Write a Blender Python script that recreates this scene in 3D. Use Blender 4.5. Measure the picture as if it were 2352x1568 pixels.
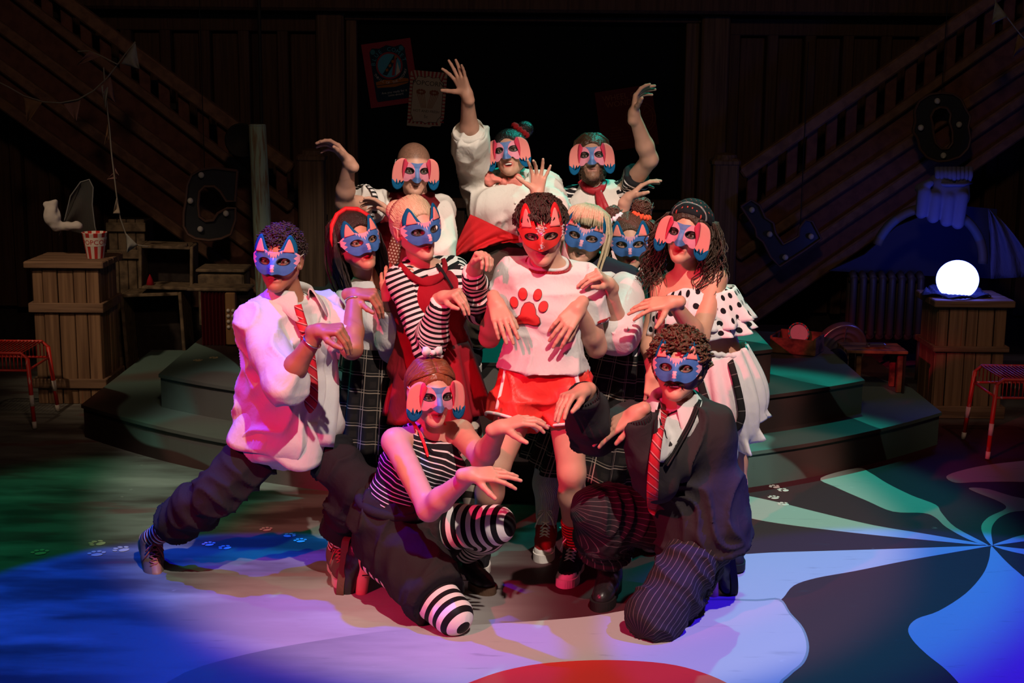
import bpy, bmesh, math, random, ast
import numpy as np
from mathutils import Vector, Matrix
random.seed(7); np.random.seed(7)
for o in list(bpy.data.objects): bpy.data.objects.remove(o)
SC = bpy.context.scene
COL = SC.collection
# ------------------------------------------------------------------ camera
FPX, CX, CY, CAMH, PITCH, ROLL = 3300.0, 1176.0, 784.0, 2.0, math.radians(10.7), math.radians(0.5)
cam_d = bpy.data.cameras.new('camera'); cam = bpy.data.objects.new('camera', cam_d); COL.objects.link(cam)
cam_d.sensor_width = 36.0; cam_d.lens = FPX * 36.0 / 2352.0; cam_d.clip_end = 60
CAMR = Matrix.Rotation(math.pi / 2 - PITCH, 4, 'X') @ Matrix.Rotation(ROLL, 4, 'Z')
cam.matrix_world = Matrix.Translation((0, 0, CAMH)) @ CAMR
SC.camera = cam
# ------------------------------------------------------------------ world and light
SC.view_settings.view_transform = 'Standard'
try: SC.view_settings.look = 'None'
except Exception: pass
SC.view_settings.gamma = 1.0
SC.view_settings.use_curve_mapping = False
SC.view_settings.exposure = 0.0
W = bpy.data.worlds.new('dark_theatre'); SC.world = W; W.use_nodes = True
W.node_tree.nodes['Background'].inputs[0].default_value = (0.35, 0.30, 0.32, 1)
W.node_tree.nodes['Background'].inputs[1].default_value = 0.006
def spot(name, loc, tgt, color, watts, cone, blend=0.25, size=0.06):
    l = bpy.data.lights.new(name, 'SPOT'); l.color = color; l.energy = watts
    l.spot_size = math.radians(cone); l.spot_blend = blend; l.shadow_soft_size = size
    o = bpy.data.objects.new(name, l); COL.objects.link(o); o.location = loc
    o.rotation_euler = (Vector(tgt) - Vector(loc)).to_track_quat('-Z', 'Y').to_euler()
    return o
KEY = spot('key_spot', (1.25, 1.0, 6.1), (.16, 5.62, .80), (1.0, .83, .72), 1800, 26.5, .28, .05)
BACKROW = spot('back_row_spot', (1.5, .8, 5.3), (-.02, 7.05, 1.62), (1.0, .86, .74), 620, 15, .5, .05)
FRONT = spot('rose_spot', (-3.1, .9, 3.7), (-.25, 5.5, .65), (1.0, .022, .12), 1350, 24, .4, .06)
TEAL = spot('teal_back_spot', (2.3, 9.3, 5.4), (.75, 6.45, .3), (.012, .85, .66), 900, 31, .3, .06)
GREEN = spot('green_side_spot', (-3.9, 6.9, 4.2), (-1.5, 5.9, 0), (.01, .70, .30), 190, 38, .5, .06)
BLUE_L = spot('blue_floor_spot', (-2.4, 5.6, 5.2), (-1.08, 4.85, 0), (.006, .012, 1.0), 1700, 25, .10, .04)
BLUE_R = spot('blue_floor_spot_2', (3.4, 4.0, 5.0), (1.85, 4.75, 0), (.045, .010, 1.0), 2100, 29, .12, .04)
WARM = spot('warm_wash', (0, 1.5, 5.2), (0, 9.9, 1.7), (1.0, .60, .38), 170, 66, .6, .3)
CRATE_L = spot('crate_spot', (-3.4, 4.4, 5.0), (-2.35, 8.7, .60), (1.0, .68, .44), 430, 19, .9, .1)
CRATE_R = spot('crate_spot_2', (3.2, 4.0, 5.0), (2.5, 8.1, .35), (1.0, .56, .42), 110, 16, .9, .1)
M = {}
# ------------------------------------------------------------------ helpers
def V(*a): return np.array(a, dtype=float)
def nrm(v):
    v = np.asarray(v, float); return v / max(1e-9, np.linalg.norm(v))
CAMR3 = np.array(CAMR.to_3x3()); CAMO = V(0, 0, CAMH)
def ray(px, py): return CAMR3 @ V((px - CX) / FPX, (CY - py) / FPX, -1.0)
def P(px, py, Y):                      # the point of the place at depth Y seen at that spot
    d = ray(px, py); return CAMO + d * (Y / d[1])
def FL(px, py, z=0.0):                 # the point at height z
    d = ray(px, py); return CAMO + d * ((z - CAMH) / d[2])
def reach(a, px, py, L, sgn):          # bone end: on the line of sight, L away from a, nearer (-1) or farther (+1)
    d = nrm(ray(px, py)); m = CAMO - a
    b = d @ m; c = m @ m - L * L; q = b * b - c
    t = -b if q < 0 else -b + sgn * math.sqrt(q)
    return CAMO + d * t
def tag(o, label=None, cat=None, group=None, kind=None):
    if label: o['label'] = label
    if cat: o['category'] = cat
    if group: o['group'] = group
    if kind: o['kind'] = kind
    return o
def empty(name, loc, label=None, cat=None, group=None, kind=None):
    o = bpy.data.objects.new(name, None); COL.objects.link(o); o.location = Vector(loc); o.empty_display_size = .05
    return tag(o, label, cat, group, kind)
def adopt(o, parent):
    if parent is not None:
        o.parent = parent
        o.matrix_parent_inverse = Matrix.Translation(-Vector(world_loc(parent)))
    return o
def world_loc(o):
    # every parent in this scene is an unrotated Empty or an identity mesh placed in world coordinates
    return o.location if o.type == 'EMPTY' else Vector((0, 0, 0))
def raw_mesh(name, verts, quads, mat, parent=None, smooth=True, attrs=None, mats=None, fmat=None):
    """verts (n,3) world, quads (m,4) or list of polygons"""
    me = bpy.data.meshes.new(name)
    verts = np.asarray(verts, dtype=np.float32)
    if isinstance(quads, np.ndarray):
        m, k = quads.shape
        me.vertices.add(len(verts)); me.vertices.foreach_set('co', verts.ravel())
        me.loops.add(m * k); me.loops.foreach_set('vertex_index', quads.astype(np.int32).ravel())
        me.polygons.add(m); me.polygons.foreach_set('loop_start', np.arange(0, m * k, k, dtype=np.int32))
        try: me.polygons.foreach_set('loop_total', np.full(m, k, dtype=np.int32))
        except Exception: pass
        me.update(calc_edges=True)
    else:
        me.from_pydata([tuple(map(float, v)) for v in verts], [], quads); me.update()
    n = len(me.polygons)
    me.polygons.foreach_set('use_smooth', np.full(n, smooth, dtype=bool))
    for m_ in (mats or [mat]): me.materials.append(m_)
    if fmat is not None: me.polygons.foreach_set('material_index', np.asarray(fmat, dtype=np.int32))
    for k_, arr in (attrs or {}).items():
        arr = np.asarray(arr, dtype=np.float32)
        if arr.ndim == 3:                                  # per face corner
            a = me.attributes.new(k_, 'FLOAT_VECTOR', 'CORNER'); a.data.foreach_set('vector', arr.ravel())
        elif arr.shape[1] == 4:
            a = me.attributes.new(k_, 'FLOAT_COLOR', 'POINT'); a.data.foreach_set('color', arr.ravel())
        else:
            a = me.attributes.new(k_, 'FLOAT_VECTOR', 'POINT'); a.data.foreach_set('vector', arr.ravel())
    me.validate()
    o = bpy.data.objects.new(name, me); COL.objects.link(o)
    return adopt(o, parent)
def flat_shade(o):
    o.data.polygons.foreach_set('use_smooth', np.zeros(len(o.data.polygons), dtype=bool)); return o
class MB:
    def __init__(s): s.v = []; s.f = []; s.u = []; s.fm = []; s.mi = 0
    def add(s, vs, fs, us=None):
        n = len(s.v); s.v += [tuple(map(float, q)) for q in vs]; s.f += [tuple(n + i for i in f) for f in fs]
        s.u += [tuple(map(float, q)) for q in (us if us is not None else vs)]; s.fm += [s.mi] * len(fs)
    def box(s, c, size, ax=None, bev=0.0):
        c = np.asarray(c, float); hx, hy, hz = [q / 2 for q in size]
        A = np.eye(3) if ax is None else np.array([nrm(q) for q in ax])
        b = min(bev, .45 * min(size))
        if b <= 0:
            pts = [(i * hx, j * hy, k * hz) for k in (-1, 1) for j in (-1, 1) for i in (-1, 1)]
            fs = [(0, 2, 3, 1), (4, 5, 7, 6), (0, 1, 5, 4), (2, 6, 7, 3), (0, 4, 6, 2), (1, 3, 7, 5)]
        else:                                           # chamfered long edges
            a, d = hx - b, hy - b
            ring = [(-a, -hy), (a, -hy), (hx, -d), (hx, d), (a, hy), (-a, hy), (-hx, d), (-hx, -d)]
            k = (hx - b) / hx; 
            pts = []
            for z, q in ((-hz, b), (-hz + b, 0), (hz - b, 0), (hz, b)):
                for (x, y) in ring:
                    pts.append((math.copysign(max(abs(x) - q, 0), x), math.copysign(max(abs(y) - q, 0), y), z))
            fs = [tuple(range(7, -1, -1)), tuple(range(24, 32))]
            for r in range(3):
                for i in range(8): fs.append((r * 8 + i, r * 8 + (i + 1) % 8, r * 8 + 8 + (i + 1) % 8, r * 8 + 8 + i))
        s.add([c + p[0] * A[0] + p[1] * A[1] + p[2] * A[2] for p in pts], fs, pts)
        return s
    def beam(s, a, b, w, h, up=(0, 0, 1), bev=.004):      # box from a to b; w across, h along up
        a, b = np.asarray(a, float), np.asarray(b, float); z = nrm(b - a); x = nrm(np.cross(np.asarray(up, float), z)); y = np.cross(z, x)
        return s.box((a + b) / 2, (w, h, np.linalg.norm(b - a)), (x, y, z), bev)
    def tube(s, pts, r, n=8, cap=True, flat=1.0, upv=None):
        pts = [np.asarray(p, float) for p in pts]; rs = r if hasattr(r, '__len__') else [r] * len(pts)
        vs, fs, us = [], [], []; ref = np.asarray(upv, float) if upv is not None else V(.3, .2, .93); L = 0
        for i, p in enumerate(pts):
            t = nrm(pts[min(i + 1, len(pts) - 1)] - pts[max(i - 1, 0)])
            x = np.cross(ref, t)
            if np.linalg.norm(x) < .05: x = np.cross(V(1, 0, 0), t)
            x = nrm(x); y = np.cross(t, x)
            if upv is None: ref = y
            if i: L += np.linalg.norm(p - pts[i - 1])
            for k in range(n):
                a = 2 * math.pi * k / n
                vs.append(p + rs[i] * (math.cos(a) * x + flat * math.sin(a) * y)); us.append((k / n, L, 0))
        for i in range(len(pts) - 1):
            for k in range(n): fs.append((i * n + k, i * n + (k + 1) % n, (i + 1) * n + (k + 1) % n, (i + 1) * n + k))
        if cap: fs.append(tuple(range(n - 1, -1, -1))); fs.append(tuple(range((len(pts) - 1) * n, len(pts) * n)))
        s.add(vs, fs, us); return s
    def lathe(s, prof, c=(0, 0, 0), ax=None, n=24, cap=True):
        c = np.asarray(c, float); A = np.eye(3) if ax is None else np.array([nrm(q) for q in ax]); vs, fs, us = [], [], []
        for (r, z) in prof:
            for k in range(n):
                a = 2 * math.pi * k / n; vs.append(c + r * math.cos(a) * A[0] + r * math.sin(a) * A[1] + z * A[2]); us.append((k / n, z, r))
        for i in range(len(prof) - 1):
            for k in range(n): fs.append((i * n + k, i * n + (k + 1) % n, (i + 1) * n + (k + 1) % n, (i + 1) * n + k))
        if cap: fs.append(tuple(range(n - 1, -1, -1))); fs.append(tuple(range((len(prof) - 1) * n, len(prof) * n)))
        s.add(vs, fs, us); return s
    def prism(s, pts, d):                                  # flat outline (3d points) thickened by vector d
        pts = [np.asarray(p, float) for p in pts]; d = np.asarray(d, float); n = len(pts)
        s.add(pts + [p + d for p in pts], [tuple(range(n - 1, -1, -1)), tuple(range(n, 2 * n))] + [(i, (i + 1) % n, n + (i + 1) % n, n + i) for i in range(n)])
        return s
    def ball(s, c, r, nu=14, nv=9, ax=None):
        r = r if hasattr(r, '__len__') else (r, r, r); A = np.eye(3) if ax is None else np.array([nrm(q) for q in ax])
        c = np.asarray(c, float); vs = []; us = []; fs = []
        for j in range(nv + 1):
            b = math.pi * j / nv - math.pi / 2
            for i in range(nu):
                a = 2 * math.pi * i / nu; l = (r[0] * math.cos(b) * math.cos(a), r[1] * math.cos(b) * math.sin(a), r[2] * math.sin(b))
                vs.append(c + l[0] * A[0] + l[1] * A[1] + l[2] * A[2]); us.append(l)
        for j in range(nv):
            for i in range(nu): fs.append((j * nu + i, j * nu + (i + 1) % nu, (j + 1) * nu + (i + 1) % nu, (j + 1) * nu + i))
        s.add(vs, fs, us); return s
    def grid(s, pts, nu, nv, wrap=False, us=None):         # pts row-major nv rows of nu
        fs = []
        for j in range(nv - 1):
            for i in range(nu if wrap else nu - 1):
                k = (i + 1) % nu; fs.append((j * nu + i, j * nu + k, (j + 1) * nu + k, (j + 1) * nu + i))
        s.add(pts, fs, us); return s
    def build(s, name, mat, parent=None, smooth=False, solid=0.0, label=None, kind=None, mats=None, offset=-1):
        o = raw_mesh(name, s.v, s.f, mat, parent, smooth, {'uvw': np.array(s.u)}, mats=mats, fmat=s.fm if mats else None)
        if solid:
            m = o.modifiers.new('solid', 'SOLIDIFY'); m.thickness = solid; m.offset = offset
        if label: o['label'] = label
        if kind: o['kind'] = kind
        return o
# ------------------------------------------------------------------ node materials from small expressions
class NX:
    def __init__(s, nt, names): s.nt = nt; s.names = names
    def m(s, op, *a, clamp=False):
        n = s.nt.nodes.new('ShaderNodeMath'); n.operation = op; n.use_clamp = clamp
        for i, q in enumerate(a):
            if isinstance(q, (int, float)): n.inputs[i].default_value = float(q)
            else: s.nt.links.new(q, n.inputs[i])
        return n.outputs[0]
    def ev(s, src): return s.e(ast.parse(src, mode='eval').body)
    def e(s, n):
        if isinstance(n, ast.Constant): return float(n.value)
        if isinstance(n, ast.Name): return s.names[n.id]
        if isinstance(n, ast.UnaryOp): 
            a = s.e(n.operand); return -a if isinstance(a, float) else s.m('MULTIPLY', a, -1.0)
        if isinstance(n, ast.BinOp):
            a, b = s.e(n.left), s.e(n.right)
            op = {ast.Add: 'ADD', ast.Sub: 'SUBTRACT', ast.Mult: 'MULTIPLY', ast.Div: 'DIVIDE', ast.Pow: 'POWER', ast.Mod: 'FLOORED_MODULO'}[type(n.op)]
            if isinstance(a, float) and isinstance(b, float): return {'ADD': a + b, 'SUBTRACT': a - b, 'MULTIPLY': a * b, 'DIVIDE': a / b if b else 0, 'POWER': a ** b}[op]
            return s.m(op, a, b)
        if isinstance(n, ast.Compare):
            return s.m('GREATER_THAN' if isinstance(n.ops[0], ast.Gt) else 'LESS_THAN', s.e(n.left), s.e(n.comparators[0]))
        f = n.func.id; a = [s.e(q) for q in n.args]
        if f == 'noise':                                   # noise(x,y,z,detail)
            c = s.nt.nodes.new('ShaderNodeCombineXYZ')
            for i in range(3):
                if isinstance(a[i], float): c.inputs[i].default_value = a[i]
                else: s.nt.links.new(a[i], c.inputs[i])
            t = s.nt.nodes.new('ShaderNodeTexNoise'); t.inputs['Scale'].default_value = 1.0
            t.inputs['Detail'].default_value = a[3] if len(a) > 3 else 2.0
            s.nt.links.new(c.outputs[0], t.inputs['Vector']); return t.outputs[0]
        if f == 'step':                                    # step(e0,e1,x) smooth
            r = s.nt.nodes.new('ShaderNodeMapRange'); r.interpolation_type = 'SMOOTHSTEP'
            for i, q in ((1, a[0]), (2, a[1]), (0, a[2])):
                if isinstance(q, float): r.inputs[i].default_value = q
                else: s.nt.links.new(q, r.inputs[i])
            return r.outputs[0]
        ops = dict(sin='SINE', cos='COSINE', abs='ABSOLUTE', frac='FRACT', floor='FLOOR', sqrt='SQRT', atan2='ARCTAN2', min='MINIMUM', max='MAXIMUM', tri='PINGPONG', rnd='ROUND')
        return s.m(ops[f], *a)
MATS = {}
def mat(name, base, layers=(), coord='uvw', rough=.7, spec=.3, bump=None, bstr=.3, bdist=.004, metal=0, emit=None, estr=0, alpha=1, trans=0, sss=0, tint=None, coat=0):
    if name in MATS: return MATS[name]
    m = bpy.data.materials.new(name); m.use_nodes = True; nt = m.node_tree; b = nt.nodes['Principled BSDF']
    nm = {}
    if coord == 'object':
        t = nt.nodes.new('ShaderNodeTexCoord'); src = t.outputs['Object']
    else:
        t = nt.nodes.new('ShaderNodeAttribute'); t.attribute_name = coord; src = t.outputs['Vector']
    sp = nt.nodes.new('ShaderNodeSeparateXYZ'); nt.links.new(src, sp.inputs[0])
    nm.update(x=sp.outputs[0], y=sp.outputs[1], z=sp.outputs[2])
    t2 = nt.nodes.new('ShaderNodeTexCoord'); sp2 = nt.nodes.new('ShaderNodeSeparateXYZ'); nt.links.new(t2.outputs['Object'], sp2.inputs[0])
    nm.update(ox=sp2.outputs[0], oy=sp2.outputs[1], oz=sp2.outputs[2])
    oi = nt.nodes.new('ShaderNodeObjectInfo'); nm['rnd_'] = oi.outputs['Random']; nm['rand'] = oi.outputs['Random']
    X = NX(nt, nm)
    if tint:
        ta = nt.nodes.new('ShaderNodeAttribute'); ta.attribute_name = tint; cur = ta.outputs['Color']
    else: cur = None
    for ex, col in layers:
        mx = nt.nodes.new('ShaderNodeMix'); mx.data_type = 'RGBA'; mx.clamp_factor = True
        f = X.ev(ex) if isinstance(ex, str) else ex
        if isinstance(f, float): mx.inputs[0].default_value = f
        else: nt.links.new(f, mx.inputs[0])
        if cur is None: mx.inputs[6].default_value = (*base, 1)
        else: nt.links.new(cur, mx.inputs[6])
        mx.inputs[7].default_value = (*col, 1); cur = mx.outputs[2]
    if cur is None: b.inputs['Base Color'].default_value = (*base, 1)
    else: nt.links.new(cur, b.inputs['Base Color'])
    b.inputs['Roughness'].default_value = rough; b.inputs['Specular IOR Level'].default_value = spec; b.inputs['Metallic'].default_value = metal
    b.inputs['Alpha'].default_value = alpha; b.inputs['Transmission Weight'].default_value = trans; b.inputs['Coat Weight'].default_value = coat
    if sss: b.inputs['Subsurface Weight'].default_value = sss; b.inputs['Subsurface Radius'].default_value = (.012, .005, .003); b.inputs['Subsurface Scale'].default_value = 1.0
    if emit: b.inputs['Emission Color'].default_value = (*emit, 1); b.inputs['Emission Strength'].default_value = estr
    if bump:
        bn = nt.nodes.new('ShaderNodeBump'); bn.inputs['Strength'].default_value = bstr; bn.inputs['Distance'].default_value = bdist
        nt.links.new(X.ev(bump), bn.inputs['Height']); nt.links.new(bn.outputs[0], b.inputs['Normal'])
    MATS[name] = m; return m
# ------------------------------------------------------------------ numpy noise
def vnoise(p, seed=0):
    p = np.asarray(p, dtype=np.float64); i = np.floor(p).astype(np.int64); f = p - i; f = f * f * (3 - 2 * f); out = 0
    def h(a, b, c):
        n = (a * 73856093) ^ (b * 19349663) ^ (c * 83492791) ^ (seed * 2654435)
        n = (n ^ (n >> 13)) * 1274126177 & 0x7fffffff
        return ((n ^ (n >> 16)) & 0xffff) / 65535.0
    for dx in (0, 1):
        for dy in (0, 1):
            for dz in (0, 1):
                w = (f[:, 0] if dx else 1 - f[:, 0]) * (f[:, 1] if dy else 1 - f[:, 1]) * (f[:, 2] if dz else 1 - f[:, 2])
                out = out + w * h(i[:, 0] + dx, i[:, 1] + dy, i[:, 2] + dz)
    return out
# ------------------------------------------------------------------ distance fields and surface nets
class Op:
    __slots__ = ('f', 'lo', 'hi', 'k', 'sub')
    def __init__(s, f, lo, hi, k, sub=False): s.f, s.lo, s.hi, s.k, s.sub = f, np.asarray(lo, float), np.asarray(hi, float), k, sub
def cap(a, b, ra, rb=None, k=.02, flat=False, sub=False, flat0=False):
    rb = ra if rb is None else rb; a = np.asarray(a, float); b = np.asarray(b, float); u = b - a; L2 = max(u @ u, 1e-12); L = math.sqrt(L2); R = max(ra, rb)
    def f(x, y, z):
        dx, dy, dz = x - a[0], y - a[1], z - a[2]
        t0 = (dx * u[0] + dy * u[1] + dz * u[2]) / L2; t = np.clip(t0, 0, 1)
        d = np.sqrt((dx - t * u[0]) ** 2 + (dy - t * u[1]) ** 2 + (dz - t * u[2]) ** 2) - (ra + t * (rb - ra))
        if flat: d = np.maximum(d, (t0 - 1) * L)
        if flat0: d = np.maximum(d, -t0 * L)
        return d
    return Op(f, np.minimum(a, b) - R, np.maximum(a, b) + R, k, sub)
def ell(c, r, ax=None, k=.02, sub=False):
    c = np.asarray(c, float); A = np.eye(3) if ax is None else np.asarray(ax, float); r = np.asarray(r, float)
    e = np.sqrt(((A * r[:, None]) ** 2).sum(0))
    def f(x, y, z):
        dx, dy, dz = x - c[0], y - c[1], z - c[2]; s1 = 0; s2 = 0
        for i in range(3):
            q = (dx * A[i, 0] + dy * A[i, 1] + dz * A[i, 2]); s1 = s1 + (q / r[i]) ** 2; s2 = s2 + (q / r[i] ** 2) ** 2
        k0 = np.sqrt(s1); k1 = np.sqrt(s2) + 1e-9
        return k0 * (k0 - 1) / k1
    return Op(f, c - e, c + e, k, sub)
def seg(a, b, xa, r0, r1, k=.03, flat=False, flat0=False):       # elliptical section from a to b; xa = side axis; r=(side,front)
    a = np.asarray(a, float); b = np.asarray(b, float); L = np.linalg.norm(b - a); z_ = nrm(b - a); x_ = nrm(np.asarray(xa) - z_ * (np.asarray(xa) @ z_)); y_ = np.cross(z_, x_)
    R = max(*r0, *r1)
    def f(x, y, z):
        dx, dy, dz = x - a[0], y - a[1], z - a[2]
        lx = dx * x_[0] + dy * x_[1] + dz * x_[2]; ly = dx * y_[0] + dy * y_[1] + dz * y_[2]; lz = dx * z_[0] + dy * z_[1] + dz * z_[2]
        t = np.clip(lz / L, 0, 1); ez = lz - t * L; rx = r0[0] + t * (r1[0] - r0[0]); ry = r0[1] + t * (r1[1] - r0[1]); rm = np.minimum(rx, ry) * .8
        q1 = (lx / rx) ** 2 + (ly / ry) ** 2 + (ez / rm) ** 2; q2 = (lx / rx ** 2) ** 2 + (ly / ry ** 2) ** 2 + (ez / rm ** 2) ** 2
        k0 = np.sqrt(q1); d = k0 * (k0 - 1) / (np.sqrt(q2) + 1e-6)
        d = np.where(k0 < .05, -np.minimum(rx, ry), d)
        if flat: d = np.maximum(d, lz - L)
        if flat0: d = np.maximum(d, -lz)
        return d
    return Op(f, np.minimum(a, b) - R, np.maximum(a, b) + R, k)
def mesh_ops(ops, h, lo=None, hi=None):
    pos = [o for o in ops if not o.sub]
    if lo is None:
        lo = np.min([o.lo for o in pos], 0) - 3 * h; hi = np.max([o.hi for o in pos], 0) + 3 * h
    lo = np.asarray(lo, float); hi = np.asarray(hi, float)
    n = np.ceil((hi - lo) / h).astype(int) + 1
    ax = [(lo[i] + h * np.arange(n[i])).astype(np.float32) for i in range(3)]
    D = np.full(n, .08, dtype=np.float32)
    for o in ops:
        m = max(o.k, .0) + 2.5 * h
        i0 = np.maximum(np.floor((o.lo - m - lo) / h).astype(int), 0); i1 = np.minimum(np.ceil((o.hi + m - lo) / h).astype(int) + 1, n)
        if (i1 <= i0).any(): continue
        sl = tuple(slice(i0[i], i1[i]) for i in range(3))
        d = o.f(ax[0][sl[0]][:, None, None], ax[1][sl[1]][None, :, None], ax[2][sl[2]][None, None, :]).astype(np.float32)
        c = D[sl]
        if o.sub:
            d = -d; hh = np.clip(o.k - np.abs(c - d), 0, None); D[sl] = np.maximum(c, d) + (hh * hh * .25 / o.k if o.k > 0 else 0)
        else:
            hh = np.clip(o.k - np.abs(c - d), 0, None); D[sl] = np.minimum(c, d) - (hh * hh * .25 / o.k if o.k > 0 else 0)
    for i in range(3):
        for q in (0, -1):
            s_ = [slice(None)] * 3; s_[i] = q; D[tuple(s_)] = np.maximum(D[tuple(s_)], 1e-4)
    return nets(D, lo, h)
def nets(D, lo, h):
    N = D < 0
    a = N[:-1] & N[1:]; a = a[:, :-1] & a[:, 1:]; a = a[:, :, :-1] & a[:, :, 1:]
    b = N[:-1] | N[1:]; b = b[:, :-1] | b[:, 1:]; b = b[:, :, :-1] | b[:, :, 1:]
    act = b & ~a; idx = np.argwhere(act)
    if len(idx) == 0: return np.zeros((0, 3)), np.zeros((0, 4), int)
    cm = np.full(act.shape, -1, np.int32); cm[act] = np.arange(len(idx), dtype=np.int32)
    I, J, K = idx.T
    cv = {}
    for q in range(8): cv[q] = D[I + (q & 1), J + (q >> 1 & 1), K + (q >> 2 & 1)]
    acc = np.zeros((len(idx), 3)); cnt = np.zeros(len(idx))
    for q in range(8):
        for bit in range(3):
            if q >> bit & 1: continue
            r = q | 1 << bit; v0, v1 = cv[q], cv[r]; c = (v0 < 0) != (v1 < 0); t = np.where(c, v0 / np.where(c, v0 - v1, 1), 0)
            p = np.tile(np.array([q & 1, q >> 1 & 1, q >> 2 & 1], float), (len(idx), 1)); p[:, bit] += t
            acc += p * c[:, None]; cnt += c
    vs = lo + h * (idx + acc / cnt[:, None])
    qs = []
    for axx in range(3):
        s0 = [slice(None)] * 3; s1 = [slice(None)] * 3; s0[axx] = slice(0, -1); s1[axx] = slice(1, None)
        for u in range(3):
            if u != axx: s0[u] = slice(1, -1); s1[u] = slice(1, -1)
        A, B = N[tuple(s0)], N[tuple(s1)]; e = np.argwhere(A != B)
        if len(e) == 0: continue
        inside = A[tuple(e.T)]; e = e.copy()
        u, w = [q for q in range(3) if q != axx]; e[:, u] += 1; e[:, w] += 1
        def cell(du, dw):
            c = e.copy(); c[:, u] += du; c[:, w] += dw; return cm[tuple(c.T)]
        q4 = np.stack([cell(-1, -1), cell(0, -1), cell(0, 0), cell(-1, 0)], 1)
        fl = inside if axx != 1 else ~inside
        q4[~fl] = q4[~fl][:, ::-1]; qs.append(q4)
    return vs, np.concatenate(qs)
def vnormals(v, q):
    e1 = v[q[:, 2]] - v[q[:, 0]]; e2 = v[q[:, 3]] - v[q[:, 1]]; n = np.cross(e1, e2); out = np.zeros_like(v)
    for i in range(4): np.add.at(out, q[:, i], n)
    return out / (np.linalg.norm(out, axis=1, keepdims=True) + 1e-12)
def prune(v, q, keep):
    q = q[keep]; used = np.zeros(len(v), bool); used[q.ravel()] = True; m = np.cumsum(used) - 1
    return v[used], m[q], used
def loft(v, q): return v, q
def text_polys(s, size=1.0, res=2):
    cu = bpy.data.curves.new('t', 'FONT'); cu.body = s; cu.size = size; cu.resolution_u = res; cu.align_x = 'CENTER'
    ob = bpy.data.objects.new('t', cu); me = bpy.data.meshes.new_from_object(ob)
    vs = np.array([v.co[:] for v in me.vertices]).reshape(-1, 3); fs = [tuple(p.vertices) for p in me.polygons]
    bpy.data.objects.remove(ob); bpy.data.curves.remove(cu); bpy.data.meshes.remove(me)
    return vs, fs
# ------------------------------------------------------------------ materials of clothes and masks
WV = 'noise(x*700,y*700,z*40,1)'
def fab(name, c, layers=(), rough=.85, spec=.15, **k):
    k.setdefault('bump', 'noise(ox*26+noise(ox*9,oy*9,oz*9,1)*3,oy*26,oz*15,3)'); k.setdefault('bstr', .5); k.setdefault('bdist', .010)
    M[name] = mat(name, c, layers, rough=rough, spec=spec, **k); return M[name]
fab('white_shirt', (.60, .575, .56)); fab('white_tee', (.72, .68, .66)); fab('white_blouse', (.70, .67, .65), rough=.6); fab('cream_shirt', (.70, .66, .59))
fab('black_trouser', (.016, .016, .019)); fab('black_shorts', (.020, .018, .018)); fab('brown_trouser', (.055, .042, .032)); fab('grey_trouser', (.03, .03, .032))
fab('pinstripe', (.022, .018, .022), [('step(.42,.47,abs(frac(x*62)-.5))', (.13, .10, .10))])
fab('cardigan', (.030, .024, .026), bump='noise(ox*24+noise(ox*9,oy*9,oz*9,1)*3,oy*24,oz*14,3)'); fab('cardigan_rib', (.032, .026, .028), bump='sin(x*700)', bstr=.8)
fab('stripe_bw', (.80, .76, .72), [('frac(y*46)>.52', (.012, .012, .014))]); fab('stripe_bw_tee', (.014, .013, .015), [('frac(y*62)>.78', (.75, .70, .68))])
fab('stripe_arm', (.014, .013, .015), [('frac(y*48)>.70', (.78, .74, .70))])
fab('stripe_tights', (.78, .72, .70), [('frac(y*24)>.5', (.010, .009, .010))], rough=.55); fab('stripe_tights_soft', (.55, .46, .38), [('frac(y*16+.2*sin(x*40))>.5', (.05, .035, .03))], rough=.55)
fab('stripe_sock', (.72, .70, .68), [('frac(y*46)>.36', (.012, .012, .014)), ('frac(y*46)>.70', (.45, .03, .04))], rough=.7)
fab('white_sock', (.72, .69, .64), bump='sin(x*900)', bstr=.6); fab('red_sock', (.28, .012, .016), bump='sin(y*400)', bstr=.5); fab('pale_sock', (.62, .45, .40))
fab('red_dress', (.29, .008, .018)); fab('red_shorts', (.75, .045, .035), rough=.45, spec=.3); fab('red_sash', (.50, .018, .022)); fab('red_velvet', (.16, .008, .012), [('noise(ox*60,oy*60,oz*14,2)', (.06, .003, .005))], rough=.6); fab('red_satin', (.38, .02, .03), rough=.4)
fab('piping_white', (.80, .72, .70)); fab('pink_bow', (.80, .25, .20)); fab('orange_scrunchie', (.75, .12, .05)); fab('pale_scrunchie', (.62, .70, .74)); fab('red_scrunchie', (.40, .015, .02)); fab('red_band', (.58, .02, .025), rough=.5)
fab('dark_vest', (.028, .012, .016)); fab('navy_top', (.022, .020, .034)); fab('maroon_vest', (.07, .012, .018)); fab('black_cloth', (.012, .012, .014)); fab('red_ribbon', (.62, .03, .03))
PL = [('max(step(.34,.30,abs(frac(x*14)-.5)),step(.34,.30,abs(frac(y*14)-.5)))*.55', (.006, .006, .007)), ('max(step(.030,.018,abs(frac(x*14)-.5)),step(.030,.018,abs(frac(y*14)-.5)))*.7', (.50, .40, .31)), ('max(step(.025,.015,abs(frac(x*14+.16)-.5)),step(.025,.015,abs(frac(y*14+.16)-.5)))*.45', (.42, .34, .27))]
fab('plaid', (.022, .018, .017), PL); fab('plaid_dark', (.014, .013, .013), [('max(step(.04,.02,abs(frac(x*20)-.5)),step(.04,.02,abs(frac(y*20)-.5)))*.4', (.35, .3, .28))])
fab('red_tie', (.50, .022, .035), [('step(.06,.03,abs(frac((x*.9+y)*26)-.5))', (.05, .02, .03)), ('step(.05,.02,abs(frac((x*.9+y)*26+.16)-.5))', (.55, .42, .40))], rough=.5)
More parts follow.
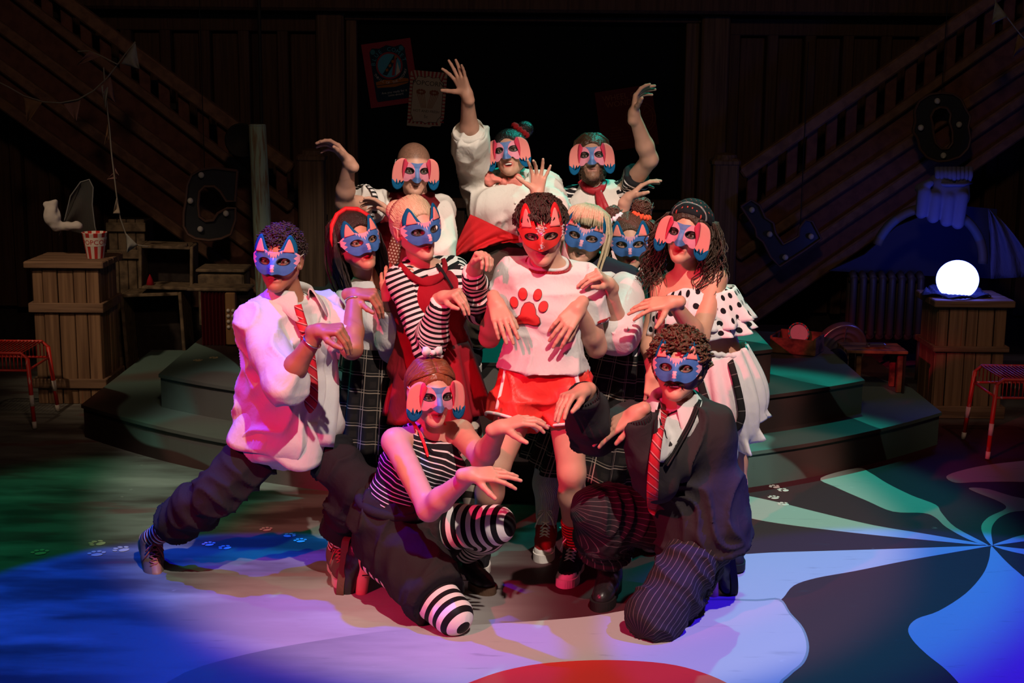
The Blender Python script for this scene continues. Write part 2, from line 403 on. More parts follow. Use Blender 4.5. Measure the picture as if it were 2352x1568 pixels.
fab('dot_tie', (.20, .045, .03), [('step(.30,.24,sqrt((frac(x*70+floor(y*70)*.5)-.5)**2+(frac(y*70)-.5)**2))', (.62, .48, .38))], rough=.55)
fab('polka', (.82, .78, .76), [('step(.27,.24,sqrt((frac(x*20+floor(y*22)*.5)-.5)**2*1.2+(frac(y*22)-.5)**2))', (.010, .010, .012))])
fab('scarf_black', (.014, .013, .016), [('step(.16,.10,sqrt((frac(x*52+floor(y*46)*.5)-.5)**2+(frac(y*46)-.5)**2))', (.60, .07, .05)), ('step(.05,.02,abs(frac(y*11+noise(x*9,y*9,z*9)*.25)-.5))*.5', (.45, .42, .42))])
fab('red_sequin', (.36, .012, .02), [('noise(ox*420,oy*420,oz*420,1)>.56', (.75, .06, .07))], rough=.25, spec=.8, bump='noise(ox*420,oy*420,oz*420,1)', bstr=.9)
fab('striped_trim', (.78, .74, .70), [('frac(x*42)>.5', (.02, .02, .02))])
fab('suede_trainer', (.13, .085, .080)); fab('black_canvas', (.014, .013, .016)); fab('red_canvas', (.30, .018, .020)); fab('black_leather', (.012, .011, .012), rough=.35, spec=.5); fab('rubber_white', (.72, .69, .64), rough=.5); fab('rubber_black', (.014, .013, .013), rough=.6); fab('gum_sole', (.25, .15, .10), rough=.6); fab('cotton_lace', (.75, .70, .66)); fab('red_lace', (.40, .10, .10)); fab('brown_sole', (.10, .055, .035))
fab('button', (.7, .66, .6), rough=.3, bump=None)
M['teeth'] = mat('teeth', (.72, .68, .62), rough=.25, spec=.5)
M['string'] = mat('string', (.6, .58, .55)); M['glitter'] = mat('glitter', (.80, .74, .76), metal=.35, rough=.25, spec=.8); M['jewel'] = mat('jewel', (.80, .12, .38), rough=.08, spec=.9, coat=.6); M['silver'] = mat('silver', (.7, .68, .66), metal=1, rough=.25)
M['felt_blue'] = mat('felt_blue', (.008, .105, .24), rough=.95, spec=.05, bump='noise(x*900,y*900,z*9,1)', bstr=.2, bdist=.001)
M['felt_pink'] = mat('felt_pink', (.86, .27, .24), rough=.95, spec=.05, bump='noise(x*900,y*900,z*9,1)', bstr=.2, bdist=.001)
M['felt_coral'] = mat('felt_coral', (.70, .05, .10), rough=.95, spec=.05); M['felt_red'] = mat('felt_red', (.62, .022, .024), rough=.95, spec=.05)
PINK, BLUE, DBLUE = (.80, .36, .48), (.075, .20, .52), (.04, .13, .42)
RIM = "step(1.22,1.10,sqrt(((abs(x)-%g)*%g/%g)**2+((y-%g)/%g)**2))"
M['mask_cat'] = mat('mask_cat', BLUE, [
    ('noise(x*60,y*60,0,2)*.8', DBLUE),
    ('step(-.0008,.0008,y-.002-.85*abs(x)-.013*abs(frac(x*105+.5)-.5)*2)', PINK),
    ('step(-.0005,.0006,.0045+.0025*abs(sin(y*320))-abs(x))*(y<-.012)*(y>-.036)', PINK),
    ('step(-.0005,.0006,abs(x)-.0655-.010*(abs(frac(y*58)-.5)*2)-.16*abs(y+.002))', PINK),
    ('step(.0012,.0005,abs(x)-.0855)*0+0', PINK),
    (RIM % (.0345, 1, .0205, -.002, .0125), (.010, .012, .03))], rough=.55, spec=.35)
M['mask_dog'] = mat('mask_dog', (.80, .27, .36), [
    ('step(.046,.052,abs(x)+.25*y)', (.66, .06, .13)),
    ('step(-.0006,.0006,.0100+9*(y-.004)*(y-.004)*(y>.004)*2+.20*max(-y-.024,0)*4-abs(x))', (.075, .20, .46)),
    ('step(.0009,.0003,abs(abs(x)-.0100-18*(y-.004)*(y-.004)*(y>.004)-.80*max(-y-.024,0)))', (.35, .08, .25)),
    ('step(.30,.7,noise(x*40,y*40,0,2))*.12', (.9, .4, .5)),
    (RIM % (.0345, 1, .0195, 0, .0135), (.012, .008, .012))], rough=.55, spec=.35)
M['mask_fox'] = mat('mask_fox', (.62, .035, .030), [
    ('step(.3,.7,noise(x*30,y*30,0,2))*.3', (.72, .06, .045)),
    (RIM % (.035, 1, .0225, -.002, .0125), (.014, .006, .006))], rough=.5, spec=.4)
# ------------------------------------------------------------------ materials of the set
def wood(name, c1, c2, grain='noise(ox*70,oy*70,oz*3,4)', rough=.75, extra=(), spec=.2): 
    M[name] = mat(name, c1, [('step(.35,.7,%s)' % grain, c2), ('step(-.2,1.2,rand)*.35', tuple(q * .55 for q in c1))] + list(extra), rough=rough, spec=spec, bump=grain, bstr=.4, bdist=.006); return M[name]
wood('panel_wood', (.075, .040, .026), (.042, .022, .016), 'noise(ox*55,oy*55,oz*2.2,5)'); wood('pillar_wood', (.115, .068, .040), (.055, .031, .019), 'noise(ox*60,oy*60,oz*2,5)')
wood('stair_wood', (.14, .060, .042), (.085, .036, .028), 'noise(ox*14,oy*80,oz*14,4)'); wood('moulding_wood', (.19, .105, .065), (.11, .06, .04), 'noise(ox*18,oy*80,oz*18,4)'); wood('newel_wood', (.17, .105, .062), (.085, .050, .030), 'noise(ox*60,oy*60,oz*2,5)')
wood('crate_wood', (.30, .185, .105), (.15, .085, .050), 'noise(ox*46,oy*46,oz*1.6,5)', extra=[('step(.70,.76,noise(ox*90,oy*90,oz*.9,3))*.8', (.015, .010, .008)), ('step(.66,.72,noise(ox*30,oy*30,oz*.8+3,2))*.5', (.25, .05, .025))]); wood('crate_batten', (.26, .165, .105), (.15, .09, .058), 'noise(ox*3,oy*50,oz*60,4)')
wood('old_box_wood', (.20, .15, .095), (.08, .06, .042), 'noise(ox*20,oy*50,oz*20,4)'); wood('dark_board', (.030, .024, .022), (.018, .014, .013), 'noise(ox*20,oy*40,oz*20,3)')
M['black_screen'] = mat('black_screen', (.0045, .0060, .0065), rough=.9, spec=.05); M['black_drape'] = mat('black_drape', (.006, .007, .012), [('sin(ox*60)*.5+.4', (.011, .012, .02))], rough=.95, spec=.05)
PAINT_L, PAINT_D = (.36, .39, .36), (.060, .014, .020)
R2 = 'sqrt((ox-2.07)**2+(oy-5.92)**2)'
RAYS = 'cos(9*(atan2(oy-5.92,ox-2.07)+2.925)+.8*(' + R2 + '-.8)*step(.2,-.4,oy-6.0)+.95*sin(2.6*' + R2 + '+2*atan2(oy-5.92,ox-2.07)-1.2)+.25*(noise(ox*2.2,oy*2.2,0,1)-.5)*' + R2 + ')'
RC = 'sqrt((ox-.28)**2+(oy-3.99)**2)+.10*(noise(ox*2.6,oy*2.6,3,1)-.5)'
BR = 'noise(ox*5+noise(ox*1.2,oy*1.2,0,1)*3,oy*26,0,4)'
M['stage_paint'] = mat('stage_paint', (.17, .185, .17), [
    ('step(.40,.62,noise(ox*1.3,oy*4.2,1,4))', (.075, .060, .058)), ('step(.50,.72,noise(ox*1.2+9,oy*3.6,4,4))*.8', (.34, .36, .33)), ('step(.58,.64,noise(ox*1.1+4,oy*3.4,7,3))*.55', (.17, .05, .055)),
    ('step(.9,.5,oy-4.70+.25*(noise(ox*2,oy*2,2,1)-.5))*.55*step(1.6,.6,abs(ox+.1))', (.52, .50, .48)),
    ('step(2.7,2.1,%s+.5*(noise(ox*1.6,oy*1.6,8,1)-.5))*step(-.35,.25,ox)' % R2, PAINT_D),
    ('step(.62,.80,%s)*.40' % BR, (.05, .05, .05)), ('step(.70,.82,noise(ox*14,oy*14,5,4))*.35', (.55, .55, .52))], rough=.62, spec=.14, bump=BR, bstr=.12, bdist=.003)
M['step_paint'] = mat('step_paint', (.032, .019, .018), [('step(-.04,.04,sin(3.3*ox+2.2*oy+2.5*oz+2.4*noise(ox*.9,oy*.9,oz*.9,1)*2)-.1)', (.11, .19, .17)), ('step(.52,.60,noise(ox*1.1+5,oy*1.1,oz,1))*.6', (.12, .045, .040)), ('step(.6,.8,noise(ox*9,oy*26,oz*26,4))*.3', (.03, .03, .03))], rough=.6, spec=.25)
# ------------------------------------------------------------------ floor and steps
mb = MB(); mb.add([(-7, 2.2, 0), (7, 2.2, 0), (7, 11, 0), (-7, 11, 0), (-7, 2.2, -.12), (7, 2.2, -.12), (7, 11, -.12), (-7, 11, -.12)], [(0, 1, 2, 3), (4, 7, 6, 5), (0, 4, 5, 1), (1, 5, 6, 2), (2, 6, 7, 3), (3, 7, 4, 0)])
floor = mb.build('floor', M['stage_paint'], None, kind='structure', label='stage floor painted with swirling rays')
BRUSH = [('step(.60,.80,%s)*.45' % BR, (.09, .10, .10)), ('step(.66,.80,noise(ox*14,oy*14,5,4))*.30', (.66, .66, .62))]
M['ray_paint'] = mat('ray_paint', PAINT_L, BRUSH, rough=.6, spec=.16, bump=BR, bstr=.1, bdist=.003); M['ring_white'] = mat('ring_white', (.39, .38, .37), BRUSH + [('step(-.05,-1.0,ox+.5*(noise(ox*4,oy*16,3,3)-.5))*.9', (.16, .17, .165))], rough=.6, spec=.16, bump=BR, bstr=.1, bdist=.003); M['disc_red'] = mat('disc_red', (.52, .028, .022), [('step(.60,.80,%s)*.4' % BR, (.25, .015, .015))], rough=.5, spec=.3); M['edge_grey'] = mat('edge_grey', (.20, .22, .22), BRUSH, rough=.6)
def painted(name, pts, m, z, grow=0, label=None):
    """flat paint on the boards; outline read off in a 1344-wide view of the right half, rounded and laid on the floor"""
    out = []; n = len(pts); q = [np.array(p, float) for p in pts]; c = sum(q) / n
    for i in range(n):
        a, b, c_, d = q[i - 1], q[i], q[(i + 1) % n], q[(i + 2) % n]
        for t in (0, .25, .5, .75): out.append(.5 * (2 * b + (c_ - a) * t + (2 * a - 5 * b + 4 * c_ - d) * t * t + (3 * b - a - 3 * c_ + d) * t ** 3))
    w = [FL(1176 + p[0] * .875, 900 + p[1] * .875) for p in out]; mb = MB(); mb.prism([(p[0], p[1], z) for p in w], (0, 0, -.0008)); return mb.build(name, m, floor, label=label)
RAYS_ = [[(1245, 403.5), (1000, 412), (800, 418), (640, 424), (520, 440), (400, 500), (330, 545), (500, 560), (640, 556), (690, 552), (712, 540), (740, 508), (800, 488), (900, 470), (1050, 440), (1240, 407)],
    [(1245, 402), (1100, 375), (950, 350), (800, 315), (700, 290), (600, 270), (500, 262), (400, 268), (420, 292), (555, 305), (600, 325), (700, 345), (900, 370), (1080, 388)],
    [(1250, 402), (1165, 356), (1128, 318), (1112, 296), (1050, 272), (985, 240), (940, 212), (905, 200), (810, 226), (850, 250), (930, 285), (1000, 314), (1080, 318), (1112, 330), (1140, 355), (1200, 388)],
    [(1140, 222), (1180, 206), (1260, 190), (1400, 176), (1520, 172), (1520, 245), (1344, 236), (1230, 236), (1165, 238)],
    [(1258, 402), (1240, 380), (1232, 352), (1252, 328), (1296, 306), (1280, 288), (1220, 264), (1200, 252), (1250, 255), (1344, 280), (1520, 296), (1520, 314), (1344, 312), (1290, 324), (1264, 346), (1258, 370), (1262, 400)],
    [(1262, 402), (1300, 388), (1344, 375), (1520, 340), (1520, 370), (1344, 392), (1300, 398)], [(1264, 404), (1344, 412), (1520, 425), (1520, 447), (1344, 426)],
    [(1257, 407), (1252, 440), (1235, 480), (1190, 530), (1120, 575), (1062, 596), (1040, 622), (1052, 652), (1090, 690), (1140, 730), (1185, 780), (1240, 860), (1300, 1100), (1700, 1100), (1700, 700), (1520, 560), (1370, 500), (1325, 470), (1292, 440), (1266, 412)],
    [(560, 100), (640, 60), (560, 60)]][:8]
for r_ in RAYS_: painted('painted_ray', r_, M['ray_paint'], .0010)
RING = [(-900, 760), (-700, 690), (-420, 640), (-250, 622), (0, 606), (200, 590), (380, 560), (520, 548), (640, 550), (700, 548), (726, 582), (760, 622), (773, 670), (760, 710), (724, 742), (690, 790), (640, 1000), (300, 1250), (-700, 1250), (-1000, 900)]
c_ = np.array((240, 900)); painted('painted_ring_edge', [(500, 700), (380, 556), (520, 543), (640, 545), (703, 543), (731, 580), (766, 621), (780, 670), (767, 712), (730, 745), (697, 793), (650, 1000), (600, 1000)], M['edge_grey'], .0014); painted('painted_ring', RING, M['ring_white'], .0020, label='pale brushed ring')
painted('painted_disc', [(-160, 790), (-80, 752), (0, 728), (100, 712), (250, 705), (400, 714), (500, 738), (580, 775), (640, 830), (660, 1000), (500, 1250), (100, 1250), (-160, 1000), (-210, 860)], M['disc_red'], .0028, label='red painted disc')
M['seam'] = mat('seam', (.03, .03, .03)); M['paw_print'] = mat('paw_print', (.55, .50, .30), rough=.7); M['paw_print_white'] = mat('paw_print_white', (.62, .62, .58), rough=.7)
def paw(c, s, rot, m):
    mb = MB(); ca, sa = math.cos(rot), math.sin(rot)
    for (x, y, rx, ry) in ((0, -.018, .030, .022), (-.036, .012, .011, .015), (-.014, .034, .012, .016), (.014, .034, .012, .016), (.036, .012, .011, .015)):
        pts = []
        for a in np.linspace(0, 6.2832, 12, endpoint=False):
            u, v = s * (x + rx * math.cos(a)), s * (y + ry * math.sin(a)); pts.append((c[0] + u * ca - v * sa, c[1] + u * sa + v * ca, c[2] + .0026))
        mb.prism(pts, (0, 0, -.0008))
    return mb.build('paw_print', m, floor)
for (x, y, r) in ((92, 1269, .4), (225, 1248, 1.2), (222, 1272, .3), (280, 1262, .9)): paw(FL(x, y), .8, r, M['paw_print'])
for (x, y, r) in ((612, 1216, .4), (480, 1250, .4), (518, 1258, 1), (664, 1230, -.6), (690, 1242, .3), (1300, 1213, .2), (1780, 1118, .5), (1800, 1126, .9), (1778, 1143, .2), (1800, 1158, .6)): paw(FL(x, y), .62, r, M['paw_print_white'])
def tier(name, z0, z1, hw, yb, yc, ye, lab):
    """curved step: side half width, back, centre front, end front"""
    n = 40; fr = [(-hw + 2 * hw * i / n, yc + (ye - yc) * (-1 + 2 * i / n) ** 2) for i in range(n + 1)]
    out = [(-hw + .12 * 0, yb)] + fr + [(hw, yb)]
    mb = MB(); mb.prism([(x, y, z0) for x, y in out], (0, 0, z1 - z0 - .018)); o = mb.build(name, M['step_paint'], None, kind='structure', label=lab)
    mb = MB(); c = (0, (yb + yc) / 2); mb.prism([(x * 1.004, y - (.012 if y < yb else 0), z1 - .018) for x, y in out], (0, 0, .018)); mb.build('tread', M['step_paint'], o)
    return o
tier('stage_step', 0, .185, 2.34, 9.2, 6.50, 7.65, 'lowest curved stage step'); tier('stage_step', .185, .37, 1.90, 9.3, 6.86, 7.60, 'middle curved stage step'); tier('stage_step', .37, .555, 1.38, 10.1, 7.08, 7.51, 'top curved stage step')
for (x, y, z, r) in ((455, 828, .37, .3), (492, 822, .37, .8)): paw(FL(x, y, z + .0), .6, r, M['paw_print'])
# ------------------------------------------------------------------ back wall
YW = 10.2
def wq(px, py, Y=YW): return P(px, py, Y)
zT = 3.1; mb = MB(); mb.box((0, YW + .16, 1.55), (12, .2, 3.3)); wall = mb.build('wall_back', M['dark_board'], None, kind='structure', label='dark wood panelled back wall')
xl0, xl1, xr0, xr1 = wq(735, 300)[0], wq(797, 300)[0], wq(1600, 300)[0], wq(1663, 300)[0]
def wbox(name, x0, x1, z0, z1, y0, y1, m, bev=.006):
    mb = MB(); mb.box(((x0 + x1) / 2, (y0 + y1) / 2, (z0 + z1) / 2), (x1 - x0, y1 - y0, z1 - z0), ((1, 0, 0), (0, 1, 0), (0, 0, 1)), bev); return mb.build(name, m, wall)
zh = wq(1200, 38)[2]; zo = wq(1200, 50)[2]
for a, b in ((xl0, xl1), (xr0, xr1)): wbox('pillar', a, b, .3, zh + .02, YW - .14, YW + .06, M['pillar_wood'], .015)
wbox('frame_post', xl1 + .01, wq(824, 300)[0], .3, zo, YW - .08, YW + .06, M['pillar_wood']); wbox('frame_post', wq(1567, 300)[0], xr0 - .01, .3, zo, YW - .08, YW + .06, M['pillar_wood'])
wbox('frame_head', xl1, xr0, zo, zh, YW - .09, YW + .06, M['panel_wood']); wbox('header_beam', -5.5, 5.5, zh + .02, zh + .16, YW - .24, YW + .06, M['panel_wood'], .02); wbox('cornice', -5.5, 5.5, zh + .17, zT, YW - .12, YW + .06, M['dark_board'])
wbox('black_screen', wq(824, 300)[0], wq(1567, 300)[0], wq(1200, 455)[2], zo, YW + .0, YW + .06, M['black_screen'], 0)
wbox('frame_rail', wq(824, 300)[0], wq(1567, 300)[0], wq(1200, 478)[2], wq(1200, 455)[2], YW - .06, YW + .06, M['panel_wood'])
x0 = wq(824, 300)[0]; x1 = wq(1567, 300)[0]
for i in range(6): wbox('wall_panel', x0 + (x1 - x0) * i / 6 + .012, x0 + (x1 - x0) * (i + 1) / 6 - .012, .5, wq(1200, 482)[2], YW - .01, YW + .06, M['panel_wood'])
def panels(xs, xe, n):
    w = (xe - xs) / n
    for i in range(n):
        a = xs + w * i; wbox('wall_stile', a, a + .075, .3, zh, YW - .05, YW + .06, M['panel_wood']); wbox('wall_panel', a + .085, a + w - .01, .3, zh - .13, YW - .0, YW + .06, M['panel_wood'])
    wbox('wall_rail', xs, xe, zh - .115, zh, YW - .055, YW + .06, M['panel_wood'])
panels(-4.9, xl0 - .01, 13); panels(xr1 + .01, 4.9, 13)
mb = MB(); mb.box((-4.75, 6.6, 1.55), (.1, 8.5, 3.3)); mb.build('wall_left', M['black_drape'], None, kind='structure', label='black masking drape'); mb = MB(); mb.box((4.75, 6.6, 1.55), (.1, 8.5, 3.3)); mb.build('wall_right', M['black_drape'], None, kind='structure', label='black masking drape')
mb = MB()
for (x, y) in ((865, 52), (962, 58), (1332, 22), (1280, 62)): mb.ball(wq(x, y, YW - .2), .010, 8, 5)
# ------------------------------------------------------------------ the two staircases
def stair(sg, lab, YS, hand, rail, mids, low, x_end, newel, nb, bal):
    """lines given as two picture spots each on the plane YS"""
    rt = empty('staircase', P(newel[0], 700, YS), lab, 'staircase')
    def ln(l, x): t = (x - l[0]) / (l[2] - l[0]); return P(x, l[1] + t * (l[3] - l[1]), YS)
    def bar(name, l, h, w, m, dy=0):
        a, b = ln(l, l[0]), ln(l, l[2]); mb = MB(); mb.beam(a + V(0, dy, 0), b + V(0, dy, 0), w, h, (0, 0, 1), .012); return mb.build(name, m, rt)
    hr = bar('handrail', hand, .085, .10, M['moulding_wood'], -.03); bar('base_rail', rail, .06, .09, M['moulding_wood'], -.02)
    for l, h in mids: bar('moulding', l, h, .07, M['moulding_wood'], -.02)
    ls = [rail] + [m[0] for m in mids] + [low]
    for i in range(len(ls) - 1):
        a, b = ls[i], ls[i + 1]; xs = (max(min(a[0], a[2]), min(b[0], b[2])), min(max(a[0], a[2]), max(b[0], b[2])))
        X0, X1 = (newel[0], x_end); A0, A1, B0, B1 = ln(a, X0), ln(a, X1), ln(b, X0), ln(b, X1)
        mb = MB(); mb.prism([A0, A1, B1, B0], (0, .09, 0)); mb.build('stringer_panel', M['stair_wood'], rt)
    bar('lower_moulding', low, .07, .10, M['moulding_wood'], -.02)
    for i in range(nb):
        x = bal[0] + (bal[1] - bal[0]) * i / (nb - 1); a, b = ln(rail, x), ln(hand, x); b = V(a[0], a[1], b[2]); mb = MB(); mb.beam(a, b, .075, .028, (0, 1, 0), .006); mb.build('baluster', M['stair_wood'], rt)
    for i in range(11):                                    # the treads behind the stringer
        x = newel[0] + (x_end - newel[0]) * (i + .5) / 11; a = ln(rail, x); mb = MB(); mb.box(a + V(0, .30, -.07), (.34, .42, .04)); mb.build('stair_tread', M['dark_board'], rt)
    a, b = P(newel[0], newel[1], YS - .10), P(newel[0], 720, YS - .10); b = V(a[0], a[1], .10); mb = MB(); mb.beam(b, a, .17, .16, (0, 1, 0), .012); mb.build('newel_post', M['newel_wood'], rt)
    mb = MB(); mb.box(a + V(0, 0, .0), (.19, .18, .05), ((1, 0, 0), (0, 1, 0), (0, 0, 1)), .015); mb.lathe([(.085, .02), (.075, .05), (.03, .062)], a, n=16); mb.build('newel_cap', M['newel_wood'], rt)
stair(1, 'right-hand wooden staircase behind the glowing globe', 9.75, (1700, 398, 2400, -92), (1700, 505, 2400, 14), [((1690, 588, 2400, 116), .07), ((1700, 668, 2400, 190), .07)], (1712, 738, 2400, 262), 2400, (1665, 372), 15, (1725, 2360))
stair(-1, 'left-hand wooden staircase behind the bunting', 9.75, (-40, -142, 672, 388), (-40, -72, 672, 478), [((-40, 30, 672, 556), .07), ((-40, 118, 672, 634), .07)], (-40, 202, 672, 716), -40, (716, 362), 15, (20, 648))
# ------------------------------------------------------------------ props
def crate(label, cx, y0, w, d, h, battens, lid, npl, ndp, group, plinth=None):
    rt = empty('wooden_crate', (cx, y0 + d / 2, 0), label, 'crate'); rg = random.Random(label); x0, x1, y1 = cx - w / 2, cx + w / 2, y0 + d
    def pl(name, a, b, m, bev=.004): 
        mb = MB(); a, b = np.array(a), np.array(b); mb.box((a + b) / 2, b - a, ((1, 0, 0), (0, 1, 0), (0, 0, 1)), bev); mb.build(name, m, rt)
    zb = plinth or 0
    def row(lo, hi, n, axis, fixed):
        cuts = [lo] + sorted(lo + (hi - lo) * (i + rg.uniform(-.22, .22)) / n for i in range(1, n)) + [hi]
        for i in range(n):
            j = rg.uniform(-.004, .004); a, b = cuts[i] + .0025, cuts[i + 1] - .0025
            if axis == 'x': pl('plank', (a, fixed + j, zb), (b, fixed + .016 + j, h), M['crate_wood'])
            else: pl('plank', (fixed + j, a, zb), (fixed + .016 + j, b, h), M['crate_wood'])
    row(x0, x1, npl, 'x', y0); row(x0, x1, 3, 'x', y1 - .016); row(y0 + .018, y1 - .018, ndp, 'y', x0); row(y0 + .018, y1 - .018, ndp, 'y', x1 - .016)
    for z, t in battens:
        e = .022
        pl('batten', (x0 - e, y0 - e, z), (x1 + e, y0, z + t), M['crate_batten']); pl('batten', (x0 - e, y1, z), (x1 + e, y1 + e, z + t), M['crate_batten']); pl('batten', (x0 - e, y0, z), (x0, y1, z + t), M['crate_batten']); pl('batten', (x1, y0, z), (x1 + e, y1, z + t), M['crate_batten'])
    e = .035; n = 4
    for i in range(n): pl('lid_board', (x0 - e, y0 - e + (d + 2 * e) * i / n + .002, h + .0), (x1 + e, y0 - e + (d + 2 * e) * (i + 1) / n - .002, h + lid), M['crate_batten'], .006)
    if plinth: 
        for i in range(3): pl('plinth_board', (x0 + w * i / 3 + .003, y0 + .02, 0), (x0 + w * (i + 1) / 3 - .003, y1 - .02, plinth), M['crate_wood'])
    return rt
yl = FL(92, 927)[1]; xl = (FL(90, 927)[0] + FL(240, 927)[0]) / 2
crate('tall wooden crate on the left with the popcorn bucket on it', xl, yl, .40, .38, .825, [(.56, .058), (.10, .058)], .042, 5, 4, None, plinth=.0)
yr = FL(2220, 960)[1]; xr = (FL(2142, 960)[0] + FL(2302, 960)[0]) / 2 - .01
crate('wooden crate on the right carrying the glowing white globe', xr, yr, .40, .36, .665, [(.40, .034), (.0, .075)], .042, 5, 4, None, plinth=.05)
# globe lamp
rt = empty('globe_lamp', (xr - .06, yr + .14, .707), 'glowing white globe lamp standing on the right crate', 'lamp')
M['globe'] = mat('globe', (.9, .9, .95), emit=(.085, .12, 1.0), estr=17.0, rough=.3)
mb = MB(); gc = V(xr - .06, yr + .14, .707 + .098); R = .122; mb.lathe([(.072, -.098)] + [(R * math.cos(a), R * .95 * math.sin(a)) for a in np.linspace(-.92, 1.5, 18)] + [(.004, R * .95)], gc, n=36); mb.build('globe', M['globe'], rt, True)
mb = MB(); mb.lathe([(.070, 0), (.074, .004), (.070, .010)], (gc[0], gc[1], .707), n=28); mb.build('base', M['rubber_black'], rt)
M['dark_velvet'] = mat('dark_velvet', (.010, .011, .020), rough=.9)
vs = []; n = 34
for j in range(14):
    for i in range(n):
        a = 6.2832 * i / n; r = (.06 + .13 * j / 13) * (1 + .10 * math.sin(5 * a + j * .3)); vs.append((gc[0] + r * math.cos(a), gc[1] + .02 + r * .85 * math.sin(a), .711 + .010 * (math.sin(7 * a + j) + 1) * (j > 1) + .02 * (j / 13) * (math.sin(a) > .2)))
mb = MB(); mb.grid(vs, n, 14, True); tag(mb.build('cloth', M['dark_velvet'], None, True, .004, offset=0), 'dark velvet cloth spread on the right crate under the globe', 'cloth')
# popcorn bucket
pc = P(219, 579, yl + .16); zt = .867
rt = empty('popcorn_bucket', (pc[0], yl + .16, zt), 'red and white striped popcorn bucket on the left crate', 'bucket')
M['bucket'] = mat('bucket', (.68, .62, .55), [('step(-.03,.03,sin(x*6.2832*9))', (.50, .035, .03))], rough=.5)
mb = MB(); bc = V(pc[0], yl + .16, zt); mb.lathe([(.050, 0), (.074, .150), (.077, .155), (.072, .155), (.066, .13), (.046, .01)], bc, n=48, cap=False); mb.lathe([(.047, .008), (.001, .008)], bc, n=24, cap=False); mb.build('tub', M['bucket'], rt, True)
tv, tf = text_polys('POPCORN', .042); M['red_print'] = mat('red_print', (.45, .02, .02), rough=.6); M['pale_print'] = mat('pale_print', (.70, .64, .55), rough=.6)
def wrap(v): 
    a = v[0] / .066 - math.pi / 2 + .50; z = .085 + v[1]; r = .050 + .024 * z / .15 + .0015; return bc + V(r * math.cos(a), r * math.sin(a), z)
mb = MB(); mb.add([bc + V((.050 + .024 * z / .15 + .0008) * math.cos(a), (.050 + .024 * z / .15 + .0008) * math.sin(a), z) for z in (.075, .128) for a in np.linspace(-math.pi / 2 - .75, -math.pi / 2 + 1.75, 20)], [(i, i + 1, 21 + i, 20 + i) for i in range(19)]); mb.build('label_patch', M['pale_print'], rt, True)
mb = MB(); mb.add([wrap(v) for v in tv], tf); mb.build('lettering', M['red_print'], rt)
# white bonnet and the gauze hoop beside it
M['gauze'] = mat('gauze', (.30, .32, .32), alpha=.16, rough=.9); M['bonnet'] = mat('bonnet', (.52, .50, .47), rough=.9, bump='noise(ox*40,oy*40,oz*40,3)', bstr=.5); M['wire'] = mat('wire', (.16, .17, .17), rough=.5)
yb = yl + .20; b0 = P(120, 495, yb); vs, qs = mesh_ops([ell(b0, (.050, .05, .072), None, .02), cap(P(106, 470, yb), P(128, 462, yb), .018, .014, .02), cap(P(124, 470, yb), P(128, 520, yb), .018, .02, .02), cap(P(130, 520, yb), P(180, 518, yb), .022, .026, .03), ell(P(135, 478, yb - .03), (.022, .04, .055), None, .01, True)], .006)
n = vnormals(vs, qs); vs = vs + n * (.010 * (vnoise(vs * 38) - .5))[:, None]; tag(raw_mesh('bonnet', vs, qs, M['bonnet'], None, True), 'crumpled white cloth cap lying on the left crate', 'cap')
rt = empty('gauze_net', P(170, 545, yb), 'gauze net on a wire hoop behind the popcorn bucket', 'net')
hp_ = [(135, 540), (150, 500), (162, 450), (185, 418), (205, 412), (214, 430), (212, 470), (218, 520), (225, 545)]; mb = MB(); mb.tube([P(x, y, yb + .05) for x, y in hp_], .004, 6); mb.build('hoop', M['wire'], rt, True)
mb = MB(); vs = []
for j in range(8):
    for i, (x, y) in enumerate(hp_): q = np.array((x, y)) * (1 - j / 8) + np.array((140, 525)) * j / 8; vs.append(P(q[0], q[1], yb + .05 + .10 * math.sin(3.14 * j / 8) * (.5 + .5 * math.sin(i))))
mb.grid(vs, len(hp_), 8); mb.build('gauze', M['gauze'], rt, True)
# boxes on the left
def open_box(label, px, py, Y, z, w, d, h, t, tilt, m, name='open_crate', yaw=0):
    c = P(px, py, Y); rt = empty(name, (c[0], Y, z), label, 'box'); A = np.array(Matrix.Rotation(math.radians(tilt), 3, 'Y') @ Matrix.Rotation(math.radians(yaw), 3, 'Z')).T; o = V(c[0], Y, z)
    def bx(nm, cc, s): mb = MB(); mb.box(o + np.array(cc) @ A, s, A, .004); mb.build(nm, m if nm != 'back_board' else M['dark_board'], rt)
    bx('side_board', (-w / 2 + t / 2, 0, h / 2), (t, d, h)); bx('side_board', (w / 2 - t / 2, 0, h / 2), (t, d, h)); bx('bottom_board', (0, 0, t / 2), (w - 2 * t, d, t)); bx('top_board', (0, 0, h - t / 2), (w - 2 * t, d, t)); bx('back_board', (0, d / 2 - t / 2, h / 2), (w - 2 * t, t, h - 2 * t))
    return rt
open_box('big open wooden box standing on end, lower one of the stack left of the steps', 372, 862, 9.32, .015, .40, .26, .545, .022, -2.5, M['old_box_wood'])
open_box('smaller open wooden box on top of the stack left of the steps', 388, 664, 9.30, .585, .345, .24, .285, .020, 2.0, M['old_box_wood'], yaw=4)
mb = MB(); mb.tube([P(352, 569, 9.2), P(372, 567, 9.2), P(392, 570, 9.22), P(430, 563, 9.2)], [.010, .014, .009, .016], 8); tag(mb.build('rag', M['old_box_wood'], None, True), 'twisted scrap lying on the smaller open box', 'scrap')
mb = MB(); mb.lathe([(.028, 0), (.018, .04), (.002, .075)], P(345, 656, 9.24), n=14); tag(mb.build('party_hat', M['red_dress'], None, True), 'small red cone inside the upper open box', 'cone')
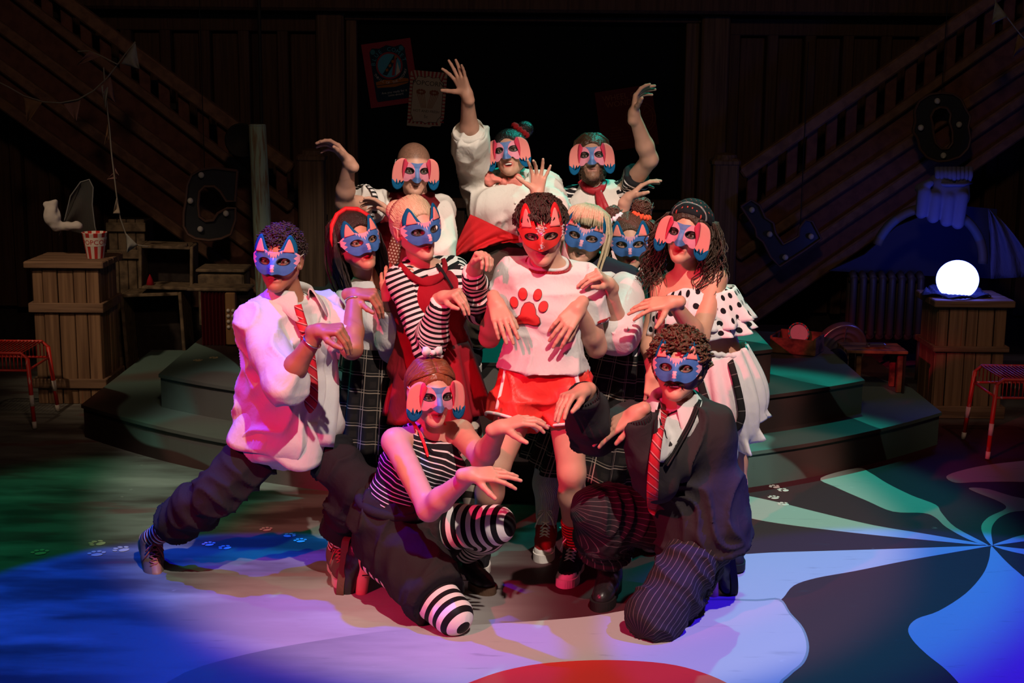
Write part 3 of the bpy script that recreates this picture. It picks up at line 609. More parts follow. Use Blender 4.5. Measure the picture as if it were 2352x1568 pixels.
c = P(375, 855, 9.05); rt = empty('wooden_tray', (c[0], 9.05, 0), 'shallow wooden tray on the floor below the open boxes', 'tray'); A = np.array(Matrix.Rotation(.35, 3, 'Z')).T; o = V(c[0], 9.0, .0)
for nm, cc, s in (('base_board', (0, 0, .01), (.27, .22, .016)), ('side_board', (-.13, 0, .05), (.016, .22, .09)), ('side_board', (.13, 0, .05), (.016, .22, .09)), ('side_board', (0, -.105, .05), (.25, .014, .09)), ('side_board', (0, .105, .05), (.25, .014, .09))): mb = MB(); mb.box(o + np.array(cc) @ A, s, A, .003); mb.build(nm, M['old_box_wood'], rt)
c = P(292, 575, 9.45); rt = empty('packing_case', (c[0], 9.5, 0), 'worn upright packing case behind the popcorn bucket', 'case')
for i in range(4): mb = MB(); mb.box((c[0] - .09 + .06 * i, 9.46, .51), (.056, .016, 1.0), ((1, 0, 0), (0, 1, 0), (0, 0, 1)), .004); mb.build('plank', M['old_box_wood'], rt)
for z in (.06, .78, .96): mb = MB(); mb.box((c[0], 9.44, z), (.26, .02, .06), ((1, 0, 0), (0, 1, 0), (0, 0, 1)), .004); mb.build('batten', M['old_box_wood'], rt)
mb = MB(); mb.box((c[0], 9.59, .5), (.24, .22, 1.0), ((1, 0, 0), (0, 1, 0), (0, 0, 1)), .004); mb.build('case_body', M['dark_board'], rt)
# accordion
a0 = P(518, 800, 8.42); rt = empty('accordion', (a0[0], 8.42, .372), 'accordion with white buttons standing on the left of the steps', 'accordion'); z = .372; M['bellows'] = mat('bellows', (.10, .008, .014), rough=.6); M['key_wood'] = mat('key_wood', (.36, .21, .09), [('noise(ox*60,oy*60,oz*4,4)', (.22, .12, .05))], rough=.45)
xa, xb = P(464, 800, 8.42)[0], P(522, 800, 8.42)[0]; xc = P(545, 800, 8.42)[0]; xd = P(574, 800, 8.42)[0]; ht = .335
mb = MB(); mb.box(((xa + xc) / 2, 8.50, z + ht), (xc - xa + .16, .20, .020), ((1, 0, 0), (0, 1, 0), (0, 0, 1)), .006); mb.build('top_case', M['old_box_wood'], rt)
for i in range(7): w = (xb - xa) / 7; mb = MB(); mb.prism([(xa + w * i, 8.43, z), (xa + w * (i + .5), 8.405, z), (xa + w * (i + 1), 8.43, z), (xa + w * (i + 1), 8.58, z), (xa + w * i, 8.58, z)], (0, 0, ht - .015)); mb.build('bellows_fold', M['bellows'], rt)
mb = MB(); mb.box(((xb + xc) / 2, 8.46, z + ht / 2 - .005), (xc - xb, .14, ht - .02), ((1, 0, 0), (0, 1, 0), (0, 0, 1)), .006); mb.build('key_board', M['key_wood'], rt)
mb = MB(); mb.box(((xc + xd) / 2, 8.52, z + ht / 2 - .005), (xd - xc, .14, ht - .02), ((1, 0, 0), (0, 1, 0), (0, 0, 1)), .006); mb.build('end_case', M['dark_board'], rt)
M['pearl'] = mat('pearl', (.72, .68, .58), rough=.2, spec=.6)
for i in range(4):
    for k in range(2): mb = MB(); mb.ball((xb + (xc - xb) * (.30 + .5 * k), 8.388, z + .115 + .033 * i), .0115, 10, 7); mb.build('button', M['pearl'], rt, True)
c = P(505, 662, 8.95); mb = MB(); mb.box((c[0], 9.1, .55), (.29, .24, .34), ((1, 0, 0), (0, 1, 0), (0, 0, 1)), .012); rt = empty('suitcase', (c[0], 9.1, .37), 'dark battered case behind the accordion', 'case'); mb.build('case_body', M['old_box_wood'], rt); mb = MB(); mb.box((c[0], 9.1, .74), (.31, .26, .022), ((1, 0, 0), (0, 1, 0), (0, 0, 1)), .006); mb.build('lid', M['old_box_wood'], rt)
# wire stools
M['red_metal'] = mat('red_metal', (.62, .030, .022), [('step(.60,.66,noise(ox*50,oy*50,oz*14,3))*.7', (.62, .45, .38))], rough=.4, spec=.5); M['white_metal'] = mat('white_metal', (.72, .68, .62), rough=.5)
def stool(label, x, y, h, sg):
    rt = empty('wire_stool', (x, y, 0), label, 'stool', 'red wire stools at the stage edges'); w, d = .40, .36
    for i, yy in enumerate(np.linspace(0, d, 2)):
        mb = MB(); mb.tube([(x - w / 2, y + yy, h - .10), (x - w / 2, y + yy, h - .03), (x - w / 2 + .035, y + yy, h), (x + w / 2 - .035, y + yy, h), (x + w / 2, y + yy, h - .03), (x + w / 2, y + yy, h - .10)], .010, 8); mb.build('seat_rail', M['red_metal'], rt, True)
    for i in range(17):
        xx = x - w / 2 + .03 + (w - .06) * i / 16; mb = MB(); mb.tube([(xx, y - .012, h - .095), (xx, y - .014, h - .02), (xx, y + .01, h + .004), (xx, y + d - .01, h + .004), (xx, y + d + .012, h - .02), (xx, y + d + .012, h - .095)], .0035, 5); mb.build('seat_wire', M['red_metal'], rt, True)
    for yy in (-.012, d + .012): mb = MB(); mb.tube([(x - w / 2, y + yy, h - .095), (x + w / 2, y + yy, h - .095)], .007, 7); mb.build('apron_wire', M['red_metal'], rt, True)
    for sx in (-1, 1):
        mb = MB(); mb.tube([(x + sx * w / 2, y + yy, h - .095) for yy in (-.012, d + .012)], .007, 7); mb.build('apron_wire', M['red_metal'], rt, True)
        for yy, dy in ((0, -.03), (d, .03)):
            a, b = V(x + sx * w / 2, y + yy, h - .03), V(x + sx * (w / 2 + .03), y + yy + dy, .004); mb = MB(); mb.tube([a, b], .0125, 9); lg = mb.build('leg', M['red_metal'], rt, True)
            for f0, f1 in ((.52, .68), (.90, 1.0)): mb = MB(); mb.tube([a + (b - a) * f0, a + (b - a) * f1], .0130, 9); mb.build('bare_metal_band', M['white_metal'], lg, True, label='white band where the paint is gone')
    return rt
q = FL(80, 985); stool('red wire stool at the left edge of the stage', q[0] - .23, q[1] + .03, .425, 1); q = FL(2268, 1055); stool('red wire stool at the right edge of the stage', q[0] + .23, q[1] + .03, .425, -1)
# green painted pole with the black stage lamp
rt = empty('pole', P(604, 690, 9.0), 'tall green painted pole leaning at the left stair', 'pole'); M['pole_paint'] = mat('pole_paint', (.30, .44, .36), [('step(.45,.62,noise(ox*60,oy*60,oz*5,4))', (.22, .17, .11)), ('step(.62,.7,noise(ox*90,oy*90,oz*9,4))', (.30, .32, .28))], rough=.55)
mb = MB(); a, b = P(591, 288, 9.0), P(612, 720, 9.0); b = b + (b - a) * ((.0 - b[2]) / (b[2] - a[2])); mb.tube([a, a + (b - a) * .5, b], [.053, .058, .064], 18); mb.build('shaft', M['pole_paint'], rt, True); mb = MB(); mb.lathe([(.052, -.005), (.055, .0), (.048, .008)], a, n=18); mb.build('pole_cap', M['pole_paint'], rt)
c = P(556, 322, 9.25); rt = empty('stage_lamp', c, 'black round stage lamp behind the green pole', 'lamp'); mb = MB(); mb.lathe([(.035, .20), (.075, .14), (.105, .0), (.110, -.01), (.100, -.01), (.07, .02)], c, ((1, 0, 0), (0, 0, 1), (0, 1, 0)), 26); mb.build('housing', M['rubber_black'], rt, True); mb = MB(); mb.tube([c + V(.115 * math.cos(t), .06, -.115 * math.sin(t)) for t in np.linspace(0, 3.14, 14)], .008, 6); mb.build('yoke', M['rubber_black'], rt)
mb = MB(); mb.tube([c + V(.115, .06, 0), c + V(.12, .06, 1.2)], .012, 8); mb.build('hanger', M['rubber_black'], rt)
# marquee letters
M['sign_black'] = mat('sign_black', (.020, .023, .028), rough=.35, spec=.5); M['sign_rim'] = mat('sign_rim', (.09, .050, .04), rough=.5); M['bulb'] = mat('bulb', (.75, .75, .72), rough=.06, spec=.9, trans=.5)
def sign(label, outer, inner, Y, bulbs, wire):
    ctr = np.array(outer, float).mean(0); rt = empty('marquee_letter', P(ctr[0], ctr[1], Y), label, 'sign')
    n = 72
    def rs(pts):
        pts = np.array(pts + [pts[0]], float); L = np.r_[0, np.cumsum(np.linalg.norm(np.diff(pts, axis=0), axis=1))]; t = np.linspace(0, L[-1], n, endpoint=False); return np.stack([np.interp(t, L, pts[:, 0]), np.interp(t, L, pts[:, 1])], 1)
    if inner is None:
        mb = MB(); mb.prism([P(x, y, Y) for x, y in outer], (0, .045, 0)); mb.build('face', M['sign_black'], rt)
        mb = MB(); mb.tube([P(x, y, Y - .012) for x, y in outer + [outer[0]]], .009, 6); mb.build('rim', M['sign_rim'], rt)
    else:
        O, I = rs(outer), rs(inner); k = int(np.argmin(((I - O[0]) ** 2).sum(1))); I = np.roll(I, -k, 0)
        vs = [P(*q, Y) for q in O] + [P(*q, Y) for q in I]; vs += [v + V(0, .045, 0) for v in vs]; f = []
        for i in range(n): j = (i + 1) % n; f += [(i, j, n + j, n + i), (2 * n + i, 3 * n + i, 3 * n + j, 2 * n + j), (i, 2 * n + i, 2 * n + j, j), (n + i, n + j, 3 * n + j, 3 * n + i)]
        mb = MB(); mb.add(vs, f); mb.build('face', M['sign_black'], rt)
        for pts in (O, I): mb = MB(); mb.tube([P(*q, Y - .010) for q in list(pts) + [pts[0]]], .008, 6); mb.build('rim', M['sign_rim'], rt)
    for x, y in bulbs: mb = MB(); mb.ball(P(x, y, Y - .02), .020, 10, 7); mb.build('bulb', M['bulb'], rt, True)
    if wire: mb = MB(); a = P(*wire, Y + .02); mb.tube([a, a + V(0, 0, 1.2)], .003, 5); mb.build('hanging_wire', M['rubber_black'], rt)
    return rt
sign('hanging black marquee letter C beside the green pole', [(545, 392), (520, 389), (490, 385), (460, 390), (440, 402), (430, 425), (427, 460), (422, 490), (422, 520), (432, 538), (450, 548), (480, 552), (508, 548), (530, 538), (541, 505), (541, 478), (522, 478), (500, 490), (490, 506), (472, 508), (458, 498), (455, 470), (458, 440), (470, 428), (492, 428), (506, 440), (520, 462), (540, 462)], None, 9.35, [(462, 402), (437, 461), (460, 526), (519, 490)], (470, 395))
sign('tilted black marquee letter L hanging on the right staircase', [(1702, 474), (1725, 459), (1745, 472), (1757, 500), (1776, 512), (1781, 535), (1799, 561), (1822, 550), (1835, 541), (1836, 524), (1850, 505), (1866, 508), (1886, 548), (1850, 574), (1791, 612), (1770, 590), (1753, 556), (1738, 543), (1735, 525)], None, 9.5, [(1727, 482), (1768, 538), (1863, 543), (1804, 591)], (1838, 520))
sign('black marquee letter O with a keyhole opening hanging on the right staircase', [(2163, 213), (2190, 216), (2208, 228), (2218, 250), (2229, 268), (2224, 290), (2229, 318), (2224, 340), (2205, 360), (2178, 369), (2155, 371), (2130, 362), (2113, 342), (2108, 318), (2097, 302), (2103, 280), (2101, 255), (2112, 232), (2135, 217)], [(2160, 246), (2175, 248), (2184, 262), (2181, 280), (2188, 302), (2188, 328), (2178, 341), (2163, 342), (2149, 328), (2144, 305), (2142, 285), (2138, 268), (2146, 252)], 9.5, [(2153, 232), (2115, 293), (2203, 286), (2167, 357)], (2163, 214))
# gloved fist holding a ring
Yg = 9.0; rt = empty('glove_sign', P(2170, 460, Yg), 'big blue lit fist in a cuffed glove gripping a ring', 'sign'); M['glove'] = mat('glove', (.13, .14, .24), rough=.85, bump='noise(ox*22,oy*22,oz*22,3)', bstr=.4)
gp = lambda x, y, d=0: P(x, y, Yg + d); ops = [ell(gp(2170, 452), (.155, .10, .095), None, .03), cap(gp(2155, 425), gp(2200, 425), .07, .07, .04)]
for (x0, y0, x1, y1, r) in ((2122, 440, 2116, 488, .042), (2148, 452, 2143, 498, .044), (2178, 455, 2174, 506, .045), (2208, 450, 2200, 512, .044)): ops.append(cap(gp(x0, y0, -.07), gp(x1, y1, -.06), r, r * .9, .012))
ops.append(cap(gp(2112, 432, -.03), gp(2135, 420, -.09), .030, .026, .01)); vs, qs = mesh_ops(ops, .009); raw_mesh('fist', vs, qs, M['glove'], rt, True)
for i in range(9): x = 2152 + 78 * i / 8; mb = MB(); mb.tube([gp(x, 384, -.05 + .03 * abs(i - 4) / 4), gp(x + (2188 - x) * .05, 404, -.07 + .03 * abs(i - 4) / 4), gp(x + (2190 - x) * .12, 418, -.06 + .03 * abs(i - 4) / 4)], [.016, .020, .012], 8); mb.build('cuff_pleat', M['glove'], rt, True)
mb = MB(); mb.tube([gp(2150, 420, -.03), gp(2172, 424, -.09), (gp(2212, 424, -.08)), gp(2232, 418, -.02)], .012, 8); mb.build('cuff_band', M['glove'], rt, True)
mb = MB(); c = gp(2132, 598, .04); mb.tube([c + V(.345 * math.cos(t), .0, .335 * math.sin(t)) for t in np.linspace(-.05, 2.85, 40)], .030, 10); M['ring_paint'] = mat('ring_paint', (.08, .10, .15), [('step(-.2,.2,sin(y*20))', (.10, .08, .07))], rough=.6); mb.build('ring', M['ring_paint'], rt, True)
M['blue_flat'] = mat('blue_flat', (.030, .040, .12), rough=.9)
mb = MB(); mb.prism([P(1905, 622, 9.55), P(1985, 585, 9.55), P(2060, 520, 9.55), P(2180, 470, 9.55), P(2290, 480, 9.55), P(2290, 640, 9.55), P(2050, 630, 9.55)], (0, .03, 0)); tag(mb.build('backdrop_flat', M['blue_flat'], None), 'plain painted flat behind the ring under the right stair', 'flat', kind='structure')
# sail-like cloth
vs = []; A_, B_, C0 = (2270, 478), (2352, 575), (2276, 640)
for j in range(14):
    for i in range(14):
        u, v = i / 13, j / 13; x = A_[0] + (B_[0] + 40 - A_[0]) * u * v + (C0[0] - A_[0]) * v * (1 - u) * 1.0; y = A_[1] + (B_[1] - A_[1] + 60 * v) * u * v + (C0[1] - A_[1]) * v * (1 - u); vs.append(P(x, y, 9.1 + .03 * math.sin(14 * u + 5 * v)))
M['pale_cloth'] = mat('pale_cloth', (.10, .11, .19), rough=.85, bump='noise(ox*30,oy*30,oz*12,3)', bstr=.6, bdist=.02); mb = MB(); mb.grid(vs, 14, 14); tag(mb.build('hanging_cloth', M['pale_cloth'], None, True, .003, offset=0), 'pale pointed cloth hanging at the right edge beyond the globe', 'cloth')
# radiator
rt = empty('radiator', P(2030, 700, 9.3), 'old column radiator under the right stair', 'radiator'); M['iron'] = mat('iron', (.060, .048, .044), rough=.5, spec=.4)
for i in range(8):
    x = P(1958 + 22 * i, 700, 9.3)[0]; zt, zb = P(1958, 632, 9.3)[2], P(1958, 776, 9.3)[2]; mb = MB()
    for dy in (0, .09): mb.tube([(x, 9.3 + dy, zb), (x, 9.3 + dy, zb + .03), (x, 9.3 + dy, zt - .03), (x, 9.3 + dy, zt)], [.014, .024, .024, .014], 9)
    mb.tube([(x, 9.29, zt - .02), (x, 9.345, zt + .004), (x, 9.40, zt - .02)], .024, 9); mb.tube([(x, 9.29, zb + .02), (x, 9.345, zb), (x, 9.40, zb + .02)], .024, 9); mb.build('column', M['iron'], rt, True)
for z in (zt - .03, zb + .03): mb = MB(); mb.tube([(P(1950, 700, 9.3)[0], 9.345, z), (P(2120, 700, 9.3)[0], 9.345, z)], .016, 8); mb.build('connecting_pipe', M['iron'], rt, True)
for x in (1958, 2112): q = P(x, 776, 9.345); mb = MB(); mb.tube([(q[0], 9.345, zb + .01), (q[0], 9.345, .0)], .016, 8); mb.build('foot', M['iron'], rt, True)
# tambourine box, film can, small table
c = P(1830, 800, 8.36); rt = empty('wooden_box', (c[0], 8.36, .372), 'open scorched wooden box on the right of the steps', 'box'); A = np.array(Matrix.Rotation(-.45, 3, 'Z')).T; o = V(c[0], 8.36, .372)
wood('scorched', (.26, .13, .06), (.04, .022, .015), 'noise(ox*12,oy*12,oz*16,4)')
for nm, cc, s in (('base_board', (0, 0, .01), (.27, .20, .016)), ('side_board', (-.13, 0, .055), (.014, .20, .10)), ('side_board', (.13, 0, .055), (.014, .20, .10)), ('side_board', (0, -.095, .05), (.25, .014, .09)), ('side_board', (0, .095, .06), (.25, .014, .11))): mb = MB(); mb.box(o + np.array(cc) @ A, s, A, .003); mb.build(nm, M['scorched'], rt)
c = P(1834, 765, 8.40); rt = empty('tambourine', c, 'tambourine with a pale skin and coloured rim leaning in the scorched box', 'tambourine'); ax_ = np.array([nrm(V(1, -.15, 0)), nrm(V(.0, .35, .94)), nrm(np.cross(V(1, -.15, 0), V(0, .35, .94)))]); M['drum_rim'] = mat('drum_rim', (.05, .28, .25), [('frac(x*14)>.5', (.50, .03, .03))], rough=.5)
mb = MB(); mb.lathe([(.055, 0), (.001, .0005)], c, ax_, 28, False); mb.build('skin', M['white_shirt'], rt, True); mb = MB(); mb.lathe([(.055, -.018), (.062, -.018), (.062, .018), (.055, .018)], c, ax_, 28, False); mb.build('rim', M['drum_rim'], rt)
c = P(1932, 776, 8.62); rt = empty('film_reel', (c[0], 8.62, .186), 'large ridged film reel can leaning behind the scorched box', 'reel'); ax_ = np.array([nrm(V(1, .25, 0)), nrm(np.cross(nrm(V(-.25, 1, .25)), nrm(V(1, .25, 0)))), -nrm(V(-.25, 1, .25))]); M['tin'] = mat('tin', (.34, .31, .30), rough=.32, metal=.8); c[2] = .186 + .163
prof = [(.160, -.03), (.163, -.025), (.163, .02), (.156, .026), (.148, .022), (.122, .022), (.116, .030), (.108, .022), (.090, .022), (.084, .030), (.076, .022), (.052, .022), (.046, .028), (.040, .020), (.002, .020)]; mb = MB(); mb.lathe(prof, c, ax_, 48); mb.build('can_lid', M['tin'], rt, True)
for k in range(3): a = 2.1 * k + .5; mb = MB(); mb.beam(c + ax_[2] * .028 + (ax_[0] * math.cos(a) + ax_[1] * math.sin(a)) * .03, c + ax_[2] * .028 + (ax_[0] * math.cos(a) + ax_[1] * math.sin(a)) * .148, .008, .008, ax_[2], .001); mb.build('rib', M['tin'], rt)
mb = MB(); c2 = P(1925, 812, 8.38); mb.ball((c2[0], 8.42, .30), (.07, .06, .085), 14, 9); tag(mb.build('dark_bundle', M['black_cloth'], None, True), 'black bundle of cloth in front of the film reel', 'bundle')
tz = .43; xa, xb = P(1945, 830, 8.15)[0], P(2085, 815, 8.15)[0]; rt = empty('low_table', ((xa + xb) / 2, 8.2, .186), 'low scorched wooden table with a tin on it beside the right crate', 'table')
for i in range(4): mb = MB(); mb.box(((xa + xb) / 2 - .02, 8.10 + .065 * i, tz), (xb - xa, .061, .018), ((1, -.04, 0), (.04, 1, 0), (0, 0, 1)), .003); mb.build('table_board', M['scorched'], rt)
for x in (xa + .06, xb - .05):
    for y in (8.12, 8.28): mb = MB(); mb.box((x, y, (tz + .186) / 2 - .005), (.03, .03, tz - .186 - .012), ((1, 0, 0), (0, 1, 0), (0, 0, 1)), .003); mb.build('leg', M['scorched'], rt)
mb = MB(); mb.box((xb - .03, 8.2, (tz + .186) / 2), (.012, .22, tz - .19)); mb.build('end_board', M['dark_board'], rt)
mb = MB(); c = P(2012, 812, 8.15); mb.box((c[0], 8.16, tz + .024), (.11, .05, .028), ((1, .1, 0), (-.1, 1, 0), (0, 0, 1)), .008); tag(mb.build('harmonica', M['silver'], None), 'shiny little metal mouth organ on the low table', 'harmonica')
# posters
def poster(label, cx, cy, w, h, rot, Y):
    rt = empty('poster', P(cx, cy, Y), label, 'poster'); c = P(cx, cy, Y); r = math.radians(rot); x = V(math.cos(r), 0, -math.sin(r)); z = V(math.sin(r), 0, math.cos(r))
    def T(u, v, o=0): return c + x * u * w + z * v * h + V(0, -o, 0)
    return rt, T, w, h
Mp = lambda n, c: M.setdefault(n, mat(n, c, rough=.8, spec=.1))
Mp('poster_red', (.20, .025, .035)); Mp('poster_navy', (.010, .025, .040)); Mp('poster_teal', (.03, .14, .16)); Mp('poster_orange', (.24, .085, .015)); Mp('poster_cream', (.30, .25, .17)); Mp('poster_ink', (.035, .028, .022)); Mp('poster_stripe', (.22, .03, .03)); Mp('poster_maroon', (.075, .010, .010)); Mp('poster_gold', (.16, .055, .025)); Mp('poster_pale', (.36, .36, .30)); Mp('poster_sky', (.05, .22, .28))
def poly(rt, T, pts, o, m, name, t=.0012): mb = MB(); mb.prism([T(u, v, o) for u, v in pts], (0, -t, 0)); return mb.build(name, m, rt)
def letters(rt, T, w, h, s, u, v, size, m, o=.005, name='lettering', arc=None):
    if arc is not None and ' ' in s:                      # one mesh a word
        R, a0, a1, up = arc; n = len(s) - 1; i = 0
        for wd in s.split(' '):
            j = i + len(wd) - 1; o_ = letters(rt, T, w, h, wd, u, v, size, m, o, name, (R, a0 + (a1 - a0) * i / n, a0 + (a1 - a0) * j / n, up)); i = j + 2
        return o_
    mb = MB()
    if arc is None:
        tv, tf = text_polys(s, size); mb.add([T(u + a[0] / w, v + a[1] / h, o) for a in tv], tf)
    else:
        R, a0, a1, up = arc
        for i, ch in enumerate(s):
            if ch == ' ': continue
            tv, tf = text_polys(ch, size); a = math.radians(a0 + (a1 - a0) * i / (len(s) - 1)); ro = a - math.pi / 2 if up else a + math.pi / 2
            mb.add([T(u + (R * math.cos(a) + q[0] * math.cos(ro) - q[1] * math.sin(ro)) / w, v + (R * math.sin(a) + q[0] * math.sin(ro) + q[1] * math.cos(ro)) / h, o) for q in tv], tf)
    return mb.build(name, m, rt)
Yp = YW - .02; s_ = FPX / Yp
rt, T, w, h = poster('red framed fairground poster with blue comet roundel at the left', 897, 168, .345, .44, -8.5, Yp)
poly(rt, T, [(-.5, -.5), (.5, -.5), (.5, .5), (-.5, .5)], 0, M['poster_red'], 'sheet')
poly(rt, T, [(-.34, -.42), (.34, -.42), (.36, -.38), (.36, .36), (.30, .42), (.15, .40), (0, .44), (-.15, .40), (-.30, .42), (-.36, .36), (-.36, -.38)], .0015, M['poster_navy'], 'picture_panel')
ci = [(0 + .27 * math.cos(a), .12 + .27 * w / h * math.sin(a)) for a in np.linspace(0, 6.283, 28, endpoint=False)]; poly(rt, T, ci, .003, M['poster_red'], 'roundel'); ci = [(0 + .235 * math.cos(a), .12 + .235 * w / h * math.sin(a)) for a in np.linspace(0, 6.283, 28, endpoint=False)]; poly(rt, T, ci, .0045, M['poster_sky'], 'roundel_sky')
poly(rt, T, [(-.16, .0), (-.08, -.03), (.19, .22), (.13, .27)], .006, M['poster_navy'], 'ride_track'); poly(rt, T, [(.02, -.04), (.08, -.04), (.16, .20), (.12, .22)], .0062, M['poster_red'], 'ride_post'); poly(rt, T, [(.10, -.05), (.20, .0), (.17, .16)], .0063, M['poster_pale'], 'ride_tent')
for k in range(4): u, v = -.08 + .07 * k, .03 + .06 * k; poly(rt, T, [(u, v), (u + .05, v + .01), (u + .045, v + .05), (u - .005, v + .04)], .0072, M['poster_orange'], 'ride_car')
for u in (-.29, .29): poly(rt, T, [(u + .05 * math.cos(a), .36 + .04 * math.sin(a)) for a in np.linspace(0, 6.28, 12, endpoint=False)], .003, M['poster_teal'], 'corner_star')
letters(rt, T, w, h, 'BLUE COMET', 0, .12, .040, M['poster_sky'], .006, arc=(.098, 168, 14, True)); letters(rt, T, w, h, 'THRILL OF THE MIDWAY', 0, .12, .024, M['poster_pale'], .006, arc=(.125, 205, 338, False))
poly(rt, T, [(-.32, -.16), (.34, -.16), (.34, -.12), (.20, -.09), (.05, -.11), (-.15, -.085), (-.32, -.11)], .003, M['poster_orange'], 'glow_band'); poly(rt, T, [(-.30, -.20), (.05, -.22), (.3, -.19), (.34, -.17), (-.32, -.17)], .003, M['poster_orange'], 'glow_band')
letters(rt, T, w, h, 'Are you ready for it', .02, -.31, .022, M['poster_pale'], .004); letters(rt, T, w, h, 'come aboard', .04, -.355, .020, M['poster_pale'], .004)
rt, T, w, h = poster('cream popcorn poster with a red striped border, pinned over the comet poster', 981, 228, .255, .385, 4.5, Yp - .02)
poly(rt, T, [(-.5, -.5), (.12, -.5), (.20, -.47), (.42, -.46), (.45, -.36), (.5, -.33), (.5, .5), (-.46, .5), (-.5, .46)], 0, M['poster_cream'], 'sheet')
for k in range(9):
    u = -.5 + k / 9 + .02
    poly(rt, T, [(u, .5), (u + .055, .5), (u * .8 + .045, .33), (u * .8, .33)], .0015, M['poster_stripe'], 'border_stripe')
    if u < .38: poly(rt, T, [(u * .8, -.33), (u * .8 + .045, -.33), (u + .055, -.45), (u, -.45)], .0015, M['poster_stripe'], 'border_stripe')
for k in range(13):
    v = -.40 + .77 * k / 12
    for q in (-1, 1): poly(rt, T, [(q * .5, v), (q * .5, v + .03), (q * .40, v + .025), (q * .40, v + .005)], .0015, M['poster_stripe'], 'border_stripe')
pan = [(-.33, -.42), (-.1, -.40), (0, -.43), (.1, -.40), (.30, -.40), (.33, -.34), (.41, -.28), (.41, .30), (.33, .34), (.28, .40), (.1, .38), (0, .41), (-.1, .38), (-.28, .40), (-.33, .34), (-.41, .28), (-.41, -.28), (-.36, -.34)]
poly(rt, T, [(u * 1.03, v * 1.02) for u, v in pan], .003, M['poster_ink'], 'panel_outline'); poly(rt, T, pan, .0042, M['poster_cream'], 'panel')
letters(rt, T, w, h, 'POPCORN', 0, .245, .046, M['poster_ink'], .006); letters(rt, T, w, h, 'HOT AND FRESH', 0, -.235, .024, M['poster_ink'], .006); letters(rt, T, w, h, '5c', 0, -.335, .03, M['poster_ink'], .006)
for sg in (-1, 1):
    for k in range(5): u0, u1 = sg * (.05 + .05 * k), sg * (.02 + .030 * k); poly(rt, T, [(u0 + .045 * sg, .10), (u0 + .045 * sg + .012, .10), (u1 + .012, -.16), (u1, -.16)], .0055, M['poster_gold'], 'bag_stripe')
    for k in range(9): a = k * .7; poly(rt, T, [(sg * .18 + .10 * math.cos(a) + .035 * math.cos(b), .125 + .03 * math.sin(a) + .024 * math.sin(b)) for b in np.linspace(0, 6.28, 8, endpoint=False)], .0055 + .0003 * k, M['poster_gold'], 'popped_corn')
rt, T, w, h = poster('dark red wheel poster pinned behind the raised arm at the right', 1440, 272, .40, .42, -9, Yp)
poly(rt, T, [(-.5, -.5), (.5, -.5), (.5, .5), (-.5, .5)], 0, M['poster_maroon'], 'sheet'); letters(rt, T, w, h, 'WHEEL OF', -.05, .33, .055, M['poster_gold'], .004); letters(rt, T, w, h, 'WONDER', -.03, .22, .055, M['poster_gold'], .004)
for k, (t_, u) in enumerate((('spin it', -.30), ('win a prize', -.25), ('try your luck', -.26), ('all comers', -.29), ('the most fun you can have', -.16), ('on the midway', -.24))): letters(rt, T, w, h, t_, u + .06, -.13 - .045 * k, .018, M['poster_gold'], .004)
mb = MB()
for R in (.105, .085): mb.tube([T(.24 + R / w * math.cos(a), -.02 + R / h * math.sin(a), .003) for a in np.linspace(0, 6.2832, 40)], .0022, 4, False)
for k in range(12): a = k * .5236; mb.tube([T(.24 + .02 / w * math.cos(a), -.02 + .02 / h * math.sin(a), .003), T(.24 + .105 / w * math.cos(a), -.02 + .105 / h * math.sin(a), .003)], .0016, 4)
mb.build('wheel_drawing', M['poster_gold'], rt)
# bunting
M['flag_ochre'] = mat('flag_ochre', (.20, .115, .055), [('noise(ox*40,oy*40,oz*40,3)*.7', (.12, .06, .03))], rough=.9); M['flag_pink'] = mat('flag_pink', (.20, .11, .10), [('noise(ox*40,oy*40,oz*40,3)*.7', (.11, .055, .05))], rough=.9); M['flag_grey'] = mat('flag_grey', (.26, .27, .25), [('noise(ox*40,oy*40,oz*40,3)*.7', (.14, .15, .14))], rough=.9); M['flag_cream'] = mat('flag_cream', (.30, .26, .20), rough=.9); M['cord'] = mat('cord', (.20, .19, .16), rough=.9)
def bunting(label, strings, flags, Y):
    q = strings[0][len(strings[0]) // 2]; rt = empty('bunting', P(q[0], q[1], Y), label, 'bunting')
    for st in strings: mb = MB(); mb.tube([P(x, y, Y + .02 * math.sin(i)) for i, (x, y) in enumerate(st)], .0045, 6); mb.build('cord', M['cord'], rt, True)
    for pts, m in flags:
        (a, b, c) = [np.array(q, float) for q in pts]; vs = []; N = 8
        for j in range(N):
            for i in range(N): u, v = i / (N - 1), j / (N - 1); q = (a * (1 - u) + b * u) * (1 - v) + c * v; vs.append(P(q[0], q[1], Y - .005 + .035 * math.sin(5 * u + 3 * v + a[0]) * v))
        mb = MB(); mb.grid(vs, N, N); mb.build('flag', M[m], rt, True, .0025, offset=0)
    return rt
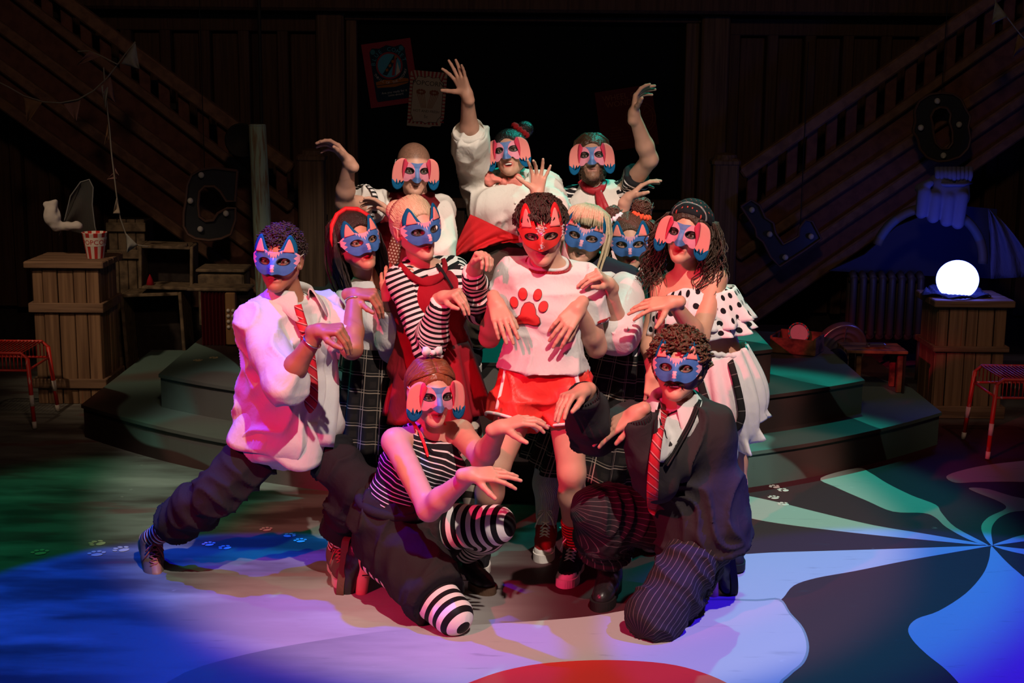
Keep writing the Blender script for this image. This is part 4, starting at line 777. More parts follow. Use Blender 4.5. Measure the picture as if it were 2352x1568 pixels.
bunting('faded pennant bunting strung across the left staircase', [[(-10, 185), (20, 200), (55, 220), (100, 234), (140, 236), (180, 228), (215, 208), (245, 180), (270, 148), (295, 115), (311, 96)], [(178, 118), (205, 117), (232, 128), (270, 148)], [(238, 155), (241, 200), (246, 245), (252, 300), (256, 350), (262, 400), (268, 450), (276, 500), (290, 540), (312, 562), (340, 566)]],
    [(((53, 223), (97, 235), (63, 282)), 'flag_ochre'), (((143, 236), (186, 226), (176, 281)), 'flag_pink'), (((205, 116), (230, 130), (176, 150)), 'flag_pink'), (((278, 146), (311, 96), (320, 158)), 'flag_grey'), (((220, 205), (254, 176), (266, 237)), 'flag_pink'), (((232, 198), (252, 185), (242, 248)), 'flag_grey'), (((247, 285), (251, 320), (240, 332)), 'flag_ochre'), (((258, 370), (266, 400), (274, 405)), 'flag_pink'), (((262, 395), (268, 410), (246, 412)), 'flag_pink'), (((268, 452), (276, 490), (260, 490)), 'flag_cream'), (((290, 536), (316, 562), (292, 580)), 'flag_grey')], 8.75)
bunting('pennant bunting hanging in the top right corner', [[(2284, -20), (2287, 5), (2305, 28), (2325, 55), (2345, 80), (2375, 110)]], [(((2286, 4), (2314, 38), (2278, 56)), 'flag_grey'), (((2338, 78), (2366, 100), (2326, 132)), 'flag_ochre')], 8.75)
# ------------------------------------------------------------------ people
from mathutils.bvhtree import BVHTree

def half(c, n, R, k=.006):
    c = np.asarray(c, float); n = nrm(n)
    def f(x, y, z): return -((x - c[0]) * n[0] + (y - c[1]) * n[1] + (z - c[2]) * n[2])
    return Op(f, c - R, c + R, k, True)
class Person:
    def __init__(s, label, Y, J, eye, head=(0, 0, 0), hs=1.03, b=1.0, fem=False, skin=(.62, .36, .27), hands=(), lip=(.42, .16, .14), lipk=1.0, mouth=0, mkup=.5, up=.29, fo=.255, beard=None, scalp=None, Yh=None, tb=None):
        s.Y = Y; s.b = b; s.tb = tb or b; s.fem = fem; s.hs = hs; s.skin = tuple(np.array(skin) * np.array((.96, .83, .74))); s.lip = lip; s.lipk = lipk; s.mouth = mouth; s.mkup = min(1, mkup * 1.2 + .25); s.beard = beard; s.scalp = scalp
        s.J = {}; s.g = []; s.bv = {}
        for k in ('pel', 'wai', 'che', 'nec', 'sl', 'sr', 'hl', 'hr'):
            q = J[k]; s.J[k] = P(q[0], q[1], Y + (q[2] if len(q) > 2 else 0))
        for side in 'lr':
            for par, k, L in (('s', 'e', up), ('e', 'w', fo), ('h', 'k', .43), ('k', 'a', .41)):
                q = J.get(k + side)
                if q is None: continue
                a = s.J[par + side]
                if q[2] in ('-', '+'): s.J[k + side] = reach(a, q[0], q[1], L * b, -1 if q[2] == '-' else 1)
                elif isinstance(q[2], str) and q[2][0] == 'z': s.J[k + side] = FL(q[0], q[1], float(q[2][1:]))
                else: s.J[k + side] = P(q[0], q[1], Y + q[2])
        X = s.J['sr'] - s.J['sl']; s.X = nrm(X); s.up = nrm(s.J['nec'] - s.J['wai']); s.F = nrm(np.cross(s.X, s.up))
        s.XP = nrm(s.J['hr'] - s.J['hl']); s.upP = nrm(s.J['wai'] - s.J['pel']); s.FP = nrm(np.cross(s.XP, s.upP))
        # head
        Yh = Y - .15 if Yh is None else Yh
        e = P(eye[0], eye[1], Yh); yaw, pit, rol = [math.radians(q) for q in head]
        F0 = nrm(V(-e[0], -e[1], 0)); Xr = V(-F0[1], F0[0], 0); Xr = Xr if Xr[0] > 0 else -Xr; Z = V(0, 0, 1)
        F = math.cos(yaw) * F0 + math.sin(yaw) * Xr; F = math.cos(pit) * F - math.sin(pit) * Z
        x = nrm(np.cross(Z, F)); z = np.cross(F, x)
        s.HA = np.array([math.cos(rol) * x - math.sin(rol) * z, F, math.cos(rol) * z + math.sin(rol) * x])
        s.H = e - hs * (.100 * s.HA[1] + .004 * s.HA[2])
        s.hands = hands
        base = (s.J['hl'] + s.J['hr']) / 2; fz = min([s.J['a' + q][2] for q in 'lr' if 'a' + q in s.J] + [base[2]]) - .08
        s.root = empty('person', (base[0], base[1], max(0, fz)), label, 'person', 'masked performers on the stage')
    def L(s, *p): return s.H + s.hs * (np.asarray(p, float) @ s.HA)
    def hell(s, c, r, k=.02, sub=False, rot=None):
        A = s.HA if rot is None else rot @ s.HA
        return ell(s.L(*c), np.asarray(r) * s.hs, A, k * s.hs, sub)
    def hcap(s, a, b_, ra, rb=None, k=.02, sub=False): return cap(s.L(*a), s.L(*b_), ra * s.hs, (rb if rb is not None else ra) * s.hs, k * s.hs, sub=sub)
    # -- field pieces
    def head_ops(s):
        o = [s.hell((0, -.018, .026), (.075, .093, .082)), s.hell((0, .018, -.020), (.058 if s.fem else .061, .074, .086), .03)]
        for q in (-1, 1):
            jw = .93 if s.fem else 1.0; o += [s.hcap((q * .048 * jw, -.006, -.052), (q * .015 * jw, .062, -.094), .020, .018, .03), s.hell((q * .039 * jw, .060, -.026), (.022, .023, .025), .02)]
        o += [s.hell((0, .074, -.100), (.021 if s.fem else .024, .021, .018), .016), s.hcap((-.034, .081, .014), (.034, .081, .014), .011, None, .018)]
        for q in (-1, 1): o.append(s.hell((q * .033, .098, -.004), (.019, .018, .013), .012, True))
        o += [s.hcap((0, .088, .004), (0, .110, -.034), .0075, .0125, .010), s.hell((-.0135, .098, -.040), (.009, .011, .008), .008), s.hell((.0135, .098, -.040), (.009, .011, .008), .008)]
        o += [s.hcap((-.020, .078, -.0655), (0, .0875, -.0625), .0055, .0068, .006), s.hcap((.020, .078, -.0655), (0, .0875, -.0625), .0055, .0068, .006),
              s.hcap((-.016, .079, -.0745), (.016, .079, -.0745), .0082, None, .006), s.hell((0, .086, -.0755), (.012, .007, .0065), .006)]
        if s.mouth: o.append(s.hell((0, .095, -.0695), (.022, .022, .005 + .006 * s.mouth), .004, True))
        else: o.append(s.hcap((-.019, .088, -.0695), (.019, .088, -.0695), .0032, None, .003, True))
        for q in (-1, 1):
            o += [s.hell((q * .079, -.008, -.008), (.008, .019, .031), .008), s.hell((q * .087, -.004, -.006), (.005, .010, .017), .006, True), s.hell((q * .077, .004, -.034), (.008, .010, .009), .006)]
        for q in (-1, 1): o += [s.hell((q * .033, .0785, .0060), (.0165, .0128, .0085), .004), s.hell((q * .033, .0775, -.0135), (.0155, .0115, .0060), .004)]
        o += [cap(s.L(0, -.022, -.05), s.J['nec'], .049 * (.88 if s.fem else 1.06) * s.hs, .053 * (.92 if s.fem else 1.1), .018)]
        return o
    def torso_ops(s, off=0.0, top=True, hips=True, k=.035, waist=1.0, flat=False):
        b = s.tb; J = s.J; f = s.fem; o = []
        pe = (.158 * b + off, .112 * b + off); wa = ((.118 if f else .132) * b * waist + off, (.092 if f else .098) * b * waist + off); ch = ((.140 if f else .155) * b + off, .112 * b + off)
        if hips: o.append(seg(J['pel'], J['wai'], s.XP, pe, wa, k, flat0=flat, flat=not top))
        if top:
            o.append(seg(J['wai'], J['che'], s.X, wa, ch, k, flat0=(flat and not hips))); o.append(seg(J['che'], J['nec'] - s.up * .05, s.X, ch, (.10 * b + off, .065 * b + off), k))
            for q in 'lr': o.append(cap(J['nec'] - s.up * .025, J['s' + q], .042 * b + off, .050 * b + off, k))
            if f:
                for q in (-1, 1): o.append(ell(J['che'] + s.F * (.075 * b) + s.X * (q * .068 * b) - s.up * .01, V(.062, .055, .062) * b + off, None, k))
        return o
    def arm_ops(s, q, off=0.0, fr=2.0, k=.02, blouse=0.0, start=0.0):
        """upper arm 0..1, forearm 1..2, cut square at fr"""
        J = s.J; b = s.b * (.92 if s.fem else 1.0); S, E, Wr = J['s' + q], J['e' + q], J['w' + q]; o = []
        r0, r1 = .049 * b + off, .040 * b + off + blouse
        t = min(fr, 1.0); e = S + (E - S) * t
        o.append(cap(S + (E - S) * start, e, r0 + (r1 - r0) * start, r0 + (r1 - r0) * t, k, flat=(fr <= 1.0), flat0=start > 0))
        if fr > 1:
            t = fr - 1; m = E + (Wr - E) * min(.3, t); o.append(cap(E, m, .041 * b + off + blouse, .042 * b + off + blouse, k, flat=(t <= .3)))
            if t > .3:
                tt = (t - .3) / .7; e = E + (Wr - E) * t; ra = .042 * b + off + blouse; rb = .026 * b + off + blouse * .5
                o.append(cap(m, e, ra, ra + (rb - ra) * tt, k, flat=fr < 2.0))
        return o
    def leg_ops(s, q, off=0.0, fr=2.0, k=.025, flare=0.0, start=0.0):
        J = s.J; b = s.b; Hh, K, A = J['h' + q], J['k' + q], J['a' + q]; o = []
        r0, r1 = .088 * b + off, .056 * b + off + flare * .5; t = min(fr, 1.0); a = Hh + (K - Hh) * min(start, 1); e = Hh + (K - Hh) * t
        if start < 1: o.append(cap(a, e, r0 + (r1 - r0) * start, r0 + (r1 - r0) * t, k, flat=fr <= 1.0, flat0=start > 0))
        if fr > 1:
            t = fr - 1; st = max(0, start - 1); m = K + (A - K) * .3; back = nrm(np.cross(np.cross(K - Hh, A - K) + 1e-4, A - K)) * 0
            if st < .3: o.append(cap(K + (A - K) * st, m, .054 * b + off + flare * .5, .056 * b + off + flare * .7, k, flat0=st > 0, flat=t <= .3))
            if t > .3:
                tt = (t - .3) / .7; e = K + (A - K) * t; ra = .056 * b + off + flare * .7; rb = .034 * b + off + flare; st2 = max(0, (st - .3) / .7)
                o.append(cap(K + (A - K) * max(.3, st), e, ra + (rb - ra) * st2, ra + (rb - ra) * tt, k, flat=fr < 2.0, flat0=st > .3))
        return o
    def hand_ops(s, q, kn, back, thumb, curls, spread=6, tcurl=15, sz=1.0, tang=45):
        """kn: direction wrist to knuckles (or a spot (px,py,sign)); back: where the back of the hand faces; thumb: world side"""
        Wr = s.J['w' + q]
        if len(kn) == 3 and kn[2] in ('-', '+', '0'):
            y = nrm((reach(Wr, kn[0], kn[1], .09, {'-': -1, '+': 1}.get(kn[2], -1)) if kn[2] != '0' else P(kn[0], kn[1], Wr[1])) - Wr)
        else: y = nrm(kn)
        z = nrm(np.asarray(back, float) - y * (np.asarray(back, float) @ y)); x = np.cross(y, z)
        if x @ np.asarray(thumb, float) < 0: x = -x
        sz = sz * (.93 if s.fem else 1.0)
        def T(a, b_, c): return Wr + sz * (a * x + b_ * y + c * z)
        o = [cap(T(0, -.03, 0), T(0, .012, 0), .0255 * sz, .027 * sz, .012)]
        kx, ky = (.030, .0105, -.0095, -.0285), (.086, .091, .086, .076)
        for i in range(4): o.append(cap(T(kx[i] * .6, .008, 0), T(kx[i], ky[i], .001), .0150 * sz, .0112 * sz, .012))
        SEG = ((.043, .026, .021), (.047, .030, .022), (.044, .028, .021), (.034, .021, .019)); RAD = ((.0098, .0087, .0078, .0066),) * 3 + ((.0088, .0078, .0069, .006),)
        sp = (1.0, .3, -.45, -1.25)
        for i in range(4):
            a = math.radians(spread * sp[i]); yd = math.cos(a) * y + math.sin(a) * x; p = T(kx[i], ky[i], .001); c = 0
            cu = curls[i] if hasattr(curls[0], '__len__') else curls
            for j in range(3):
                c += math.radians(cu[j]); d = math.cos(c) * yd - math.sin(c) * z; e = p + d * SEG[i][j] * sz
                o.append(cap(p, e, RAD[i][j] * sz, RAD[i][j + 1] * sz, .0035)); p = e
        ta = math.radians(tang); d = nrm(math.sin(ta) * x + math.cos(ta) * y - .35 * z); p = T(.014, .022, -.006); c = 0
        for j, (ln, ra, rb) in enumerate(((.044, .0155, .0125), (.034, .0118, .0105), (.027, .0104, .0080))):
            e = p + d * ln * sz; o.append(cap(p, e, ra * sz, rb * sz, .010 if j == 0 else .004)); p = e
            cc = math.radians(tcurl); d = nrm(d * math.cos(cc) + (y * .8 - x * .5 - z * .4) * math.sin(cc))
        ctr = Wr + y * .085 * sz - z * .02
        return o, ctr
    def build_body(s, arms='lr', legs='lr'):
        ops = s.torso_ops(0) + s.head_ops()
        for q in arms:
            if 'e' + q in s.J: ops += s.arm_ops(q)
        for q in legs:
            if 'k' + q in s.J:
                ops += s.leg_ops(q)
                d = s.toe.get(q) if hasattr(s, 'toe') else None
                if d is not None: ops.append(cap(s.J['a' + q] + V(0, 0, -.04), s.J['a' + q] + d * .12 + V(0, 0, -.045), .03, .022, .02))
        regs = [(s.L(0, 0, -.01), .168 * s.hs, .0036)]
        for (q, kw) in s.hands:
            ho, c = s.hand_ops(q, **kw); ops += ho; regs.append((c, .145, .0029))
        vs, qs = mesh_ops(ops, .0095); c = vs[qs].mean(1); keep = np.ones(len(qs), bool)
        for (cc, r, h) in regs: keep &= np.linalg.norm(c - cc, axis=1) > r - .004
        vs, qs, _ = prune(vs, qs, keep); VS, QS, n = [vs], [qs], len(vs)
        for (cc, r, h) in regs:
            v2, q2 = mesh_ops(ops, h, cc - r - .01, cc + r + .01); c2 = v2[q2].mean(1); kp = np.linalg.norm(c2 - cc, axis=1) < r + .004
            for (c3, r3, h3) in regs:
                if c3 is not cc and h3 < h: kp &= np.linalg.norm(c2 - c3, axis=1) > r3
            if not kp.any(): continue
            v2, q2, _ = prune(v2, q2, kp); VS.append(v2); QS.append(q2 + n); n += len(v2)
        vs = np.concatenate(VS); qs = np.concatenate(QS)
        s.body = raw_mesh('body', vs, qs, skin_mat(), s.root, True, {'tint': s.tint(vs)})
        # eyes
        for q in (-1, 1):
            mb = MB(); mb.ball(s.L(q * .033, .0765, -.003), .0128 * s.hs, 16, 11, s.HA); mb.build('eye', eye_mat(), s.root, True)
        if s.mouth:
            mb = MB(); mb.tube([s.L(x, .083 - 18 * x * x, -.0665) for x in np.linspace(-.016, .016, 7)], .0042 * s.hs, 8); mb.build('teeth', M['teeth'], s.root, True)
        return s
    def tint(s, vs):
        q = ((vs - s.H) / s.hs) @ s.HA.T; x, y, z = q.T; c = np.tile(np.array(s.skin), (len(vs), 1)); near = np.linalg.norm(q, axis=1) < .16
        n = vnoise(vs * 45, 3)[:, None]; c = c * (.93 + .14 * n)
        def mixin(m, col):
            m = (np.clip(m, 0, 1) * near)[:, None]; c[:] = c * (1 - m) + np.array(col) * m
        ck = np.exp(-(((np.abs(x) - .042) / .022) ** 2 + ((z + .03) / .022) ** 2)) * (y > .02); mixin(ck * .22, (s.skin[0], s.skin[1] * .55, s.skin[2] * .55))
        if s.mkup:
            e = np.exp(-(((np.abs(x) - .033) / .027) ** 4 + ((z + .002) / .021) ** 4)) * (y > .04); mixin(e * s.mkup, (.02, .012, .012))
        if s.beard is not None:
            m = np.clip((-.045 - z + .35 * np.clip(np.abs(x) - .03, 0, 1)) / .012, 0, 1) * (z > -.135) * (y > -.012) * (1 - np.exp(-((x / .024) ** 4 + ((z + .069) / .009) ** 4)))
            mixin(m * (.55 + .4 * vnoise(vs * 300, 9)), s.beard)
        if s.scalp is not None:
            m = np.clip((z - .042 - .45 * np.clip(y - .02, 0, 1) + .02) / .012, 0, 1); m = np.maximum(m, np.clip((-.03 - y) / .01, 0, 1) * (z > -.06)); mixin(m * (.65 + .3 * vnoise(vs * 350, 5)), s.scalp)
        up = np.exp(-((x / .0235) ** 4 + ((z + .069) / (.0105 * (1.15 if s.mouth else 1))) ** 4)) * (y > .05); mixin(up * s.lipk, s.lip)
        dk = np.exp(-((x / .021) ** 4 + ((z + .0695) / (.0022 + .004 * s.mouth)) ** 4)) * (y > .05) * (y < .085 if not s.mouth else y < .080); mixin(dk * .85, (.04, .008, .008))
        return np.concatenate([c, np.ones((len(vs), 1))], 1)
    # -- clothing
    def bones(s, *names):
        J = s.J; b = s.b; out = []
        for n in names:
            if n == 'torso':
                out += [(J['pel'], J['wai'], .15 * b, 0, s.F, n), (J['wai'], J['che'], .14 * b, np.linalg.norm(J['wai'] - J['pel']), s.F, n), (J['che'], J['nec'], .11 * b, np.linalg.norm(J['wai'] - J['pel']) + np.linalg.norm(J['che'] - J['wai']), s.F, n)]
            elif n[:3] == 'arm':
                q = n[3]; S, E, Wr = J['s' + q], J['e' + q], J['w' + q]; L = np.linalg.norm(E - S); out += [(S, E, .045 * b, 0, V(0, -1, .2), n), (E, Wr, .035 * b, L, V(0, -1, .2), n)]
            elif n[:3] == 'leg':
                q = n[3]; S, E, Wr = J['h' + q], J['k' + q], J['a' + q]; L = np.linalg.norm(E - S); out += [(S, E, .075 * b, 0, V(.3, -1, .2), n), (E, Wr, .048 * b, L, V(.3, -1, .2), n)]
        return out
    def cloth(s, name, ops, m, bones, fold=.006, h=.0085, fs=1.0, label=None, fmode=0, parent=None, tint=None, seed=1):
        vs, qs = mesh_ops(ops, h); nv = len(vs); G = {}
        for bi, (a, b, r, v0, ref, grp) in enumerate(bones):
            u = b - a; L = np.linalg.norm(u); t_ = ((vs - a) @ u) / (L * L); t = np.clip(t_, 0, 1); w = vs - (a + t[:, None] * u)
            d = np.linalg.norm(w, axis=1) / r; x = nrm(ref - (u / L) * (ref @ (u / L))); y = np.cross(u / L, x); an = np.arctan2(w @ y, w @ x); k = np.exp(-9 * d) + 1e-30
            g = G.setdefault(grp, [np.full(nv, 1e9), 0, 0, 0, 0, 0]); g[0] = np.minimum(g[0], d); g[1] = g[1] + k; g[2] = g[2] + k * np.cos(an); g[3] = g[3] + k * np.sin(an); g[4] = g[4] + k * r; g[5] = g[5] + k * (v0 + np.clip(t_, -.6, 1.6) * L)
        gs = list(G.values()); DD = np.stack([g[0] for g in gs]); bi_ = DD.argmin(0); srt = np.sort(DD, 0); calm = np.clip((srt[1] - srt[0]) / .6, 0, 1) if len(gs) > 1 else np.ones(nv)
        UV = [(np.arctan2(g[3], g[2]), g[4] / g[1], g[5] / g[1]) for g in gs]
        fb = bi_[qs[:, 0]]; uv = np.zeros((len(qs), 4, 3))
        for bi, (an, r, v) in enumerate(UV):               # each face keeps to one limb, so the weave breaks in a clean seam
            f = fb == bi; q = an[qs[f]]; q = q - 2 * np.pi * np.round((q - q[:, :1]) / (2 * np.pi)); uv[f, :, 0] = q * r[qs[f]]; uv[f, :, 1] = v[qs[f]]; uv[f, :, 2] = bi
        if fold:
            n = vnormals(vs, qs); wv = vnoise(vs * 5 * fs, seed)[:, None] * .25
            st = vs * np.array([11, 11, 7]) * fs + wv * 8
            n1 = 1 - np.abs(2 * vnoise(st, seed + 2) - 1); n2 = vnoise(vs * 24 * fs, seed + 3)
            if fmode == 1:                                # folds running round a limb
                al = np.choose(bi_, [q[2] for q in UV]); an = np.choose(bi_, [q[0] * q[1] for q in UV])
                st2 = np.stack([np.abs(an) * 9, al * 18, bi_ * 7.7], 1) + wv * 6; n1 = n1 * (1 - calm) + calm * (1 - np.abs(2 * vnoise(st2, seed + 5) - 1))
            dsp = fold * ((n1 ** 3 - .22) * 1.9 + .4 * (n2 - .5)); vs = vs + n * dsp[:, None]
        at = {'uvw': uv}
        if tint is not None: at['tint'] = tint(vs)
        o = raw_mesh(name, vs, qs, m, parent or s.root, True, at)
        if label: o['label'] = label
        s.bv[name] = (vs, qs); s.g.append(name); s.gm = getattr(s, 'gm', {}); s.gm[name] = vs
        return o
    def edge_ring(s, name, garment, c, n_, m, r=.006, R=.13, lift=.002, label=None, nb=44, arc=None, inset=0.0, flat=1.0):
        """a trim that follows the cut edge of a garment"""
        c = np.asarray(c, float); z = nrm(n_); x = nrm(np.cross(z, V(.1, .9, .2))); y = np.cross(z, x); v = s.gm[garment] - c; h = v @ z; u, w = v @ x, v @ y; rad = np.hypot(u, w); k = (np.abs(h) < .012) & (rad < R); an = np.arctan2(w[k], u[k]); rd = rad[k]; out = []
        g = np.linspace(-np.pi, np.pi, nb, endpoint=False); R_ = np.array([np.median(rd[np.abs(np.angle(np.exp(1j * (an - a)))) < .22]) if (np.abs(np.angle(np.exp(1j * (an - a)))) < .22).any() else np.nan for a in g])
        R_ = np.where(np.isnan(R_), np.nanmedian(R_), R_)
        for _ in range(4): R_ = (np.roll(R_, 1) + 2 * R_ + np.roll(R_, -1)) / 4
        pts = [c + z * lift + (q - inset) * (x * math.cos(a) + y * math.sin(a)) for a, q in zip(g, R_)]
        mb = MB(); mb.tube(pts + pts[:2], r, 8, False, flat, upv=z); return mb.build(name, m, s.root, True, label=label)
    def collar(s, m, r=.066, gap=.42, point=.045, h=.032, spread=.026, label=None, off=.0, lift=0.0):
        """turned-down shirt collar round the neck, open in front"""
        c = s.J['nec'] + s.up * (.002 + lift) + s.F * .012; vs, us = [], []; n = 60; prof = 7
        for j in range(prof):
            for i in range(n):
                a = gap + (2 * math.pi - 2 * gap) * i / (n - 1); fr = math.exp(-((min(a, 2 * math.pi - a) - gap) / .42) ** 2); d = math.sin(a) * s.X + math.cos(a) * s.F
                P_ = [(0, 0), (-.003, h * .6), (.001, h), (.010, h * .93), (.017, h * .45), (.024 + spread * .3, -.002 - point * .25 * fr), (.030 + spread * (.4 + .5 * fr), -.014 - point * fr)][j]
                q = c + d * ((r + off) * (1.0 + .08 * math.cos(a)) + P_[0]) + s.up * P_[1]; q = q - s.up * (.026 * (1 + math.cos(a)) * .5) + s.F * (.012 * fr * (j > 3)); vs.append(q); us.append((i / n, j / prof, 0))
        mb = MB(); mb.grid(vs, n, prof, us=us); o = mb.build('collar', m, s.root, True, .0035, label, offset=0); return o
    def surf(s, px, py, off=.006, on=None, dY=0):
        d = nrm(ray(px, py)); best = None
        for n in (on or s.g):
            q = s.bv[n]
            if not isinstance(q, BVHTree): q = s.bv[n] = BVHTree.FromPolygons([tuple(v) for v in q[0]], [tuple(int(i) for i in f) for f in q[1]])
            r = q.ray_cast(Vector(CAMO), Vector(d))
            if r[0] is not None and (best is None or r[3] < best): best = r[3]
        if best is None:
            best = (np.linalg.norm(P(px, py, s.Y + dY - .1) - CAMO))
        return CAMO + d * (best - off)
    def ribbon(s, name, pts, m, off=.008, on=None, n=24, thick=.004, parent=None, label=None, free=False, bulge=.3):
        """pts: (px,py,width_px[,dY]) centre line laid on the clothing"""
        pts = np.array([list(p) + [0] * (4 - len(p)) for p in pts], float); t = np.linspace(0, 1, len(pts)); tt = np.linspace(0, 1, n)
        I = np.stack([np.interp(tt, t, pts[:, i]) for i in range(4)], 1)
        if len(pts) > 2:                                   # soften the corners
            for _ in range(2): I[1:-1] = (I[:-2] + 2 * I[1:-1] + I[2:]) / 4
        C = np.array([P(p[0], p[1], s.Y + p[3]) if free else s.surf(p[0], p[1], off, on, p[3]) for p in I])
        for _ in range(3): C[1:-1] = (C[:-2] + 2 * C[1:-1] + C[2:]) / 4
        vs, us = [], []; Lc = 0
        for i, c in enumerate(C):
            tg = nrm(C[min(i + 1, n - 1)] - C[max(i - 1, 0)]); vw = nrm(CAMO - c); w = nrm(np.cross(tg, vw)); hw = I[i, 2] / 2 * c[1] / FPX
            if i: Lc += np.linalg.norm(c - C[i - 1])
            for k in range(5):
                a = (k - 2) / 2; vs.append(c + w * a * hw + vw * (bulge * hw * (1 - a * a))); us.append((a * hw, Lc, a))
        mb = MB(); mb.grid(vs, 5, n, us=us)
        return mb.build(name, m, parent or s.root, True, thick, label, offset=0)
    def patch(s, name, outline, m, off=.005, on=None, parent=None, thick=.002, label=None, rings=5, free=None, puff=0.0):
        """flat shape laid on the clothing; outline in picture spots, filled from its middle"""
        o = np.array(outline, float); c = o.mean(0); n = len(o); vs, us = [], []
        for r in range(rings + 1):
            for i in range(n):
                q = c + (o[i] - c) * (r / rings if r else .02); f = 1 - (r / rings) ** 2
                vs.append((s.surf(q[0], q[1], off + puff * f, on) if free is None else P(q[0], q[1], free - puff * f))); us.append(((q[0] - c[0]) / 600, (q[1] - c[1]) / 600, r / rings))
        mb = MB(); mb.grid(vs, n, rings + 1, True, us); mb.f.append(tuple(range(n - 1, -1, -1))); mb.fm.append(0)
        return mb.build(name, m, parent or s.root, True, thick, label, offset=0)
    def skirt(s, name, c0, c1, X, r0, r1, m, pleats=26, amp=.012, n=130, nv=18, label=None, hem_amp=.0, thick=.003, twist=0, ruf=None, belly=0.0, tilt=0.0):
        """waist centre, hem centre, side axis, radii (side, front) at waist and hem"""
        c0, c1 = np.asarray(c0, float), np.asarray(c1, float); z = nrm(c0 - c1); x = nrm(np.asarray(X) - z * (np.asarray(X) @ z)); y = np.cross(z, x); vs, us = [], []
        rg = random.Random(name + str(c0[0])); ph = [rg.uniform(0, 6.28) for _ in range(6)]
        for j in range(nv):
            t = j / (nv - 1); c = c0 + (c1 - c0) * t; e = t ** .85; bl = belly * math.sin(math.pi * t); rx, ry = r0[0] + (r1[0] - r0[0]) * e + bl, r0[1] + (r1[1] - r0[1]) * e + bl
            for i in range(n):
                a = 2 * math.pi * i / n; w = math.sin(pleats * a + ph[0] + .9 * math.sin(3 * a + ph[1])) + .45 * math.sin(pleats * .5 * a + ph[2] + 1.2 * t)
                k = 1 + (amp * (.25 + .75 * t)) * w / max(rx, .05); dz = hem_amp * t * math.sin(5 * a + ph[3]) + tilt * t * t * math.cos(a)
                if ruf and t > ruf[0]: k += ruf[1] * (t - ruf[0]) / (1 - ruf[0]) * (math.sin(ruf[2] * a + ph[4]) + .5 * math.sin(ruf[2] * 1.7 * a)) / rx
                vs.append(c + x * rx * k * math.cos(a) + y * ry * k * math.sin(a) + z * dz); us.append((a * (r0[0] + r1[0]) / 2, t * np.linalg.norm(c1 - c0), t))
        mb = MB(); mb.grid(vs, n, nv, True, us); o = mb.build(name, m, s.root, True, thick, label, offset=0)
        s.bv[name] = (np.array(vs), np.array([list(f) for f in mb.f])); s.g.append(name)
        return o
    def shoe(s, q, toe, up=(0, 0, 1), kind='trainer', sock=None, m_up=None, m_sole=None, m_cap=None, m_lace=None, size=1.0, hi=False, flat=True, label=None):
        A = s.J['a' + q]
        if len(toe) == 3 and toe[2] in ('-', '+'): y = nrm(reach(A, toe[0], toe[1], .20, -1 if toe[2] == '-' else 1) - A)
        else: y = nrm(toe)
        up = nrm(up); 
        if flat: y = nrm(y - up * (y @ up))
        z = nrm(up - y * (up @ y)); x = np.cross(y, z); k = size
        def T(a, b_, c): return A + k * (a * x + b_ * y + c * z)
        z0 = -.082
        ops = [cap(T(0, -.028, -.045), T(0, .06, -.050), .038 * k, .040 * k, .02), cap(T(0, .06, -.050), T(0, .145, -.058), .040 * k, .034 * k, .02), cap(T(0, .12, -.06), T(.0, .165, -.064), .036 * k, .030 * k, .02),
               cap(T(0, .0, -.045), T(0, -.004, .075 if hi else .005), .042 * k, .041 * k, .02, flat=True), cap(T(0, 0, -.02), T(0, .07, -.045), .040 * k, .034 * k, .02),
               half(T(0, .05, z0 + .004), -z, .3)]
        vs, qs = mesh_ops(ops, .0065); sh = raw_mesh('shoe', vs, qs, m_up, s.root, True, {'uvw': ((vs - A) @ np.array([x, y, z]).T)})
        if label: sh['label'] = label
        ol = [(-.030, -.06), (-.036, -.02), (-.031, .03), (-.040, .09), (-.043, .13), (-.034, .175), (-.010, .200), (.014, .200), (.036, .175), (.041, .13), (.036, .09), (.031, .03), (.036, -.02), (.030, -.06), (.0, -.072)]
        oc = []
        for i in range(len(ol)):
            a_, b_, c_, d_ = [np.array(ol[(i + q) % len(ol)]) for q in (-1, 0, 1, 2)]
            for t in (0, .33, .66): oc.append(.5 * (2 * b_ + (c_ - a_) * t + (2 * a_ - 5 * b_ + 4 * c_ - d_) * t * t + (3 * b_ - a_ - 3 * c_ + d_) * t ** 3))
        mb = MB(); mb.prism([T(a * 1.07, b_ * 1.03, z0 - .018) for a, b_ in oc], z * .034 * k); mb.build('sole', m_sole, sh)
        if m_cap is not None:
            mb = MB(); mb.ball(T(0, .148, -.062), (.041 * k, .050 * k, .030 * k), 14, 8, (x, y, z)); mb.build('toe_cap', m_cap, sh, True)
        if m_lace is not None:
            mb = MB(); N = 6 if hi else 5
            def inst(t): return (.115 - .085 * t if not hi else .105 - .075 * min(1, t * 1.4)), (-.022 + .040 * t if not hi else -.022 + .035 * min(1, t * 1.4) + .075 * max(0, t - .55) * 1.6)
            for i in range(N):
                t0, t1 = i / N, (i + 1) / N
                for sg in (-1, 1):
                    a, b_ = inst(t0), inst(t1); mb.tube([T(-sg * .020, a[0], a[1]), T(0, (a[0] + b_[0]) / 2 + .008, (a[1] + b_[1]) / 2 + .010), T(sg * .020, b_[0], b_[1])], .0032 * k, 5)
            e = inst(1.0)
            for sg in (-1, 1):
                mb.tube([T(0, e[0] + .01, e[1] + .012), T(sg * .025, e[0] + .03, e[1] + .014), T(sg * .035, e[0] + .035, e[1] - .01), T(sg * .012, e[0] + .018, e[1] + .008)], .003 * k, 5)
                mb.tube([T(0, e[0] + .01, e[1] + .012), T(sg * .03, e[0] + .045, e[1] - .02), T(sg * .042, e[0] + .05, e[1] - .055)], .003 * k, 5)
            mb.build('laces', m_lace, sh, True)
